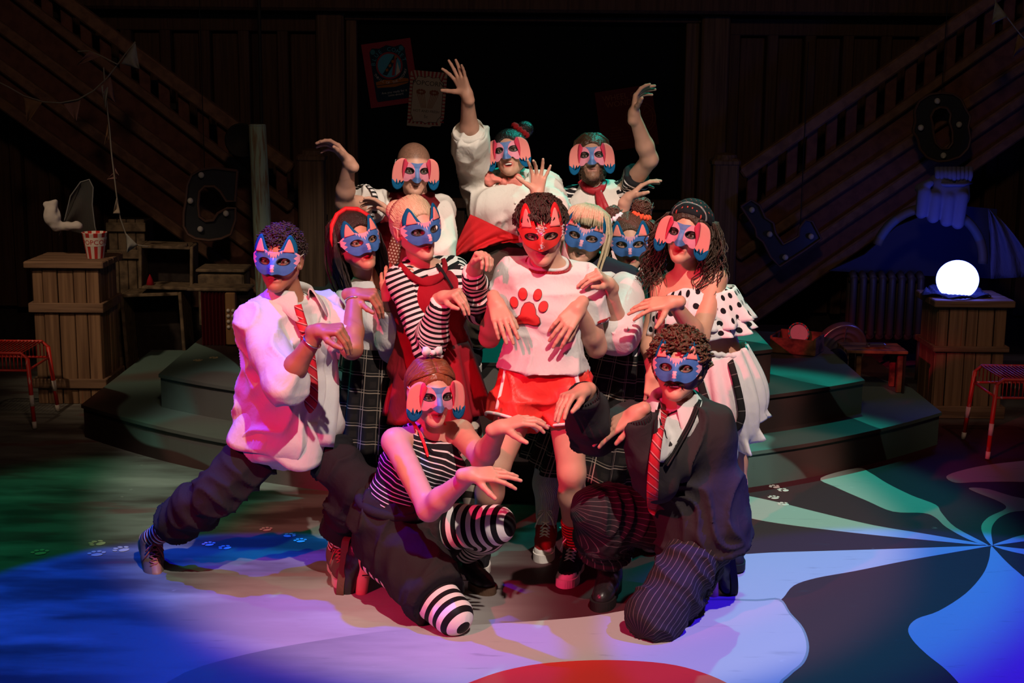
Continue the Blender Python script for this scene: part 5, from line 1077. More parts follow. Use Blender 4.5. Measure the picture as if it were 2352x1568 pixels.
        s.toe = getattr(s, 'toe', {}); s.toe[q] = y
        if sock is not None:
            s.cloth('sock', s.leg_ops(q, .007, 2.0, start=1 + sock[0]), sock[1], s.bones('leg' + q), .0012, .0075, label=sock[2])
        return sh
# ------------------------------------------------------------------ masks and hair
def skin_mat(): return mat('skin', (.6, .35, .27), tint='tint', rough=.48, spec=.35, sss=.06, bump='noise(ox*260,oy*260,oz*260,2)', bstr=.12, bdist=.002)
def eye_mat():
    return mat('eyeball', (.26, .235, .22), [('step(.48,.44,sqrt(x*x+z*z)*75)*(y>0)', (.09, .045, .025)), ('step(.22,.19,sqrt(x*x+z*z)*75)*(y>0)', (.004, .004, .004))], rough=.12, spec=.5)
def zig(x, n, seed=0): return abs(((x * n + seed) % 1.0) - .5) * 2
def mask_y(x, z):                                       # how far the card stands in front of the head's middle
    e = .1005 * np.sqrt(np.clip(1 - (x / .098) ** 2, .02, 1)); nose = .028 * np.exp(-(x / .0165) ** 2) * np.clip((.012 - z) / .036, 0, 1)
    return e + nose - .10 * np.clip(z - .02, 0, 1) - .10 * np.clip(-.034 - z, 0, 1) * (np.abs(x) > .016)
def top_z(x, kind): 
    a = np.abs(x)
    if kind == 'dog': return .034 + .006 * np.clip(a / .06, 0, 1) - .018 * np.clip((a - .060) / .022, 0, 1) ** 2
    return .031 + .012 * np.exp(-((a - .045) / .022) ** 2) - .014 * np.clip((a - .062) / .024, 0, 1) ** 2
def bot_z(x, kind):
    a = np.abs(x)
    b = -.0445 - .0085 * np.exp(-((a - .036) / .017) ** 2) - .003 * np.exp(-(a / .008) ** 2)
    if kind == 'dog': b = -.050 + .012 * np.exp(-((a - .026) / .010) ** 2) - .001 * (a > .035)
    if kind == 'fox': b = -.052 + .030 * np.clip((a - .02) / .06, 0, 1) ** 1.3
    return b + .040 * np.clip((a - .050) / .034, 0, 1) ** 2.0
EYE = dict(cat=(.0345, -.002, .0205, .0125, .18), dog=(.0345, .000, .0195, .0135, .05), fox=(.035, -.002, .0210, .0105, .38))
def mask(p, kind, stick=0.0):
    nu, nv, hw = 101, 57, .086; us = np.linspace(-1, 1, nu) * hw; pts = []
    ex, ez, ea, eb, et = EYE[kind]
    X = np.tile(us, (nv, 1)); t = np.linspace(0, 1, nv)[:, None]; Z = bot_z(us, kind)[None] * (1 - t) + top_z(us, kind)[None] * t
    X = X.ravel(); Z = Z.ravel()
    def e_of(X, Z):
        a = np.abs(X) - ex; b = Z - ez; c, s_ = math.cos(et), math.sin(et); u = c * a + s_ * b; v = -s_ * a + c * b
        return u, v, np.sqrt((u / ea) ** 2 + (v / eb * (1 + .25 * (u / ea) ** 2)) ** 2)
    u, v, e = e_of(X, Z); sn = np.abs(e - 1) < .085
    for it in range(2):
        u, v, e = e_of(X, Z); k = np.where(sn, 1 / np.maximum(e, .2), 1); u2, v2 = u * k, v * k; c, s_ = math.cos(et), math.sin(et)
        a2 = c * u2 - s_ * v2; b2 = s_ * u2 + c * v2; sg = np.sign(X); X = np.where(sn, sg * np.maximum(a2 + ex, .001), X); Z = np.where(sn, b2 + ez, Z)
    Y = mask_y(X, Z); wv = p.H + p.hs * (np.stack([X, Y, Z], 1) @ p.HA)
    q = []; 
    for j in range(nv - 1):
        for i in range(nu - 1):
            f = (j * nu + i, j * nu + i + 1, (j + 1) * nu + i + 1, (j + 1) * nu + i); cx, cz = X[list(f)].mean(), Z[list(f)].mean()
            if e_of(np.array([cx]), np.array([cz]))[2][0] >= .995: q.append(f)
    m = {'cat': M['mask_cat'], 'dog': M['mask_dog'], 'fox': M['mask_fox']}[kind]
    vs, qs, used = prune(wv, np.array(q), np.ones(len(q), bool))
    at = np.stack([X, Z, Y], 1)[used]
    mk = raw_mesh({'cat': 'cat_mask', 'dog': 'dog_mask', 'fox': 'fox_mask'}[kind], vs, qs, m, p.root, True, {'uvw': at})
    mk['label'] = {'cat': 'blue and pink cat half mask', 'dog': 'pink and blue dog half mask', 'fox': 'red fox half mask with silver glitter'}[kind]
    s_ = mk.modifiers.new('card', 'SOLIDIFY'); s_.thickness = .0016; s_.offset = 0
    def flat(name, pts, mt, off, parent, thick=.003, tilt=0.0, bow=0.0, fill=4, label=None):   # pts local (x,z) laid in front of the forehead
        o = np.array(pts, float); c = o.mean(0); n = len(o); W_, U = [], []
        for r in range(fill + 1):
            for i in range(n):
                x, z = c + (o[i] - c) * (r / fill if r else .03); y = (mask_y(np.array([np.clip(x, -.086, .086)]), np.array([min(z, .03)]))[0] if not bow else mask_y(np.array([min(abs(x), .064)]), np.array([.0]))[0] - bow * max(0, abs(x) - .064)) + off - tilt * max(0, z - .03)
                W_.append(p.L(x, y, z)); U.append((x, z, r / fill))
        mb = MB(); mb.grid(W_, n, fill + 1, True, U); mb.f.append(tuple(range(n - 1, -1, -1))); mb.fm.append(0)
        ob = mb.build(name, mt, parent, True, thick, label, offset=0); return ob
    def curve(pts, n=7):
        out = []; P_ = [np.array(q, float) for q in pts]
        for i in range(len(P_) - 1):
            a, b, c, d = P_[max(i - 1, 0)], P_[i], P_[i + 1], P_[min(i + 2, len(P_) - 1)]
            for k in range(n):
                t = k / n; out.append(.5 * (2 * b + (c - a) * t + (2 * a - 5 * b + 4 * c - d) * t * t + (3 * b - a - 3 * c + d) * t ** 3))
        out.append(P_[-1]); return out
    for sg in (-1, 1):
        if kind in ('cat', 'fox'):
            tall = 1.0 if kind == 'cat' else 1.25
            out = curve([(sg * .018, .032), (sg * .030, .060 * tall - .006), (sg * .050, .092 * tall), (sg * .066, .082 * tall - .006), (sg * .076, .052), (sg * .079, .026)], 6)
            inn = curve([(sg * .034, .034), (sg * .041, .058 * tall - .004), (sg * .051, .078 * tall), (sg * .060, .068 * tall - .003), (sg * .068, .040), (sg * .070, .030)], 6)
            ea = flat('ear', out, M['felt_blue'] if kind == 'cat' else M['felt_red'], .000, mk, .004, .28, label='blue felt ear' if kind == 'cat' else 'red felt ear')
            flat('ear_lining', inn, M['felt_pink'], .005, mk, .003, .28, label='pink ear lining')
        else:
            out = curve([(sg * .044, .036), (sg * .052, .052), (sg * .072, .052), (sg * .096, .032), (sg * .106, -.005), (sg * .107, -.050), (sg * .100, -.078), (sg * .084, -.088), (sg * .066, -.076), (sg * .059, -.052), (sg * .063, -.015), (sg * .060, .012)], 6)
            flat('ear_flap', out, M['felt_pink'], .004, mk, .003, .10, .36, 6, label='pink felt dog ear')
            tip = [(sg * .1085, -.044)] + [(sg * (.1085 - .050 * k / 7), -.060 + (.022 if k % 2 else -.006) - .004 * abs(k - 3.5)) for k in range(1, 7)] + [(sg * .057, -.046)] + curve([(sg * .0575, -.062), (sg * .066, -.080), (sg * .084, -.091), (sg * .101, -.080), (sg * .108, -.060)], 4)
            flat('ear_tip', tip, M['felt_blue'], .0075, mk, .003, .10, .36, 4, label='blue ear tip')
            fa = curve([(sg * .042, .034), (sg * .046, .020), (sg * .052, .002), (sg * .057, -.016), (sg * .060, -.034)], 4); fb = curve([(sg * .051, .0535), (sg * .059, .049), (sg * .0635, .025), (sg * .0645, -.005), (sg * .0605, -.034)], 4); vs_ = []
            for f_ in (0, .5, 1):
                for a_, b_ in zip(fa, fb): x, z = a_ * (1 - f_) + b_ * f_; vs_.append(p.L(x, mask_y(np.array([np.clip(x, -.086, .086)]), np.array([min(z, .03)]))[0] + .0085 - .10 * max(0, z - .03), z))
            mb = MB(); mb.grid(vs_, len(fa), 3); mb.build('ear_fold', M['felt_coral'], mk, True, .003, 'coral fold at the ear root', offset=0)
    if kind == 'fox':
        rg = random.Random(3); mb = MB()
        for i in range(170):
            r = rg.random()
            if r < .5: x = rg.gauss(0, .011); z = .030 - abs(rg.gauss(0, .012)) - abs(x) * -.2; z = max(z, .002 + abs(x) * .6)
            elif r < .68: x = rg.gauss(0, .0035); z = -.032 + rg.gauss(0, .007)
            elif r < .84: x = .080 + rg.gauss(0, .003); z = rg.uniform(-.01, .032)
            else:
                t = rg.random(); x = rg.choice((-1, 1)) * (rg.choice((.034 + .017 * t, .070 - .019 * t)) + rg.gauss(0, .0006)); z = .036 + .062 * t
            z_ = z; y = mask_y(np.array([np.clip(x, -.086, .086)]), np.array([min(z_, .03)]))[0] + .003 - .28 * max(0, z_ - .03)
            mb.ball(p.L(x, y, z_), .0021 * rg.uniform(.7, 1.3), 5, 3)
        mb.build('glitter', M['glitter'], mk, False, kind='stuff', label='silver glitter')
        mb = MB(); mb.ball(p.L(0, .107, .010), (.006, .003, .006), 10, 6, p.HA); mb.build('jewel', M['jewel'], mk, True, label='pink jewel')
    mb = MB()
    for sg in (-1, 1):
        mb.tube([p.L(sg * .083, mask_y(np.array([.083]), np.array([.01]))[0], .012), p.L(sg * .088, .0, .015), p.L(sg * .078, -.06, .02), p.L(0, -.118, .025)], .0014, 5)
    mb.build('elastic_string', M['string'], mk, True)
    return mk
def locks(mb, p, roots, path, n=10, r=(.006, .002), sides=5, jit=.006, curl=0.0, turns=3.0, seed=1):
    rg = random.Random(seed)
    for i, rt in enumerate(roots):
        pl = path(rt, rg); pts = []; L = len(pl) - 1; ph = rg.uniform(0, 6.28); rr = rg.uniform(.7, 1.25); j = [rg.gauss(0, jit) for _ in range(3)]; c_ = curl * rg.uniform(.5, 1.3); tn = turns * rg.uniform(.8, 1.25)
        for k in range(n + 1):
            t = k / n * L; a = int(min(t, L - 1e-6)); q = np.asarray(pl[a], float) * (1 - (t - a)) + np.asarray(pl[a + 1], float) * (t - a); f = k / n
            q = q + np.array(j) * f
            if c_: q = q + c_ * min(1, f * 2) * np.array([math.cos(6.28 * tn * f + ph), math.sin(6.28 * tn * f + ph), .3 * math.sin(12 * f + ph)])
            pts.append(p.L(*q))
        rs = [max(.0008, (r[0] + (r[1] - r[0]) * (k / n) ** 2) * rr * min(1, .45 + k / n * 3)) for k in range(n + 1)]
        mb.tube(pts, rs, sides)
    return mb
def shell(p, name, m, ops, amp=.003, fr=(60, 60, 60), seed=1, h=.0052, extra=None, ridged=True, label=None):
    vs, qs = mesh_ops(ops, h); n = vnormals(vs, qs); q = ((vs - p.H) / p.hs) @ p.HA.T
    w = vnoise(q * np.array(fr), seed); w = 1 - np.abs(2 * w - 1) if ridged else w
    w2 = vnoise(q * np.array(fr) * 2.3, seed + 4); vs = vs + n * (amp * ((w - .4) + .4 * (w2 - .5)))[:, None]
    mb = MB(); nv = len(vs); V_, U_, F_ = list(vs), list(q), [tuple(f) for f in qs]
    if extra is not None: V_ += [np.array(v) for v in extra.v]; U_ += [((np.array(v) - p.H) / p.hs) @ p.HA.T for v in extra.v]; F_ += [tuple(nv + i for i in f) for f in extra.f]
    o = raw_mesh(name, np.array(V_), F_ if extra is not None else qs, m, p.root, True, {'uvw': np.array(U_)})
    if label: o['label'] = label
    return o
def sc(x, y, z, g=.012):                               # the spot on the head seen in that direction, g above the skin
    r = np.array((.075, .093, .082)); d = np.array((x, y, z), float); k = 1 / np.sqrt(((d / r) ** 2).sum()); q = d * k; return tuple(np.array((0, -.018, .026)) + q + g * nrm(q))
def cap_ops(p, g=.010, hair_z=.062, back=True, face=(.067, .060, .088), fy=.098, fz=-.022, side=-.03):
    """a cap of hair g thick, cut back from the face below the hair line"""
    o = [p.hell((0, -.018, .026), (.075 + g, .093 + g, .082 + g)), p.hell((0, -.045, -.005), (.068 + g, .060 + g, .076 + g), .03)] if back else [p.hell((0, -.018, .026), (.075 + g, .093 + g, .082 + g))]
    o.append(p.hell((0, fy, hair_z - .090), face, .010, True))
    o.append(half(p.L(0, .02, side), -p.HA[2] * .8 + p.HA[1] * .6, .22 * p.hs, .015))
    return o
def hair_mat(name, c1, c2, rough=.42, st=(200, 200, 18)):
    return mat(name, c1, [('noise(x*%f,y*%f,z*%f,2)' % st, c2)], rough=rough, spec=.45, bump='noise(x*%f,y*%f,z*%f,2)' % (st[0] * 2.0, st[1] * 2.0, st[2]), bstr=.8, bdist=.006)
def scalp_pts(n, rg, zmin=.02, ymax=.078):
    out = []
    while len(out) < n:
        a = rg.uniform(0, 6.283); zz = rg.uniform(-.2, 1); q = math.sqrt(max(0, 1 - zz * zz)); x, y, z = .076 * q * math.cos(a), -.018 + .094 * q * math.sin(a), .026 + .083 * zz
        if z > zmin + max(0, y) * .5 and y < ymax: out.append((x, y, z))
    return out
def curly(p, m, n=900, len_=.03, r=.0032, amp=.006, g=.016, seed=1, hz=.062, name='hair', zmin=.02):
    rg = random.Random(seed); mb = MB()
    def path(rt, rg):
        c = np.array([0, -.018, .03]); d = nrm(np.array(rt) - c); q = np.array(rt) + d * .002; t1 = nrm(np.cross(d, [rg.gauss(0, 1), rg.gauss(0, 1), rg.gauss(0, 1)]))
        return [q, q + d * len_ * .5 + t1 * .006, q + d * len_ * .9 + t1 * .014, q + d * len_ * .75 + t1 * .024]
    locks(mb, p, scalp_pts(n, rg, zmin), path, 7, (r, r * .6), 4, .004, .006, 1.6, seed)
    return shell(p, name, m, cap_ops(p, g, hz), amp, (70, 70, 70), seed, extra=mb)
# ------------------------------------------------------------------ the twelve performers
DROOP = [(28, 28, 18), (30, 28, 18), (32, 30, 18), (34, 32, 18)]
FLAT = [(12, 14, 10), (10, 14, 10), (12, 16, 10), (16, 18, 12)]
SPREAD = [(8, 12, 8), (0, 8, 6), (6, 12, 8), (12, 14, 8)]
CLAW = [(20, 38, 26), (16, 34, 24), (20, 38, 26), (26, 40, 28)]
def collar(p, name, pts_l, pts_r, m, w=20):
    c = p.ribbon(name, [(*a, w) for a in pts_l], m, .010, None, 14, .004); p.ribbon(name, [(*a, w) for a in pts_r], m, .010, None, 14, .004); return c
def wing(p, name, outline, m, off=.012, label=None): return p.patch(name, outline, m, off, None, None, .004, label, 4)
def ring_band(p, name, q, f, r, w, m, parent=None, label=None, amp=0, n=48, wav=12):
    """a band standing round the arm at fraction f (0..2)"""
    J = p.J; a, b = (J['s' + q], J['e' + q]) if f <= 1 else (J['e' + q], J['w' + q]); t = f if f <= 1 else f - 1; c = a + (b - a) * t; z = nrm(b - a); x = nrm(np.cross(z, V(.2, 1, .3))); y = np.cross(z, x)
    vs, us = [], []
    for j, (dz, dr) in enumerate(((-w / 2, 0), (-w / 6, .003), (w / 6, .003), (w / 2, 0))):
        for i in range(n):
            an = 6.2832 * i / n; rr = r + dr + amp * (j / 3) * math.sin(wav * an); vs.append(c + z * dz + rr * (x * math.cos(an) + y * math.sin(an))); us.append((an * r, dz, 0))
    mb = MB(); mb.grid(vs, n, 4, True, us); return mb.build(name, m, parent or p.root, True, .003, label, offset=0)
CAM = (0, -1, .12)
def rings_legs(p, q, m, off=.006, label=None, st=0.0, fr=2.0): return p.cloth('tights', p.leg_ops(q, off, fr, start=st), m, p.bones('leg' + q), .0008, .0078, label=label)

# -- A: lunging man in the white shirt ------------------------------------------------
p = A = Person('man lunging sideways in an untucked white shirt and red striped tie, blue cat mask', 5.45,
    dict(pel=(672, 985), wai=(662, 890), che=(660, 775), nec=(662, 682), sl=(592, 742, -.12), sr=(738, 715, .12), hl=(630, 1003, .02), hr=(712, 997, .1),
         el=(655, 876, '-'), wl=(733, 760, '-'), er=(808, 800, '-'), wr=(814, 676, '+'), kl=(500, 1132, -.08), al=(350, 1236, .14), kr=(820, 1112, -.1), ar=(775, 1258, 'z0.10')),
    (628, 597), (-14, 1, 2), skin=(.40, .19, .125), lip=(.34, .10, .09), lipk=.7, mkup=.35,
    hands=[('l', dict(kn=(783, 756, '-'), back=(0, -.35, .95), thumb=(0, -1, -.3), curls=[(66, 18, 10), (70, 16, 10), (74, 16, 10), (78, 18, 10)], spread=5, tcurl=25)), ('r', dict(kn=(860, 676, '-'), back=(.1, -.4, .9), thumb=(0, -1, -.2), curls=[(64, 20, 12), (68, 18, 12), (72, 18, 12), (78, 20, 12)], spread=5, tcurl=20))])
p.shoe('l', (.24, -.62, -.55), (.30, -.5, .8), m_up=M['suede_trainer'], m_sole=M['gum_sole'], m_lace=M['red_lace'], sock=(.62, M['stripe_sock'], 'striped sock'), flat=False, size=1.02)
p.shoe('r', (.25, -.9, 0), m_up=M['suede_trainer'], m_sole=M['rubber_white'], m_lace=M['red_lace'], sock=(.62, M['stripe_sock'], 'striped sock'))
p.build_body()
fl = p.J['pel'] - p.upP * .02
tr = p.torso_ops(.004, top=False) + p.leg_ops('l', .016, 1.74, flare=.022) + p.leg_ops('r', .016, 1.74, flare=.022)
p.cloth('trousers', tr, M['black_trouser'], p.bones('legl', 'legr'), .012, .0085, label='black trousers', fmode=1)
c = P(630, 1012, 5.42)
sh = p.torso_ops(.030, k=.05) + [seg(p.J['pel'] - p.upP * .02, p.J['wai'], p.X, (.205, .150), (.165, .13), .04)] + p.arm_ops('l', .018, 1.02, blouse=.020) + p.arm_ops('r', .014, .80, blouse=.008) + [cap(P(560, 1000, 5.40), P(600, 850, 5.42), .052, .06, .05), half(p.J['nec'] + p.up * .008 - p.F * 0, p.up * .9 + p.F * .25, .13)]
p.cloth('shirt', sh, M['white_shirt'], p.bones('torso', 'arml', 'armr'), .011, .008, label='white shirt')
p.skirt('shirt_tail', P(668, 930, 5.45), P(640, 1022, 5.46), V(1, .15, 0), (.175, .155), (.205, .195), M['white_shirt'], 7, .012, 90, 10, hem_amp=.018)
p.ribbon('shirt_front', [(735, 740, 46), (752, 840, 52), (752, 930, 56), (745, 1025, 44)], M['white_shirt'], .020, None, 20, .005, label='open shirt front hanging loose')
p.collar(M['white_shirt'], .070, .50, .055, .036, .04, None, 0, .022)
p.ribbon('tie', [(684, 700, 16), (697, 752, 20), (712, 812, 24), (716, 880, 30), (714, 930, 32), (712, 948, 4)], M['red_tie'], .030, None, 26, .005, label='red striped tie'); p.ribbon('tie_knot', [(690, 735, 24), (700, 762, 20)], M['red_tie'], .038, None, 8, .008)
ring_band(p, 'bracelet', 'l', 1.80, .0325, .004, M['silver'], label='silver bracelet'); ring_band(p, 'bracelet', 'r', 1.86, .031, .005, M['silver'])
curly(p, hair_mat('hair_dark', (.022, .013, .010), (.05, .03, .024), st=(120, 120, 120)), 1100, .009, .0032, .003, .007, 3, .064)
mask(p, 'cat')

# -- B: girl with the red hairband ------------------------------------------------
p = B = Person('girl with red hairband and long dark hair in white blouse, blue cat mask', 5.95,
    dict(pel=(865, 860), wai=(866, 800), che=(860, 722), nec=(848, 652), sl=(803, 688, -.05), sr=(898, 676, .08), hl=(835, 880), hr=(895, 880), el=(797, 790, .12), wl=(845, 800, .16), er=(908, 800, '-'), wr=(895, 690, '-'),
         kl=(838, 1080, -.05), al=(845, 1235, 'z0.10'), kr=(895, 1080, -.05), ar=(900, 1235, 'z0.10')),
    (838, 550), (22, -6, -12), fem=True, skin=(.56, .30, .21), lip=(.42, .015, .02), mkup=.15,
    hands=[('r', dict(kn=(891, 634, '0'), back=(0, -1, .1), thumb=(1, 0, 0), curls=[(30, 30, 15), (34, 28, 15), (36, 28, 15), (40, 28, 15)], spread=3, tcurl=30, tang=25)), ('l', dict(kn=(.6, 0, -.8), back=(0, -1, 0), thumb=(1, 0, 0), curls=CLAW))])
for q in 'lr': p.shoe(q, (0, -1, 0), m_up=M['white_sock'], m_sole=M['rubber_white'], m_lace=M['cotton_lace'], size=.9, label='white trainer')
p.build_body()
for q in 'lr': p.cloth('tights', p.leg_ops(q, .006), M['black_cloth'], p.bones('leg' + q), .0005, .009)
p.cloth('blouse', p.torso_ops(.012, hips=True) + p.arm_ops('l', .016, 1.9, blouse=.012) + p.arm_ops('r', .016, 1.86, blouse=.014) + [half(p.J['nec'] + p.F * .03, p.up * .75 + p.F * .5, .12)], M['white_blouse'], p.bones('torso', 'arml', 'armr'), .009, .008, label='white blouse')
p.collar(M['white_blouse'], .062, .45, .05, .028, .04, None, 0, .012)
ring_band(p, 'cuff', 'r', 1.80, .042, .045, M['white_blouse'])
p.skirt('skirt', P(866, 792, 5.93), P(852, 1022, 5.93), V(1, .1, .02), (.142, .120), (.165, .15), M['plaid'], 15, .012, 150, 18, label='black tartan pleated skirt')
mb = MB(); [mb.ball(p.surf(x, y, .008), .0045, 6, 4) for x, y in zip(np.linspace(846, 880, 14), 646 + 30 * np.linspace(0, 1, 14) ** 1.3)]; mb.build('necklace', M['silver'], p.root, True)
hm = hair_mat('hair_black', (.016, .010, .008), (.045, .026, .02)); mb = MB()
def hp(rt, rg):
    sg = rt[0]; return [(.2 * sg, -.02, .118), (.78 * sg, -.01, .085), (1.08 * sg, -.01 + rt[1], .01), (1.12 * sg + .008 * rg.gauss(0, 1), -.02 + rt[1], -.07), (1.0 * sg + .012 * rg.gauss(0, 1), -.01 + rt[1], -.17), (.95 * sg + .014 * rg.gauss(0, 1), rt[1], -.25 - rg.uniform(0, .07))]
locks(mb, p, [(sg * .088, y, 0) for sg in (-1, 1) for y in np.linspace(-.07, .035, 16) for k in range(3)], hp, 14, (.008, .003), 5, .005, .002, 2, 5)
locks(mb, p, [(x, -.1, 0) for x in np.linspace(-.07, .07, 26)], lambda rt, rg: [(rt[0] * .4, -.05, .118), (rt[0] * .9, -.1, .07), (rt[0] * 1.1, -.125, -.02), (rt[0] * 1.1, -.11, -.13), (rt[0], -.09, -.26)], 12, (.010, .004), 5, .006, .002, 2, 6)
shell(p, 'hair', hm, cap_ops(p, .012, .070, side=-.06), .003, (90, 30, 30), 2, extra=mb)
mb = MB(); mb.tube([p.L(x, -.005 - .02 * (1 - abs(x) / .09), z) for x, z in [(-.092, -.03), (-.094, .03), (-.078, .083), (-.045, .117), (0, .130), (.045, .117), (.078, .083), (.094, .03), (.092, -.03)]], .0105, 10, flat=1.0); mb.build('hairband', M['red_band'], p.root, True, label='padded red hairband')
mask(p, 'cat')

# -- C: blonde in the striped top and red dress --------------------------------------
p = C_ = Person('blonde in striped long sleeves and a red dress, hair scraped back, blue cat mask', 5.72,
    dict(pel=(995, 845), wai=(995, 775), che=(985, 685), nec=(966, 604), sl=(926, 645, -.10), sr=(1036, 622, .10), hl=(965, 870), hr=(1030, 870), el=(985, 802, '-'), wl=(1017, 683, '-'), er=(1098, 712, '-'), wr=(1089, 616, '-'),
         kl=(990, 1060, 0), al=(985, 1240, 'z0.10'), kr=(1080, 1030, -.08), ar=(1105, 1240, 'z0.10')),
    (980, 527), (26, 3, -9), fem=True, skin=(.70, .43, .35), lip=(.45, .02, .03), mkup=.6,
    hands=[('l', dict(kn=(1055, 672, '-'), back=(.1, -.45, .9), thumb=(.2, -1, -.3), curls=[(70, 18, 10), (74, 16, 10), (78, 16, 10), (80, 18, 10)], spread=4, tcurl=25)), ('r', dict(kn=(1112, 580, '-'), back=(.25, -.2, .95), thumb=(-.9, -.4, -.2), curls=[(60, 55, 30), (64, 55, 30), (66, 55, 30), (68, 55, 30)], spread=3, tcurl=30, tang=35))])
for q in 'lr': p.shoe(q, (0, -1, 0), m_up=M['black_canvas'], m_sole=M['rubber_white'], m_lace=M['cotton_lace'], size=.9)
p.build_body()
for q in 'lr': rings_legs(p, q, M['stripe_tights_soft'], label='striped tights')
p.cloth('striped_top', p.torso_ops(.010, hips=False) + p.arm_ops('l', .011, 1.93, blouse=.004) + p.arm_ops('r', .011, 1.93, blouse=.004) + [half(p.J['nec'] + p.F * .02 + p.up * .0, p.up * .8 + p.F * .5, .068)], M['stripe_bw'], p.bones('torso', 'arml', 'armr'), .007, .0078, label='black and white striped top')
bo = p.torso_ops(.026, k=.03); p.cloth('bodice', bo[:3] + bo[5:] + [half(p.J['che'] + p.up * .105, p.up * .95 + p.F * .10, .3)], M['red_dress'], p.bones('torso'), .005, .008, label='red dress bodice')
cc = p.J['nec'] + p.F * .02; p.edge_ring('neckline', 'striped_top', cc - p.up * .008, p.up * .8 + p.F * .5, M['white_blouse'], .010, .10, .003, 'white inner collar', inset=.002)
p.ribbon('ribbon_tie', [(1004, 606, 6), (1010, 618, 12), (1028, 640, 5), (1040, 662, 5)], M['black_cloth'], .022, None, 12, .003)
p.ribbon('dress_strap', [(918, 606, 11), (934, 622, 12), (950, 640, 15), (984, 654, 17), (1016, 634, 15), (1024, 612, 12), (1018, 594, 9)], M['red_dress'], .012, ['striped_top', 'bodice'], 30, .005)
p.skirt('skirt', P(1000, 785, 5.70), P(1012, 952, 5.70), V(1, .1, 0), (.134, .116), (.215, .19), M['red_dress'], 8, .022, 140, 16, label='flared red dress skirt', hem_amp=.008)
hm = hair_mat('hair_blonde', (.74, .58, .38), (.50, .37, .21), st=(150, 12, 150)); mb = MB(); mb.ball(p.L(-.01, -.135, .045), (.045, .040, .045), 16, 10, p.HA)
def slick(rt, rg):
    x, y, z = rt; e = np.array((0, -.115, .050)); return [sc(x, y, z, .006), sc(x * .95, y * .45 - .25, z * .9 + .25, .012), sc(x * .7, y * .1 - .75, z * .5 + .3, .011), tuple(e)]
locks(mb, p, [(math.sin(a), .62 - .35 * abs(math.sin(a)) ** 2, .72 - .75 * abs(math.sin(a)) ** 3) for a in np.linspace(-1.5, 1.5, 90)], slick, 9, (.0042, .004), 5, .0008, 0, 1, 4)
shell(p, 'hair', hm, cap_ops(p, .008, .066), .0012, (60, 8, 60), 3, extra=mb, h=.0044)
for sg in (-1, 1):
    mb = MB(); mb.ball(p.L(sg * .084, .006, -.042), .0065, 8, 6); mb.build('earring', M['silver'], p.root, True)
mask(p, 'cat')

# -- D: man in the middle, red fox mask -------------------------------------------------
p = D = Person('man in the middle wearing a red fox mask, white paw tee and red shorts', 5.5,
    dict(pel=(1246, 885), wai=(1250, 795), che=(1255, 700), nec=(1258, 602), sl=(1176, 632, 0), sr=(1344, 642, 0), hl=(1200, 895), hr=(1298, 895), el=(1124, 775, '+'), wl=(1138, 694, '-'), er=(1370, 798, '+'), wr=(1328, 706, '-'),
         kl=(1138, 1075, -.12), al=(1095, 1258, 'z0.10'), kr=(1313, 1085, -.08), ar=(1318, 1258, 'z0.10')),
    (1243, 540), (0, 6, -3), skin=(.66, .40, .32), lip=(.46, .16, .15), lipk=.7, mkup=.25, b=.96,
    hands=[('l', dict(kn=(1153, 736, '-'), back=(0, -1, .25), thumb=(1, 0, 0), curls=[(14, 16, 10), (12, 16, 10), (14, 18, 10), (18, 20, 12)], spread=4, tcurl=14, tang=28)), ('r', dict(kn=(1298, 744, '-'), back=(-.05, -1, .35), thumb=(1, 0, 0), curls=[(22, 22, 12), (16, 20, 12), (20, 22, 12), (26, 24, 12)], spread=7, tcurl=10, tang=25))])
p.shoe('l', (-.2, -1, 0), m_up=M['black_canvas'], m_sole=M['rubber_white'], m_cap=M['rubber_white'], m_lace=M['cotton_lace'], hi=True, sock=(.72, M['red_sock'], 'red sock'), label='black canvas high top')
p.shoe('r', (-.22, -1, 0), m_up=M['black_canvas'], m_sole=M['rubber_white'], m_cap=M['rubber_white'], m_lace=M['cotton_lace'], hi=True, sock=(.62, M['red_sock'], 'red sock'), label='black canvas high top')
p.build_body()
p.cloth('shorts', p.torso_ops(.010, top=False) + p.leg_ops('l', .026, .42, flare=.03) + p.leg_ops('r', .026, .42, flare=.03), M['red_shorts'], p.bones('legl', 'legr'), .010, .0078, label='red shorts with white piping', fs=1.2)
for q in 'lr':
    J = p.J; a, b_ = J['h' + q], J['k' + q]; z = nrm(b_ - a); c = a + (b_ - a) * .415; x = nrm(np.cross(z, V(0, 1, 0))); y = np.cross(z, x); mb = MB(); mb.tube([c + .106 * (x * math.cos(t) + y * math.sin(t)) for t in np.linspace(0, 6.2832, 40)], .0062, 6, False); mb.build('hem_piping', M['piping_white'], p.root, True)
p.ribbon('side_stripe', [(1316, 838, 10), (1328, 880, 10), (1338, 940, 10)], M['piping_white'], .003, ['shorts'], 14, .002); p.ribbon('side_stripe', [(1160, 850, 6), (1152, 890, 7), (1140, 940, 7)], M['piping_white'], .003, ['shorts'], 14, .002)
te = p.torso_ops(.020, hips=False) + [seg(p.J['pel'] + p.up * .068, p.J['wai'], p.X, (.178, .142), (.150, .126), .03, flat0=True)] + p.arm_ops('l', .016, .50, blouse=.018) + p.arm_ops('r', .016, .60, blouse=.018) + [half(p.J['nec'] + p.F * .02 - p.up * .004, p.up * .85 + p.F * .45, .12)]
p.cloth('tee_shirt', te, M['white_tee'], p.bones('torso', 'arml', 'armr'), .007, .0075, label='white tee shirt')
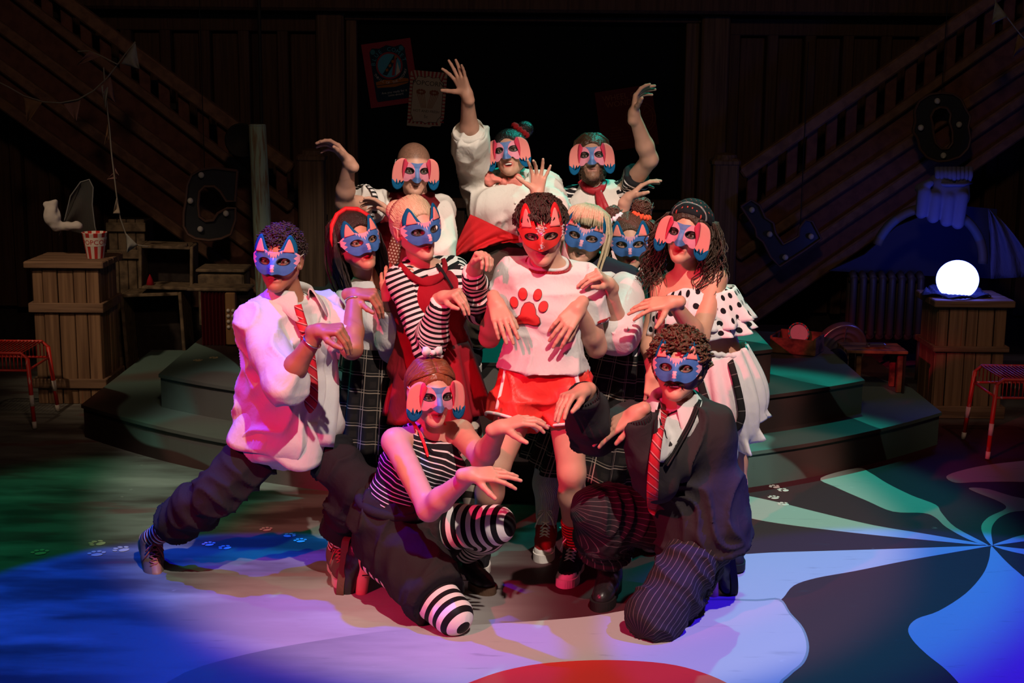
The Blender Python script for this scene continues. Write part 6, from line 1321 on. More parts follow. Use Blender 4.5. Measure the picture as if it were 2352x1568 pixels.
p.edge_ring('neck_trim', 'tee_shirt', p.J['nec'] + p.F * .02 - p.up * .006, p.up * .85 + p.F * .45, M['red_sequin'], .0065, .12, .001, 'dark red sequin trim at the neck'); p.edge_ring('neck_band', 'tee_shirt', p.J['nec'] + p.F * .02 - p.up * .004, p.up * .85 + p.F * .45, M['white_tee'], .007, .12, .006, inset=.010)
ring_band(p, 'sleeve_trim', 'l', .47, .069, .014, M['red_sequin'], label='red sequin trim'); ring_band(p, 'sleeve_trim', 'r', .57, .070, .014, M['red_sequin'], label='red sequin trim')
def oval(cx, cy, rx, ry, rot, n=22): return [(cx + rx * math.cos(a) * math.cos(rot) - ry * math.sin(a) * math.sin(rot), cy + rx * math.cos(a) * math.sin(rot) + ry * math.sin(a) * math.cos(rot)) for a in np.linspace(0, 2 * math.pi, n, endpoint=False)]
M['paw_red'] = mat('paw_red', (.62, .045, .04), [('step(.90,.94,z)', (.22, .05, .06))], rough=.8, spec=.2)
for cx, cy, rx, ry, ro in ((1181, 694, 9.5, 13.5, -.2), (1201, 675, 10.5, 14.5, -.05), (1235, 677, 10, 14, .25), (1248, 704, 11, 14, .4)): p.patch('paw_toe', oval(cx, cy, rx, ry, ro), M['paw_red'], .004, ['tee_shirt'])
p.patch('paw_pad', [(1181, 740), (1184, 731), (1194, 722), (1198, 706), (1205, 695), (1216, 692), (1226, 697), (1231, 710), (1232, 722), (1240, 730), (1242, 742), (1236, 749), (1226, 749), (1212, 745), (1198, 745), (1187, 747)], M['paw_red'], .004, ['tee_shirt'])
hm = hair_mat('hair_brown', (.028, .014, .010), (.07, .036, .024)); mb = MB(); rg0 = random.Random(4)
def tuft(rt, rg):
    d = nrm(np.array(rt) - V(0, -.018, .026)); r = rg.gauss(0, .22); f = .18 + .22 * rg.random(); return [sc(*d, .008), sc(*(d + V(r * .5, f, .05)), .026), sc(*(d + V(r, f * 2.0, -.10)), .024 + .006 * rg.random())]
locks(mb, p, scalp_pts(460, rg0, .030, .075), tuft, 7, (.0062, .0016), 5, .003, .002, 1, 4)
shell(p, 'hair', hm, cap_ops(p, .014, .064), .003, (60, 40, 60), 3, extra=mb)
mask(p, 'fox')

# -- E: pale blonde with a fringe ------------------------------------------------------
p = E = Person('pale blonde with a fringe and puffed white sleeves, blue cat mask', 5.92,
    dict(pel=(1388, 860), wai=(1400, 780), che=(1388, 690), nec=(1352, 608), sl=(1325, 645, .05), sr=(1436, 645, -.06), hl=(1345, 885), hr=(1420, 885), el=(1335, 740, .10), wl=(1345, 790, .05), er=(1418, 758, '-'), wr=(1399, 652, '-'),
         kl=(1262, 1070, -.05), al=(1255, 1205, 'z0.10'), kr=(1412, 1070, 0), ar=(1415, 1205, 'z0.10')),
    (1340, 541), (-4, -1, 13), fem=True, skin=(.68, .42, .34), lip=(.55, .20, .19), lipk=.7, mkup=.3,
    hands=[('r', dict(kn=(1370, 624, '-'), back=(-.1, -.5, .85), thumb=(-.3, -.8, -.2), curls=[(62, 20, 10), (66, 18, 10), (70, 18, 10), (74, 20, 10)], spread=5, tcurl=20)), ('l', dict(kn=(0, 0, -1), back=(0, -1, 0), thumb=(1, 0, 0), curls=DROOP))])
p.shoe('l', (-.1, -1, 0), m_up=M['red_canvas'], m_sole=M['rubber_white'], m_cap=M['rubber_white'], m_lace=M['cotton_lace'], hi=True, sock=(.0, M['white_sock'], 'white knee sock'), label='red canvas high top'); p.shoe('r', (.1, -1, 0), m_up=M['red_canvas'], m_sole=M['rubber_white'], m_cap=M['rubber_white'], m_lace=M['cotton_lace'], hi=True, sock=(.0, M['white_sock'], 'white knee sock'), label='red canvas high top')
p.build_body()
p.cloth('blouse', p.torso_ops(.012) + p.arm_ops('r', .022, 1.12, blouse=.022) + p.arm_ops('l', .012, 1.2, blouse=.01) + [half(p.J['nec'] + p.F * .02, p.up * .8 + p.F * .5, .12)], M['white_blouse'], p.bones('torso', 'arml', 'armr'), .014, .008, label='white puff sleeved blouse')
p.cloth('vest', p.torso_ops(.022), M['navy_top'], p.bones('torso'), .004, .0085, label='dark sleeveless top')
ring_band(p, 'cuff_frill', 'r', 1.17, .068, .050, M['white_blouse'], label='white frilled cuff', amp=.014, wav=9, n=72)
p.collar(M['white_blouse'], .060, .35, .06, .016, .11, 'wide white collar', .010)
p.skirt('skirt', P(1402, 795, 5.88), P(1335, 1080, 5.90), V(1, 0, .05), (.148, .125), (.25, .18), M['plaid'], 14, .016, 160, 20, label='black tartan pleated skirt', hem_amp=.012)
hm = hair_mat('hair_pale', (.78, .64, .43), (.52, .39, .23)); mb = MB()
locks(mb, p, [(x, .03, 0) for x in np.linspace(-.058, .058, 34)], lambda rt, rg: [(rt[0] * .5, .02, .122), (rt[0] * .85, .075, .108), (rt[0] * 1.0, .098, .075), (rt[0] * 1.02, .100 - abs(rt[0]) * .25, .046)], 9, (.006, .003), 5, .003, 0, 1, 4)
locks(mb, p, [(sg * (.080 + .010 * k), y, 0) for sg in (-1, 1) for y in np.linspace(-.06, .045, 14) for k in range(2)], lambda rt, rg: [(.25 * rt[0], .0, .122), (.8 * rt[0], rt[1] * .6, .09), (1.08 * rt[0], rt[1], .02), (1.10 * rt[0], rt[1], -.06), (1.02 * rt[0], rt[1] + .01, -.135 - rg.uniform(0, .04))], 12, (.0075, .003), 5, .003, .001, 2, 5)
shell(p, 'hair', hm, cap_ops(p, .014, .064, side=-.06), .003, (90, 30, 30), 2, extra=mb)
mask(p, 'cat')

# -- G: curly haired girl with two buns ------------------------------------------------
p = G = Person('girl with two curly buns in orange and pale blue scrunchies, blue cat mask', 6.2,
    dict(pel=(1455, 860), wai=(1455, 780), che=(1455, 690), nec=(1450, 612), sl=(1402, 645, .03), sr=(1506, 645, 0), hl=(1428, 885), hr=(1482, 885), el=(1395, 740, .08), wl=(1400, 800, 0), er=(1472, 770, '-'), wr=(1472, 644, '-'),
         kl=(1430, 1060, 0), al=(1430, 1190, 'z0.10'), kr=(1485, 1060, 0), ar=(1490, 1190, 'z0.10')),
    (1447, 559), (0, 4, -2), fem=True, skin=(.66, .41, .32), lip=(.40, .03, .04), mkup=.2,
    hands=[('r', dict(kn=(1438, 632, '-'), back=(-.1, -.5, .9), thumb=(.3, -.9, -.4), curls=[(24, 22, 14), (22, 24, 14), (26, 26, 14), (34, 28, 14)], spread=8, tcurl=20, tang=55)), ('l', dict(kn=(0, 0, -1), back=(0, -1, 0), thumb=(1, 0, 0), curls=DROOP))])
for q in 'lr': p.shoe(q, (0, -1, 0), m_up=M['black_canvas'], m_sole=M['rubber_white'], size=.9)
p.build_body()
p.cloth('vest', p.torso_ops(.016), M['maroon_vest'], p.bones('torso'), .004, .0085, label='dark red waistcoat')
for q in 'lr': p.cloth('tights', p.leg_ops(q, .006), M['black_cloth'], p.bones('leg' + q), .0005, .009)
p.skirt('skirt', P(1455, 800, 6.2), P(1455, 1000, 6.2), V(1, 0, 0), (.15, .13), (.21, .19), M['maroon_vest'], 9, .012, 100, 12)
p.collar(M['white_blouse'], .055, .40, .05, .026, .02)
M['ink'] = mat('ink', (.10, .07, .06), rough=.6)
mb = MB()
for k in range(5):
    t = 1.25 + .13 * k; c = p.J['er'] + (p.J['wr'] - p.J['er']) * (t - 1); x0 = c + V(-.012 + .008 * (k % 2), -.0405 + .0035 * k, .0)
    mb.tube([x0 + V(.011 * math.cos(a) * (1 - .2 * (k % 2)), 0.002 * abs(math.cos(a)), .013 * math.sin(a)) for a in np.linspace(0, 5.6, 12)], .0013, 4)
mb.build('tattoo', M['ink'], p.root, True, label='dark line tattoo on the forearm')
hm = hair_mat('hair_curly', (.050, .024, .014), (.11, .058, .036), st=(120, 120, 120)); mb = MB()
def bunlock(c, r):
    def f(rt, rg):
        d = nrm(np.array([rg.gauss(0, 1) for _ in range(3)])); t = nrm(np.cross(d, [rg.gauss(0, 1) for _ in range(3)])); return [tuple(np.array(c) + r * (.86 + .30 * q / 5 * rg.random()) * (d * math.cos(q * .36) + t * math.sin(q * .36))) for q in range(6)]
    return f
for c, r in (((-.070, -.03, .105), .034), ((.052, -.03, .128), .042)): locks(mb, p, range(170), bunlock(c, r), 9, (.0042, .002), 4, .001, .003, 2, 8)

locks(mb, p, [(sg * (.078 + .0055 * k), y, 0) for sg in (-1, 1) for y in np.linspace(-.07, .03, 9) for k in range(7)], lambda rt, rg: [(.5 * rt[0], .0, .105), (.95 * rt[0], rt[1] * .8, .06), (1.12 * rt[0], rt[1], .0), (1.15 * rt[0] + .01 * rg.gauss(0, 1), rt[1], -.08), (1.05 * rt[0] + .02 * rg.gauss(0, 1), rt[1] + .02, -.16 - rg.uniform(0, .08))], 24, (.0036, .0018), 4, .007, .009, 4, 5)
def up(rt, rg):
    x, y, z = rt; b = np.array((-.066, -.02, .092) if x < 0 else (.050, -.02, .106)); q = np.array(sc(x, y, z, .005)); return [tuple(q), tuple(np.array(sc(*(nrm(np.array(sc(x, y, z, 0)) * .5 + b * .5 - V(0, -.018, .026))), .012))), tuple(b)]
locks(mb, p, [(sg * math.sin(a), .55 * math.cos(a) + .18, .62 - .55 * abs(math.sin(a)) ** 2) for sg in (-1, 1) for a in np.linspace(.03, 1.6, 46) for _ in range(2)], up, 8, (.0040, .003), 4, .002, .0012, 3, 4)
shell(p, 'hair', hm, cap_ops(p, .008, .064, side=-.06), .002, (80, 40, 60), 2, extra=mb)
def scrunchie(p, c, r, m, lab, ax=None):
    A = p.HA if ax is None else ax @ p.HA; vs = []
    for i in range(60):
        a = 6.2832 * i / 60; rr = r * (1 + .14 * math.sin(13 * a)); 
        for k in range(8):
            b = 6.2832 * k / 8; t = r * (.42 + .10 * math.sin(9 * a + 1)); l = np.array([(rr + t * math.cos(b)) * math.cos(a), (rr + t * math.cos(b)) * math.sin(a), t * math.sin(b)]); vs.append(p.L(*c) + p.hs * (l @ A))
    mb = MB(); n = 8
    mb.add(vs, [(i * 8 + k, i * 8 + (k + 1) % 8, ((i + 1) % 60) * 8 + (k + 1) % 8, ((i + 1) % 60) * 8 + k) for i in range(60) for k in range(8)]); return mb.build('scrunchie', m, p.root, True, label=lab)
TL = np.array(Matrix.Rotation(.5, 3, 'Y')); TR = np.array(Matrix.Rotation(-.35, 3, 'Y'))
scrunchie(p, (-.066, -.01, .090), .027, M['pale_scrunchie'], 'pale blue scrunchie', TL); scrunchie(p, (.048, -.01, .100), .028, M['orange_scrunchie'], 'orange scrunchie', TR)
mask(p, 'cat')

# -- I: woman with bare shoulders ------------------------------------------------------
p = I_ = Person('woman in a dark headscarf, off-shoulder polka dot top and white skirt, pink dog mask', 5.78,
    dict(pel=(1646, 868), wai=(1628, 800), che=(1594, 705), nec=(1578, 618), sl=(1522, 664, .04), sr=(1642, 640, -.04), hl=(1605, 885), hr=(1685, 885), er=(1606, 778, '-'), wr=(1545, 694, '-'), el=(1492, 775, .03), wl=(1500, 860, '-'),
         kl=(1625, 1060, 0), al=(1635, 1232, 'z0.10'), kr=(1685, 1060, 0), ar=(1680, 1232, 'z0.10')),
    (1567, 533), (-12, -4, 10), fem=True, skin=(.68, .40, .30), lip=(.48, .02, .025), mkup=.7,
    hands=[('r', dict(kn=(1502, 698, '0'), back=(0, -.55, .8), thumb=(0, -.8, -.5), curls=[(18, 12, 8), (10, 12, 8), (14, 16, 10), (22, 20, 12)], spread=10, tcurl=8, tang=60)), ('l', dict(kn=(0, -.3, -1), back=(0, -1, 0), thumb=(1, 0, 0), curls=DROOP))])
for q in 'lr': p.shoe(q, (0, -1, 0), m_up=M['black_canvas'], m_sole=M['rubber_black'], size=.9)
p.build_body()
J = p.J; mid = J['che'] + p.up * .018
p.cloth('crop_top', [seg(J['wai'] + p.up * .055, J['che'], p.X, (.140, .122), (.160, .132), .03, flat0=True), seg(J['che'], mid + p.up * .01, p.X, (.160, .132), (.165, .120), .03, flat=True)] + [ell(J['che'] + p.F * .088 + p.X * (k * .068) - p.up * .012, V(.070, .058, .062), None, .03) for k in (-1, 1)], M['polka'], p.bones('torso'), .006, .008, label='white top with black polka dots')
def off_frill(z0, z1, r0, r1, lab=None): return p.skirt('frill', J['nec'] - p.up * .02 + (mid - J['nec']) * z0, J['nec'] - p.up * .02 + (mid - J['nec']) * z1, p.X, r0, r1, M['polka'], 9, .012, 120, 12, label=lab, hem_amp=.006, ruf=(.5, .016, 13))
off_frill(.55, 1.55, (.178, .118), (.225, .155), 'polka dot frill off the shoulders'); off_frill(1.2, 1.85, (.19, .13), (.225, .15))
p.ribbon('red_panel', [(1520, 712, 16), (1518, 745, 18), (1514, 790, 18)], M['red_sequin'], .020, None, 12, .003, label='red sequin panel')
p.skirt('skirt', P(1645, 803, 5.76), P(1690, 1040, 5.78), V(1, -.05, 0), (.124, .108), (.120, .12), M['white_blouse'], 15, .016, 170, 26, label='gathered white skirt with frilled hem', hem_amp=.02, ruf=(.84, .035, 15), belly=.045, tilt=.13)
mb = MB(); mb.tube([P(1645, 803, 5.76) + .114 * (V(1, -.05, -.12) * math.cos(t) + V(0, 1, 0) * .93 * math.sin(t)) + V(0, 0, .003 * math.sin(24 * t)) for t in np.linspace(0, 6.2832, 80)], .011, 7, False); mb.build('waistband', M['white_blouse'], p.root, True)
for pts in ([(1668, 800, 15), (1684, 850, 15), (1700, 915, 16), (1706, 955, 17), (1694, 985, 17), (1668, 984, 17), (1640, 958, 17), (1618, 915, 18), (1604, 862, 17)],): p.ribbon('braces', pts, M['plaid_dark'], .020, None, 44, .004, label='tartan braces hanging from the waist')
hm = hair_mat('hair_curly_dark', (.034, .018, .012), (.085, .046, .03), st=(120, 120, 120)); mb = MB()
locks(mb, p, [(sg * (.072 + .0040 * k), y, 0) for sg, ny in ((-1, 8), (1, 13)) for y in np.linspace(-.10, .0, ny) for k in range(13)], lambda rt, rg: [(.8 * rt[0], rt[1] * .8, .06), (1.10 * rt[0], rt[1], .0), (1.18 * rt[0] + .01 * rg.gauss(0, 1), rt[1], -.08), (1.22 * rt[0] + .018 * rg.gauss(0, 1), rt[1] + .0, -.17), (1.15 * rt[0] + .02 * rg.gauss(0, 1), rt[1] + .01, -.20 - rg.uniform(0, .06))], 24, (.0027, .0014), 4, .011, .012, 3.5, 5)
shell(p, 'hair', hm, cap_ops(p, .008, .066, side=-.10) + [p.hell((0, -.085, -.05), (.075, .05, .10), .04)], .006, (80, 40, 60), 2, extra=mb)
shell(p, 'headscarf', M['scarf_black'], [p.hell((0, -.024, .040), (.089, .104, .092)), p.hell((0, -.125, .035), (.03, .03, .028), .02), p.hell((0, .112, .000), (.10, .075, .088), .008, True), half(p.L(0, -.02, .035), -p.HA[2] + p.HA[1] * .40, .2, .01)], .004, (30, 18, 60), 5, label='dark headscarf with red dots')
mask(p, 'dog')
# -- K: kneeling in front, left ------------------------------------------------------
p = K_ = Person('auburn haired performer kneeling in sleeveless stripes and striped tights, pink dog mask', 5.25,
    dict(pel=(905, 1195), wai=(922, 1140), che=(968, 1060), nec=(990, 982), sl=(908, 1014, -.12), sr=(1058, 994, .06), hl=(893, 1232, -.02), hr=(968, 1212, .06), el=(985, 1170, '-'), wl=(1080, 1090, '-'), er=(1108, 1054, '-'), wr=(1148, 982, '-'),
         kl=(1040, 1412, 'z0.068'), al=(836, 1276, .06), kr=(1140, 1205, -.10), ar=(1062, 1275, 'z0.10')),
    (1008, 910), (16, 3, 1), fem=True, b=1.10, tb=.96, skin=(.68, .40, .33), lip=(.42, .04, .06), mkup=.55,
    hands=[('l', dict(kn=(1128, 1089, '0'), back=(-.05, -.45, .9), thumb=(.1, -.7, -.7), curls=[(16, 12, 8), (6, 10, 8), (10, 12, 8), (18, 14, 8)], spread=9, tcurl=6, tang=50)), ('r', dict(kn=(1196, 966, '0'), back=(-.1, -.25, .95), thumb=(.1, -.5, -.9), curls=[(24, 26, 16), (22, 24, 14), (20, 22, 12), (24, 22, 12)], spread=8, tcurl=10, tang=60))])
p.shoe('l', (-.10, -.12, -.98), (.95, -.15, .12), m_up=M['black_leather'], m_sole=M['brown_sole'], hi=True, flat=False, size=.86, label='black ankle boot', m_lace=M['black_cloth']); p.shoe('r', (.55, -.8, 0), m_up=M['black_leather'], m_sole=M['brown_sole'], hi=True, size=1.05, label='black ankle boot')
p.build_body()
rings_legs(p, 'l', M['stripe_tights'], .008, 'striped tights', .4, 1.93); rings_legs(p, 'r', M['stripe_tights'], .008, 'striped tights', .2, 1.9)
p.cloth('shorts', p.torso_ops(.034, top=False) + p.leg_ops('l', .034, .80, flare=.03) + p.leg_ops('r', .026, .42, flare=.02), M['black_shorts'], p.bones('legl', 'legr'), .011, .008, label='black cropped trousers', fs=1.1)
mb = MB(); mb.tube([p.J['wai'] - p.up * .015 + .162 * (p.X * math.cos(t) + p.F * .80 * math.sin(t)) for t in np.linspace(0, 6.2832, 48)], .020, 8, False); mb.build('waistband', M['black_shorts'], p.root, True)
tk = [o for o in p.torso_ops(.016, k=.04)][:3] + p.torso_ops(.016, k=.04)[5:] + [cap(p.J['nec'] - p.up * .03, p.J['nec'] - p.up * .03 + (p.J['s' + q] - p.J['nec']) * .62, .048, .052, .03) for q in 'lr'] + [] + [half(p.J['nec'] + p.F * .03 - p.up * .01, p.up * .8 + p.F * .55, .12)]
p.cloth('striped_top', tk, M['stripe_bw_tee'], p.bones('torso'), .006, .0075, label='black sleeveless top with thin white stripes')
p.edge_ring('neck_band', 'striped_top', p.J['nec'] + p.F * .03 - p.up * .014, p.up * .8 + p.F * .55, M['black_cloth'], .007, .13, .002)
p.ribbon('red_ribbon', [(938, 958, 7), (958, 982, 8), (972, 1010, 7), (984, 1050, 6), (981, 1046, 2)], M['red_ribbon'], .010, None, 22, .002, label='thin red neck ribbon'); p.ribbon('red_ribbon', [(1016, 962, 5), (1028, 985, 5), (1036, 1014, 4)], M['red_ribbon'], .010, None, 12, .002, label='thin red neck ribbon')
hm = hair_mat('hair_auburn', (.34, .095, .040), (.17, .045, .020), rough=.32, st=(14, 160, 14)); mb = MB()
locks(mb, p, [(sg, y, 0) for sg in (-1, 1) for y in np.linspace(-.5, .78, 80)], lambda rt, rg: [sc(.03 * rt[0], rt[1], .95, .008), sc(.50 * rt[0], rt[1] * .95, .80, .013), sc(.95 * rt[0], rt[1] * .75, .38, .014), sc(1.0 * rt[0], rt[1] * .45 - .15, -.02, .013), (.066 * rt[0], -.075, -.055)], 11, (.0045, .003), 4, .002, 0, 1, 4)
locks(mb, p, [(sg, y, 0) for sg in (-1, 1) for y in np.linspace(.60, .88, 24)], lambda rt, rg: [sc(.02 * rt[0], rt[1], .62, .010), sc(.36 * rt[0], rt[1], .55, .013), sc(.72 * rt[0], rt[1] * .75, .36, .014), sc(.98 * rt[0], .12, .05, .016), (.070 * rt[0], -.07, -.04)], 11, (.0042, .003), 4, .001, 0, 1, 6)
shell(p, 'hair', hm, cap_ops(p, .007, .062, side=-.05) + [p.hell((0, -.105, -.03), (.045, .04, .06), .03)], .003, (90, 30, 60), 2, extra=mb)
mb = MB()
for sg in (-1, 1):
    o = [(0, .006), (sg * .018, .022), (sg * .034, .020), (sg * .038, .0), (sg * .030, -.018), (sg * .014, -.010)]
    mb.prism([p.L(x, .0 - .02 * abs(x) * 10, .140 + z) for x, z in o], p.HA[1] * .010)
mb.ball(p.L(0, .006, .140), .011, 10, 6); mb.build('hair_bow', M['polka'], p.root, True, label='white hair bow with red spots')
mask(p, 'dog')

# -- F: kneeling in front, right ------------------------------------------------------
p = F_ = Person('curly haired man kneeling in a dark cardigan and pinstripe trousers, blue cat mask', 5.15,
    dict(pel=(1605, 1195), wai=(1592, 1115), che=(1570, 1015), nec=(1556, 932), sl=(1482, 965, .04), sr=(1634, 982, -.06), hl=(1562, 1200, .10), hr=(1622, 1228, -.05), el=(1362, 1000, '-'), wl=(1340, 898, '-'), er=(1508, 1098, '-'), wr=(1462, 948, '-'),
         kl=(1375, 1172, -.02), al=(1402, 1302, 'z0.105'), kr=(1505, 1412, 'z0.075'), ar=(1634, 1274, .16)),
    (1552, 841), (-6, -8, 2), skin=(.64, .34, .27), lip=(.42, .06, .07), lipk=.8, mouth=1.0, mkup=.35, b=1.04, beard=None,
    hands=[('l', dict(kn=(1300, 912, '-'), back=(-.5, -.3, .8), thumb=(0, -.6, -.6), curls=[(34, 14, 8), (36, 12, 8), (38, 12, 8), (42, 14, 8)], spread=3, tcurl=25, tang=30)), ('r', dict(kn=(1420, 972, '0'), back=(-.4, -.45, .8), thumb=(0, -.8, -.4), curls=[(10, 8, 6), (8, 8, 6), (8, 8, 6), (12, 8, 6)], spread=2, tcurl=20, tang=25))])
p.shoe('l', (-.25, -.95, 0), m_up=M['black_leather'], m_sole=M['rubber_black'], sock=(.70, M['pale_sock'], 'pale sock'), label='black leather shoe', size=1.05); p.shoe('r', (.10, -.05, -.98), (-.94, -.25, .05), m_up=M['black_leather'], m_sole=M['rubber_black'], sock=(.7, M['white_sock'], 'white sock'), flat=False, label='black leather shoe', size=.86)
p.build_body()
p.cloth('trousers', p.torso_ops(.008, top=False) + p.leg_ops('l', .022, 1.70, flare=.034) + p.leg_ops('r', .022, 1.86, flare=.030), M['pinstripe'], p.bones('legl', 'legr'), .009, .0082, label='dark pinstripe trousers', fmode=1)
p.cloth('shirt', p.torso_ops(.012, hips=True), M['white_shirt'], p.bones('torso'), .005, .008, label='white shirt')
J = p.J; cg = p.torso_ops(.034, k=.045) + [seg(J['pel'] - p.upP * .10, J['wai'], p.X, (.192, .160), (.180, .145), .04, flat0=True)] 
cg += [half(J['nec'] + p.up * .012, p.up * .9 + p.F * .25, .12)] + p.arm_ops('l', .020, 1.9, blouse=.010) + p.arm_ops('r', .020, 1.9, blouse=.010)
p.cloth('cardigan', cg, M['cardigan'], p.bones('torso', 'arml', 'armr'), .011, .008, label='dark grey cardigan')
for q in 'lr': ring_band(p, 'cuff', q, 1.88, .050, .040, M['cardigan_rib'])
p.patch('shirt_front', [(1518, 930), (1540, 918), (1596, 918), (1602, 932), (1585, 968), (1562, 1005), (1542, 1040), (1524, 1062), (1510, 1060), (1510, 1000), (1512, 955)], M['white_shirt'], .015, ['cardigan'])
p.ribbon('button_band', [(1606, 918, 12), (1590, 966, 13), (1566, 1008, 13), (1544, 1046, 12), (1530, 1068, 10)], M['cardigan_rib'], .019, ['cardigan'], 18, .005); p.ribbon('button_band', [(1514, 925, 10), (1505, 965, 11), (1504, 1020, 11), (1506, 1062, 10)], M['cardigan_rib'], .019, ['cardigan'], 18, .005)
p.collar(M['white_shirt'], .074, .40, .06, .036, .045, None, 0, .026)
p.ribbon('tie', [(1522, 952, 18), (1514, 985, 22), (1506, 1030, 24), (1500, 1085, 26), (1498, 1140, 27), (1499, 1170, 24), (1502, 1184, 3)], M['red_tie'], .030, None, 28, .005, label='red striped tie'); p.ribbon('tie_knot', [(1525, 942, 22), (1521, 962, 18)], M['red_tie'], .040, None, 8, .008)
curly(p, hair_mat('hair_brown_curls', (.075, .030, .015), (.15, .065, .035), st=(120, 120, 120)), 520, .034, .0055, .007, .020, 5, .066)
mb = MB(); rgm = random.Random(2)
locks(mb, p, [(x, .094 - 9 * x * x, -.0555) for x in np.linspace(-.026, .026, 26)], lambda rt, rg: [rt, (rt[0] * 1.25, rt[1] - .001 + .003, rt[2] - .004), (rt[0] * 1.45, rt[1] - .006, rt[2] - .008 - abs(rt[0]) * .2)], 4, (.0022, .001), 4, .0008, 0, 1, 3); mb.build('moustache', M.setdefault('brow', hair_mat('moustache_hair', (.05, .02, .012), (.08, .035, .02))), p.root, True, label='thin brown moustache')
mask(p, 'cat')

# -- J: woman at the back with her arm straight up ---------------------------------------
p = J_ = Person('woman in a white shirt and pink bow, one arm stretched straight up, pink dog mask', 7.12,
    dict(pel=(1148, 590), wai=(1162, 535), che=(1168, 470), nec=(1168, 412), sl=(1102, 426, .02), sr=(1250, 436, -.02), hl=(1115, 612), hr=(1195, 612), el=(1080, 322, '-'), wl=(1073, 218, '-'), er=(1268, 500, '-'), wr=(1234, 446, '-'),
         kl=(1108, 715, -.25), al=(1088, 797, 'z0.655'), kr=(1205, 715, -.20), ar=(1222, 797, 'z0.655')),
    (1162, 341), (-12, -12, -9), fem=True, b=1.12, skin=(.66, .40, .31), lip=(.48, .025, .03), mouth=1.2, mkup=.6,
    hands=[('l', dict(kn=(1060, 188, '0'), back=(.5, .8, .1), thumb=(-1, -.2, -.5), curls=[(14, 14, 8), (-4, 8, 6), (-6, 10, 6), (6, 12, 8)], spread=15, tcurl=2, tang=62)), ('r', dict(kn=(1237, 412, '0'), back=(.3, .9, .1), thumb=(-1, 0, 0), curls=[(18, 16, 10), (24, 24, 14), (6, 14, 8), (-8, 10, 6)], spread=16, tcurl=0, tang=58))])
for q in 'lr': p.shoe(q, (0, -1, 0), m_up=M['black_canvas'], m_sole=M['rubber_white'], size=.95, sock=(.15, M['stripe_bw'], 'striped sock'))
p.build_body()
p.cloth('trousers', p.torso_ops(.02, top=False) + p.leg_ops('l', .034, 1.35, flare=.04) + p.leg_ops('r', .034, 1.35, flare=.04), M['brown_trouser'], p.bones('legl', 'legr'), .010, .009, label='baggy brown trousers', fmode=1)
p.cloth('shirt', p.torso_ops(.026, k=.05, hips=False) + p.arm_ops('l', .030, 1.16, blouse=.014) + p.arm_ops('r', .028, 1.5, blouse=.02) + [half(p.J['nec'] + p.up * .012 + p.F * .02, p.up * .85 + p.F * .4, .075)], M['cream_shirt'], p.bones('torso', 'arml', 'armr'), .012, .008, label='loose white shirt')
ring_band(p, 'rolled_cuff', 'l', 1.14, .074, .062, M['cream_shirt'], label='rolled-up shirt cuff', amp=.006, wav=3)
p.collar(M['cream_shirt'], .064, .55, .05, .034, .05)
c = p.surf(1158, 416, .022); bw = [ell(c + V(0, -.006, 0), (.015, .016, .019), None, .002)]
for sg in (-1, 1): bw += [ell(c + V(sg * .040, 0, .004 - sg * .004), (.030, .014, .018), None, .003), ell(c + V(sg * .068, .004, .006 - sg * .006), (.028, .016, .034), None, .010), cap(c + V(sg * .010, .006, -.01), c + V(sg * .040, .014, -.060), .008, .020, .003)]
vs, qs = mesh_ops(bw, .0042); n_ = vnormals(vs, qs); vs = vs + n_ * (.010 * ((1 - np.abs(2 * vnoise((vs - c) * np.array([26, 26, 60]), 4) - 1)) ** 2 - .4))[:, None]; raw_mesh('bow', vs, qs, M['pink_bow'], p.root, True)['label'] = 'soft pink bow at the neck'
mb = MB(); [mb.ball(p.surf(x, y, .004), .006, 7, 4) for x, y in ((1183, 466), (1185, 492), (1186, 515))]; mb.build('buttons', M['button'], p.root, True)
# torn red sash, tied at the hips
vs, us = [], []; nS, mS = 60, 14
top = [(1080, 492), (1110, 505), (1150, 525), (1190, 543), (1235, 552)]; bot = [(1030, 598), (1052, 586), (1098, 572), (1155, 556), (1238, 556)]
tx = np.linspace(0, 1, len(top)); pp = np.linspace(0, 1, nS)
for j in range(mS):
    f = j / (mS - 1)
    for i, t in enumerate(pp):
        a = (np.interp(t, tx, [q[0] for q in top]), np.interp(t, tx, [q[1] for q in top])); b_ = (np.interp(t, tx, [q[0] for q in bot]), np.interp(t, tx, [q[1] for q in bot]))
        rag = (4 * vnoise(np.array([[t * 40, 0, 0]]), 2)[0] - 2) * (f > .9); px, py = a[0] + (b_[0] - a[0]) * f, a[1] + (b_[1] - a[1]) * f + rag
        vs.append(P(px, py, 6.93 + .10 * abs(t - .45) - .05 * f + .018 * math.sin(t * 21 + f * 6) * (.3 + f))); us.append((t * .4, f * .2, 0))
mb = MB(); mb.grid(vs, nS, mS, us=us); mb.build('sash', M['red_sash'], p.root, True, .004, 'torn red sash knotted at the hips', offset=0)
hm = hair_mat('hair_ink', (.012, .009, .009), (.03, .024, .022), rough=.3, st=(150, 12, 150)); mb = MB(); mb.ball(p.L(.068, -.075, .115), (.045, .042, .043), 16, 10, p.HA)
shell(p, 'hair', hm, cap_ops(p, .009, .066), .003, (100, 26, 100), 3, extra=mb); scrunchie(p, (.052, -.045, .108), .034, M['red_scrunchie'], 'dark red scrunchie', np.array(Matrix.Rotation(-.8, 3, 'Y')))
mask(p, 'dog')

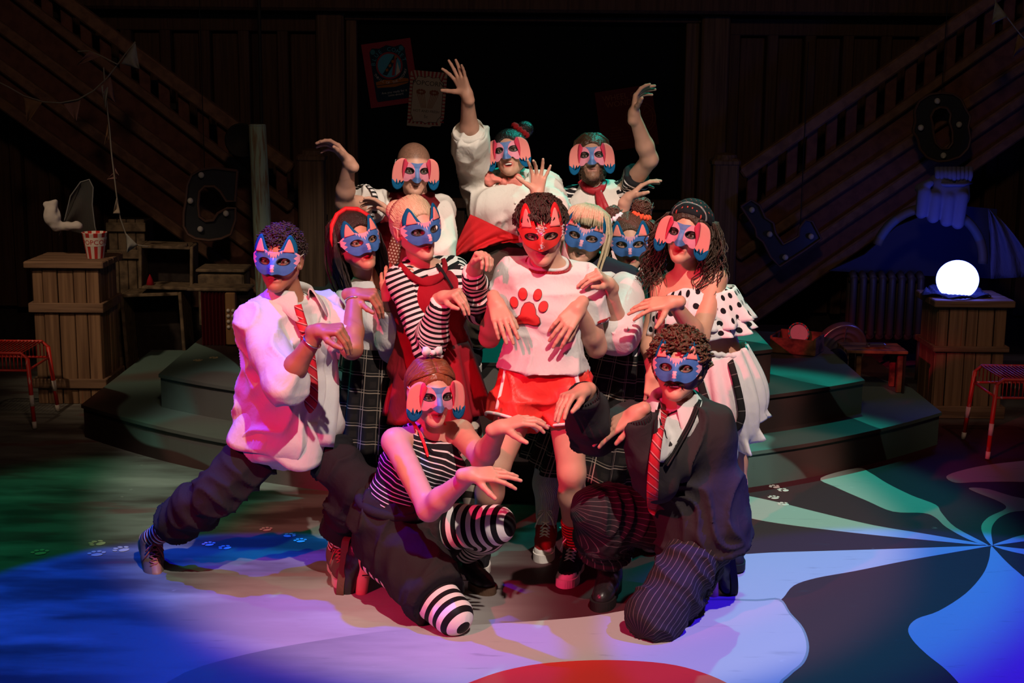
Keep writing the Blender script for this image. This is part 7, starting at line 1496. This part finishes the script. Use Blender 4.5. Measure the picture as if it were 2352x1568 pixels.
# -- H: bearded man at the back -----------------------------------------------------
p = H_ = Person('bearded man in a white waistcoat and red neckerchief, one arm raised, pink dog mask', 7.15,
    dict(pel=(1368, 622), wai=(1368, 565), che=(1366, 495), nec=(1362, 434), sl=(1314, 458, .02), sr=(1430, 448, .0), hl=(1342, 650), hr=(1394, 650), er=(1492, 366, '-'), wr=(1456, 262, '-'), el=(1396, 560, '-'), wl=(1442, 456, '-'),
         kl=(1338, 770, -.40), al=(1340, 895, 'z0.47'), kr=(1404, 770, -.40), ar=(1402, 895, 'z0.47')),
    (1359, 353), (0, -9, -3), skin=(.66, .41, .32), lip=(.30, .10, .09), lipk=.7, mkup=.6, beard=(.11, .045, .022),
    hands=[('r', dict(kn=(1463, 216, '0'), back=(-.95, .25, .1), thumb=(.3, -1, .1), curls=[(30, 22, 14), (44, 20, 12), (50, 20, 12), (54, 22, 12)], spread=12, tcurl=4, tang=58)), ('l', dict(kn=(1478, 422, '0'), back=(-.55, .1, .85), thumb=(.4, -1, -.2), curls=[(16, 20, 12), (18, 18, 12), (22, 20, 12), (28, 22, 14)], spread=11, tcurl=8, tang=50))])
for q in 'lr': p.shoe(q, (0, -1, 0), m_up=M['black_leather'], m_sole=M['rubber_black'])
p.build_body()
p.cloth('trousers', p.torso_ops(.018, top=False) + p.leg_ops('l', .024, 1.9, flare=.02) + p.leg_ops('r', .024, 1.9, flare=.02), M['grey_trouser'], p.bones('legl', 'legr'), .008, .0095, label='dark trousers')
p.cloth('striped_tee', p.torso_ops(.012) + p.arm_ops('l', .018, .62, blouse=.014) + p.arm_ops('r', .018, .55, blouse=.014) + [half(p.J['nec'] + p.F * .02 + p.up * .01, p.up * .85 + p.F * .4, .11)], M['stripe_arm'], p.bones('torso', 'arml', 'armr'), .006, .008, label='black tee with white stripes')
p.cloth('waistcoat', p.torso_ops(.024) + [cap(P(1384, 430, 6.98), P(1380, 480, 6.95), .045, .030, .01, sub=True), cap(P(1380, 480, 6.95), P(1384, 560, 6.95), .030, .012, .01, sub=True), cap(p.J['sr'] + V(.035, 0, .06), p.J['sr'] + V(.04, 0, -.15), .078, .068, .01, sub=True), cap(p.J['sl'] + V(-.035, 0, .06), p.J['sl'] + V(-.04, 0, -.15), .080, .070, .01, sub=True)], M['cream_shirt'], p.bones('torso'), .006, .008, label='white waistcoat')
p.ribbon('neckerchief', [(1332, 416, 12), (1344, 432, 16), (1366, 442, 16), (1384, 432, 16), (1390, 414, 10)], M['red_satin'], .016, None, 18, .005, label='dark red neckerchief')
p.ribbon('neckerchief_tail', [(1374, 440, 16), (1382, 458, 16), (1392, 480, 16), (1406, 502, 10)], M['red_satin'], .024, None, 14, .004); p.ribbon('neckerchief_tail', [(1374, 440, 14), (1376, 462, 15), (1384, 490, 14), (1390, 510, 12)], M['red_satin'], .022, None, 14, .004)
hm = hair_mat('hair_chestnut', (.105, .045, .022), (.055, .022, .012), st=(40, 150, 40)); mb = MB()
locks(mb, p, [(sg, y, k) for sg in (-1, 1) for y in np.linspace(-.5, .74, 40) for k in range(2)], lambda rt, rg: [sc(.04 * rt[0] + .05, rt[1] + .04, .95, .003), sc(.40 * rt[0] + .03, rt[1] * .80, .92, .012), sc(.85 * rt[0], rt[1] * .55 - .10, .55, .014), sc(1.02 * rt[0], rt[1] * .3 - .25, -.05, .012), (.074 * rt[0], -.05 - .02 * rg.random(), -.065)], 10, (.0048, .002), 4, .004, .001, 1, 4)
shell(p, 'hair', hm, cap_ops(p, .009, .066, side=-.05), .004, (80, 30, 60), 2, extra=mb)
mb = MB(); rb = random.Random(5); Q = []
while len(Q) < 300:
    a = rb.uniform(-1.5, 1.5); z = rb.uniform(-.112, -.052)
    if abs(a) < .55 and z > -.085 : continue
    Q.append((.066 * math.sin(a) * (1.02 + (z + .06) * 2.2), .072 * math.cos(a) + .008 + .004 * (a == 0) - (z + .06) * .05, z))
locks(mb, p, Q, lambda rt, rg: [rt, (rt[0] * 1.02, rt[1] + .002, rt[2] - .004), (rt[0] * 1.01, rt[1] + .001, rt[2] - .009)], 3, (.0018, .0008), 4, .002, 0, 1, 4); mb.build('beard', hm, p.root, True, label='short reddish beard')
mask(p, 'dog')

# -- L: man with cropped hair at the back left ----------------------------------------
p = L_ = Person('man with cropped hair in red velvet waistcoat and spotted tie, pink dog mask', 6.85,
    dict(pel=(950, 640), wai=(950, 590), che=(954, 522), nec=(958, 464), sl=(894, 480, .04), sr=(1010, 484, .02), hl=(922, 665), hr=(978, 665), el=(790, 464, '-'), wl=(802, 372, '-'), er=(1008, 588, '-'), wr=(908, 500, '-'),
         kl=(920, 770, -.25), al=(918, 895, 'z0.47'), kr=(985, 770, -.25), ar=(985, 895, 'z0.47')),
    (958, 391), (8, 7, 2), skin=(.66, .40, .31), lip=(.44, .20, .17), lipk=.5, mkup=.6, b=1.0, scalp=(.13, .062, .036), beard=None,
    hands=[('l', dict(kn=(779, 346, '0'), back=(.25, .45, .85), thumb=(-.2, -1, -.5), curls=[(24, 28, 18), (26, 30, 18), (28, 30, 18), (32, 32, 18)], spread=11, tcurl=6, tang=50)), ('r', dict(kn=(878, 476, '0'), back=(.25, .4, .85), thumb=(-.1, -1, -.6), curls=[(10, 20, 14), (16, 26, 16), (20, 28, 18), (26, 30, 18)], spread=11, tcurl=5, tang=50))])
for q in 'lr': p.shoe(q, (0, -1, 0), m_up=M['black_leather'], m_sole=M['rubber_black'])
p.build_body()
p.cloth('trousers', p.torso_ops(.018, top=False) + p.leg_ops('l', .022, 1.92, flare=.02) + p.leg_ops('r', .022, 1.92, flare=.02), M['grey_trouser'], p.bones('legl', 'legr'), .008, .0095, label='dark trousers')
p.cloth('shirt', p.torso_ops(.014) + p.arm_ops('l', .026, .62, blouse=.026) + p.arm_ops('r', .018, 1.25, blouse=.020) + [half(p.J['nec'] + p.up * .008 + p.F * .02, p.up * .85 + p.F * .4, .11)], M['cream_shirt'], p.bones('torso', 'arml', 'armr'), .010, .008, label='white shirt with striped sleeve trim')
ring_band(p, 'sleeve_trim', 'l', .60, .093, .030, M['striped_trim'], label='black and white striped trim')
p.cloth('waistcoat', p.torso_ops(.034) + [cap(P(948, 440, 6.66), P(935, 560, 6.62), .055, .060, .01, sub=True), cap(P(935, 560, 6.62), P(925, 680, 6.66), .060, .070, .01, sub=True), cap(p.J['sr'] + V(.045, 0, .06), p.J['sr'] + V(.045, 0, -.16), .075, .07, .01, sub=True), cap(p.J['sl'] + V(-.05, 0, .05), p.J['sl'] + V(-.03, 0, -.15), .07, .06, .01, sub=True)], M['red_velvet'], p.bones('torso'), .004, .008, label='dark red velvet waistcoat', fs=1.4)
p.ribbon('tie', [(938, 462, 12), (925, 500, 18), (910, 550, 26), (900, 600, 30), (895, 640, 30)], M['dot_tie'], .018, None, 22, .004, label='spotted brown tie')
mask(p, 'dog')
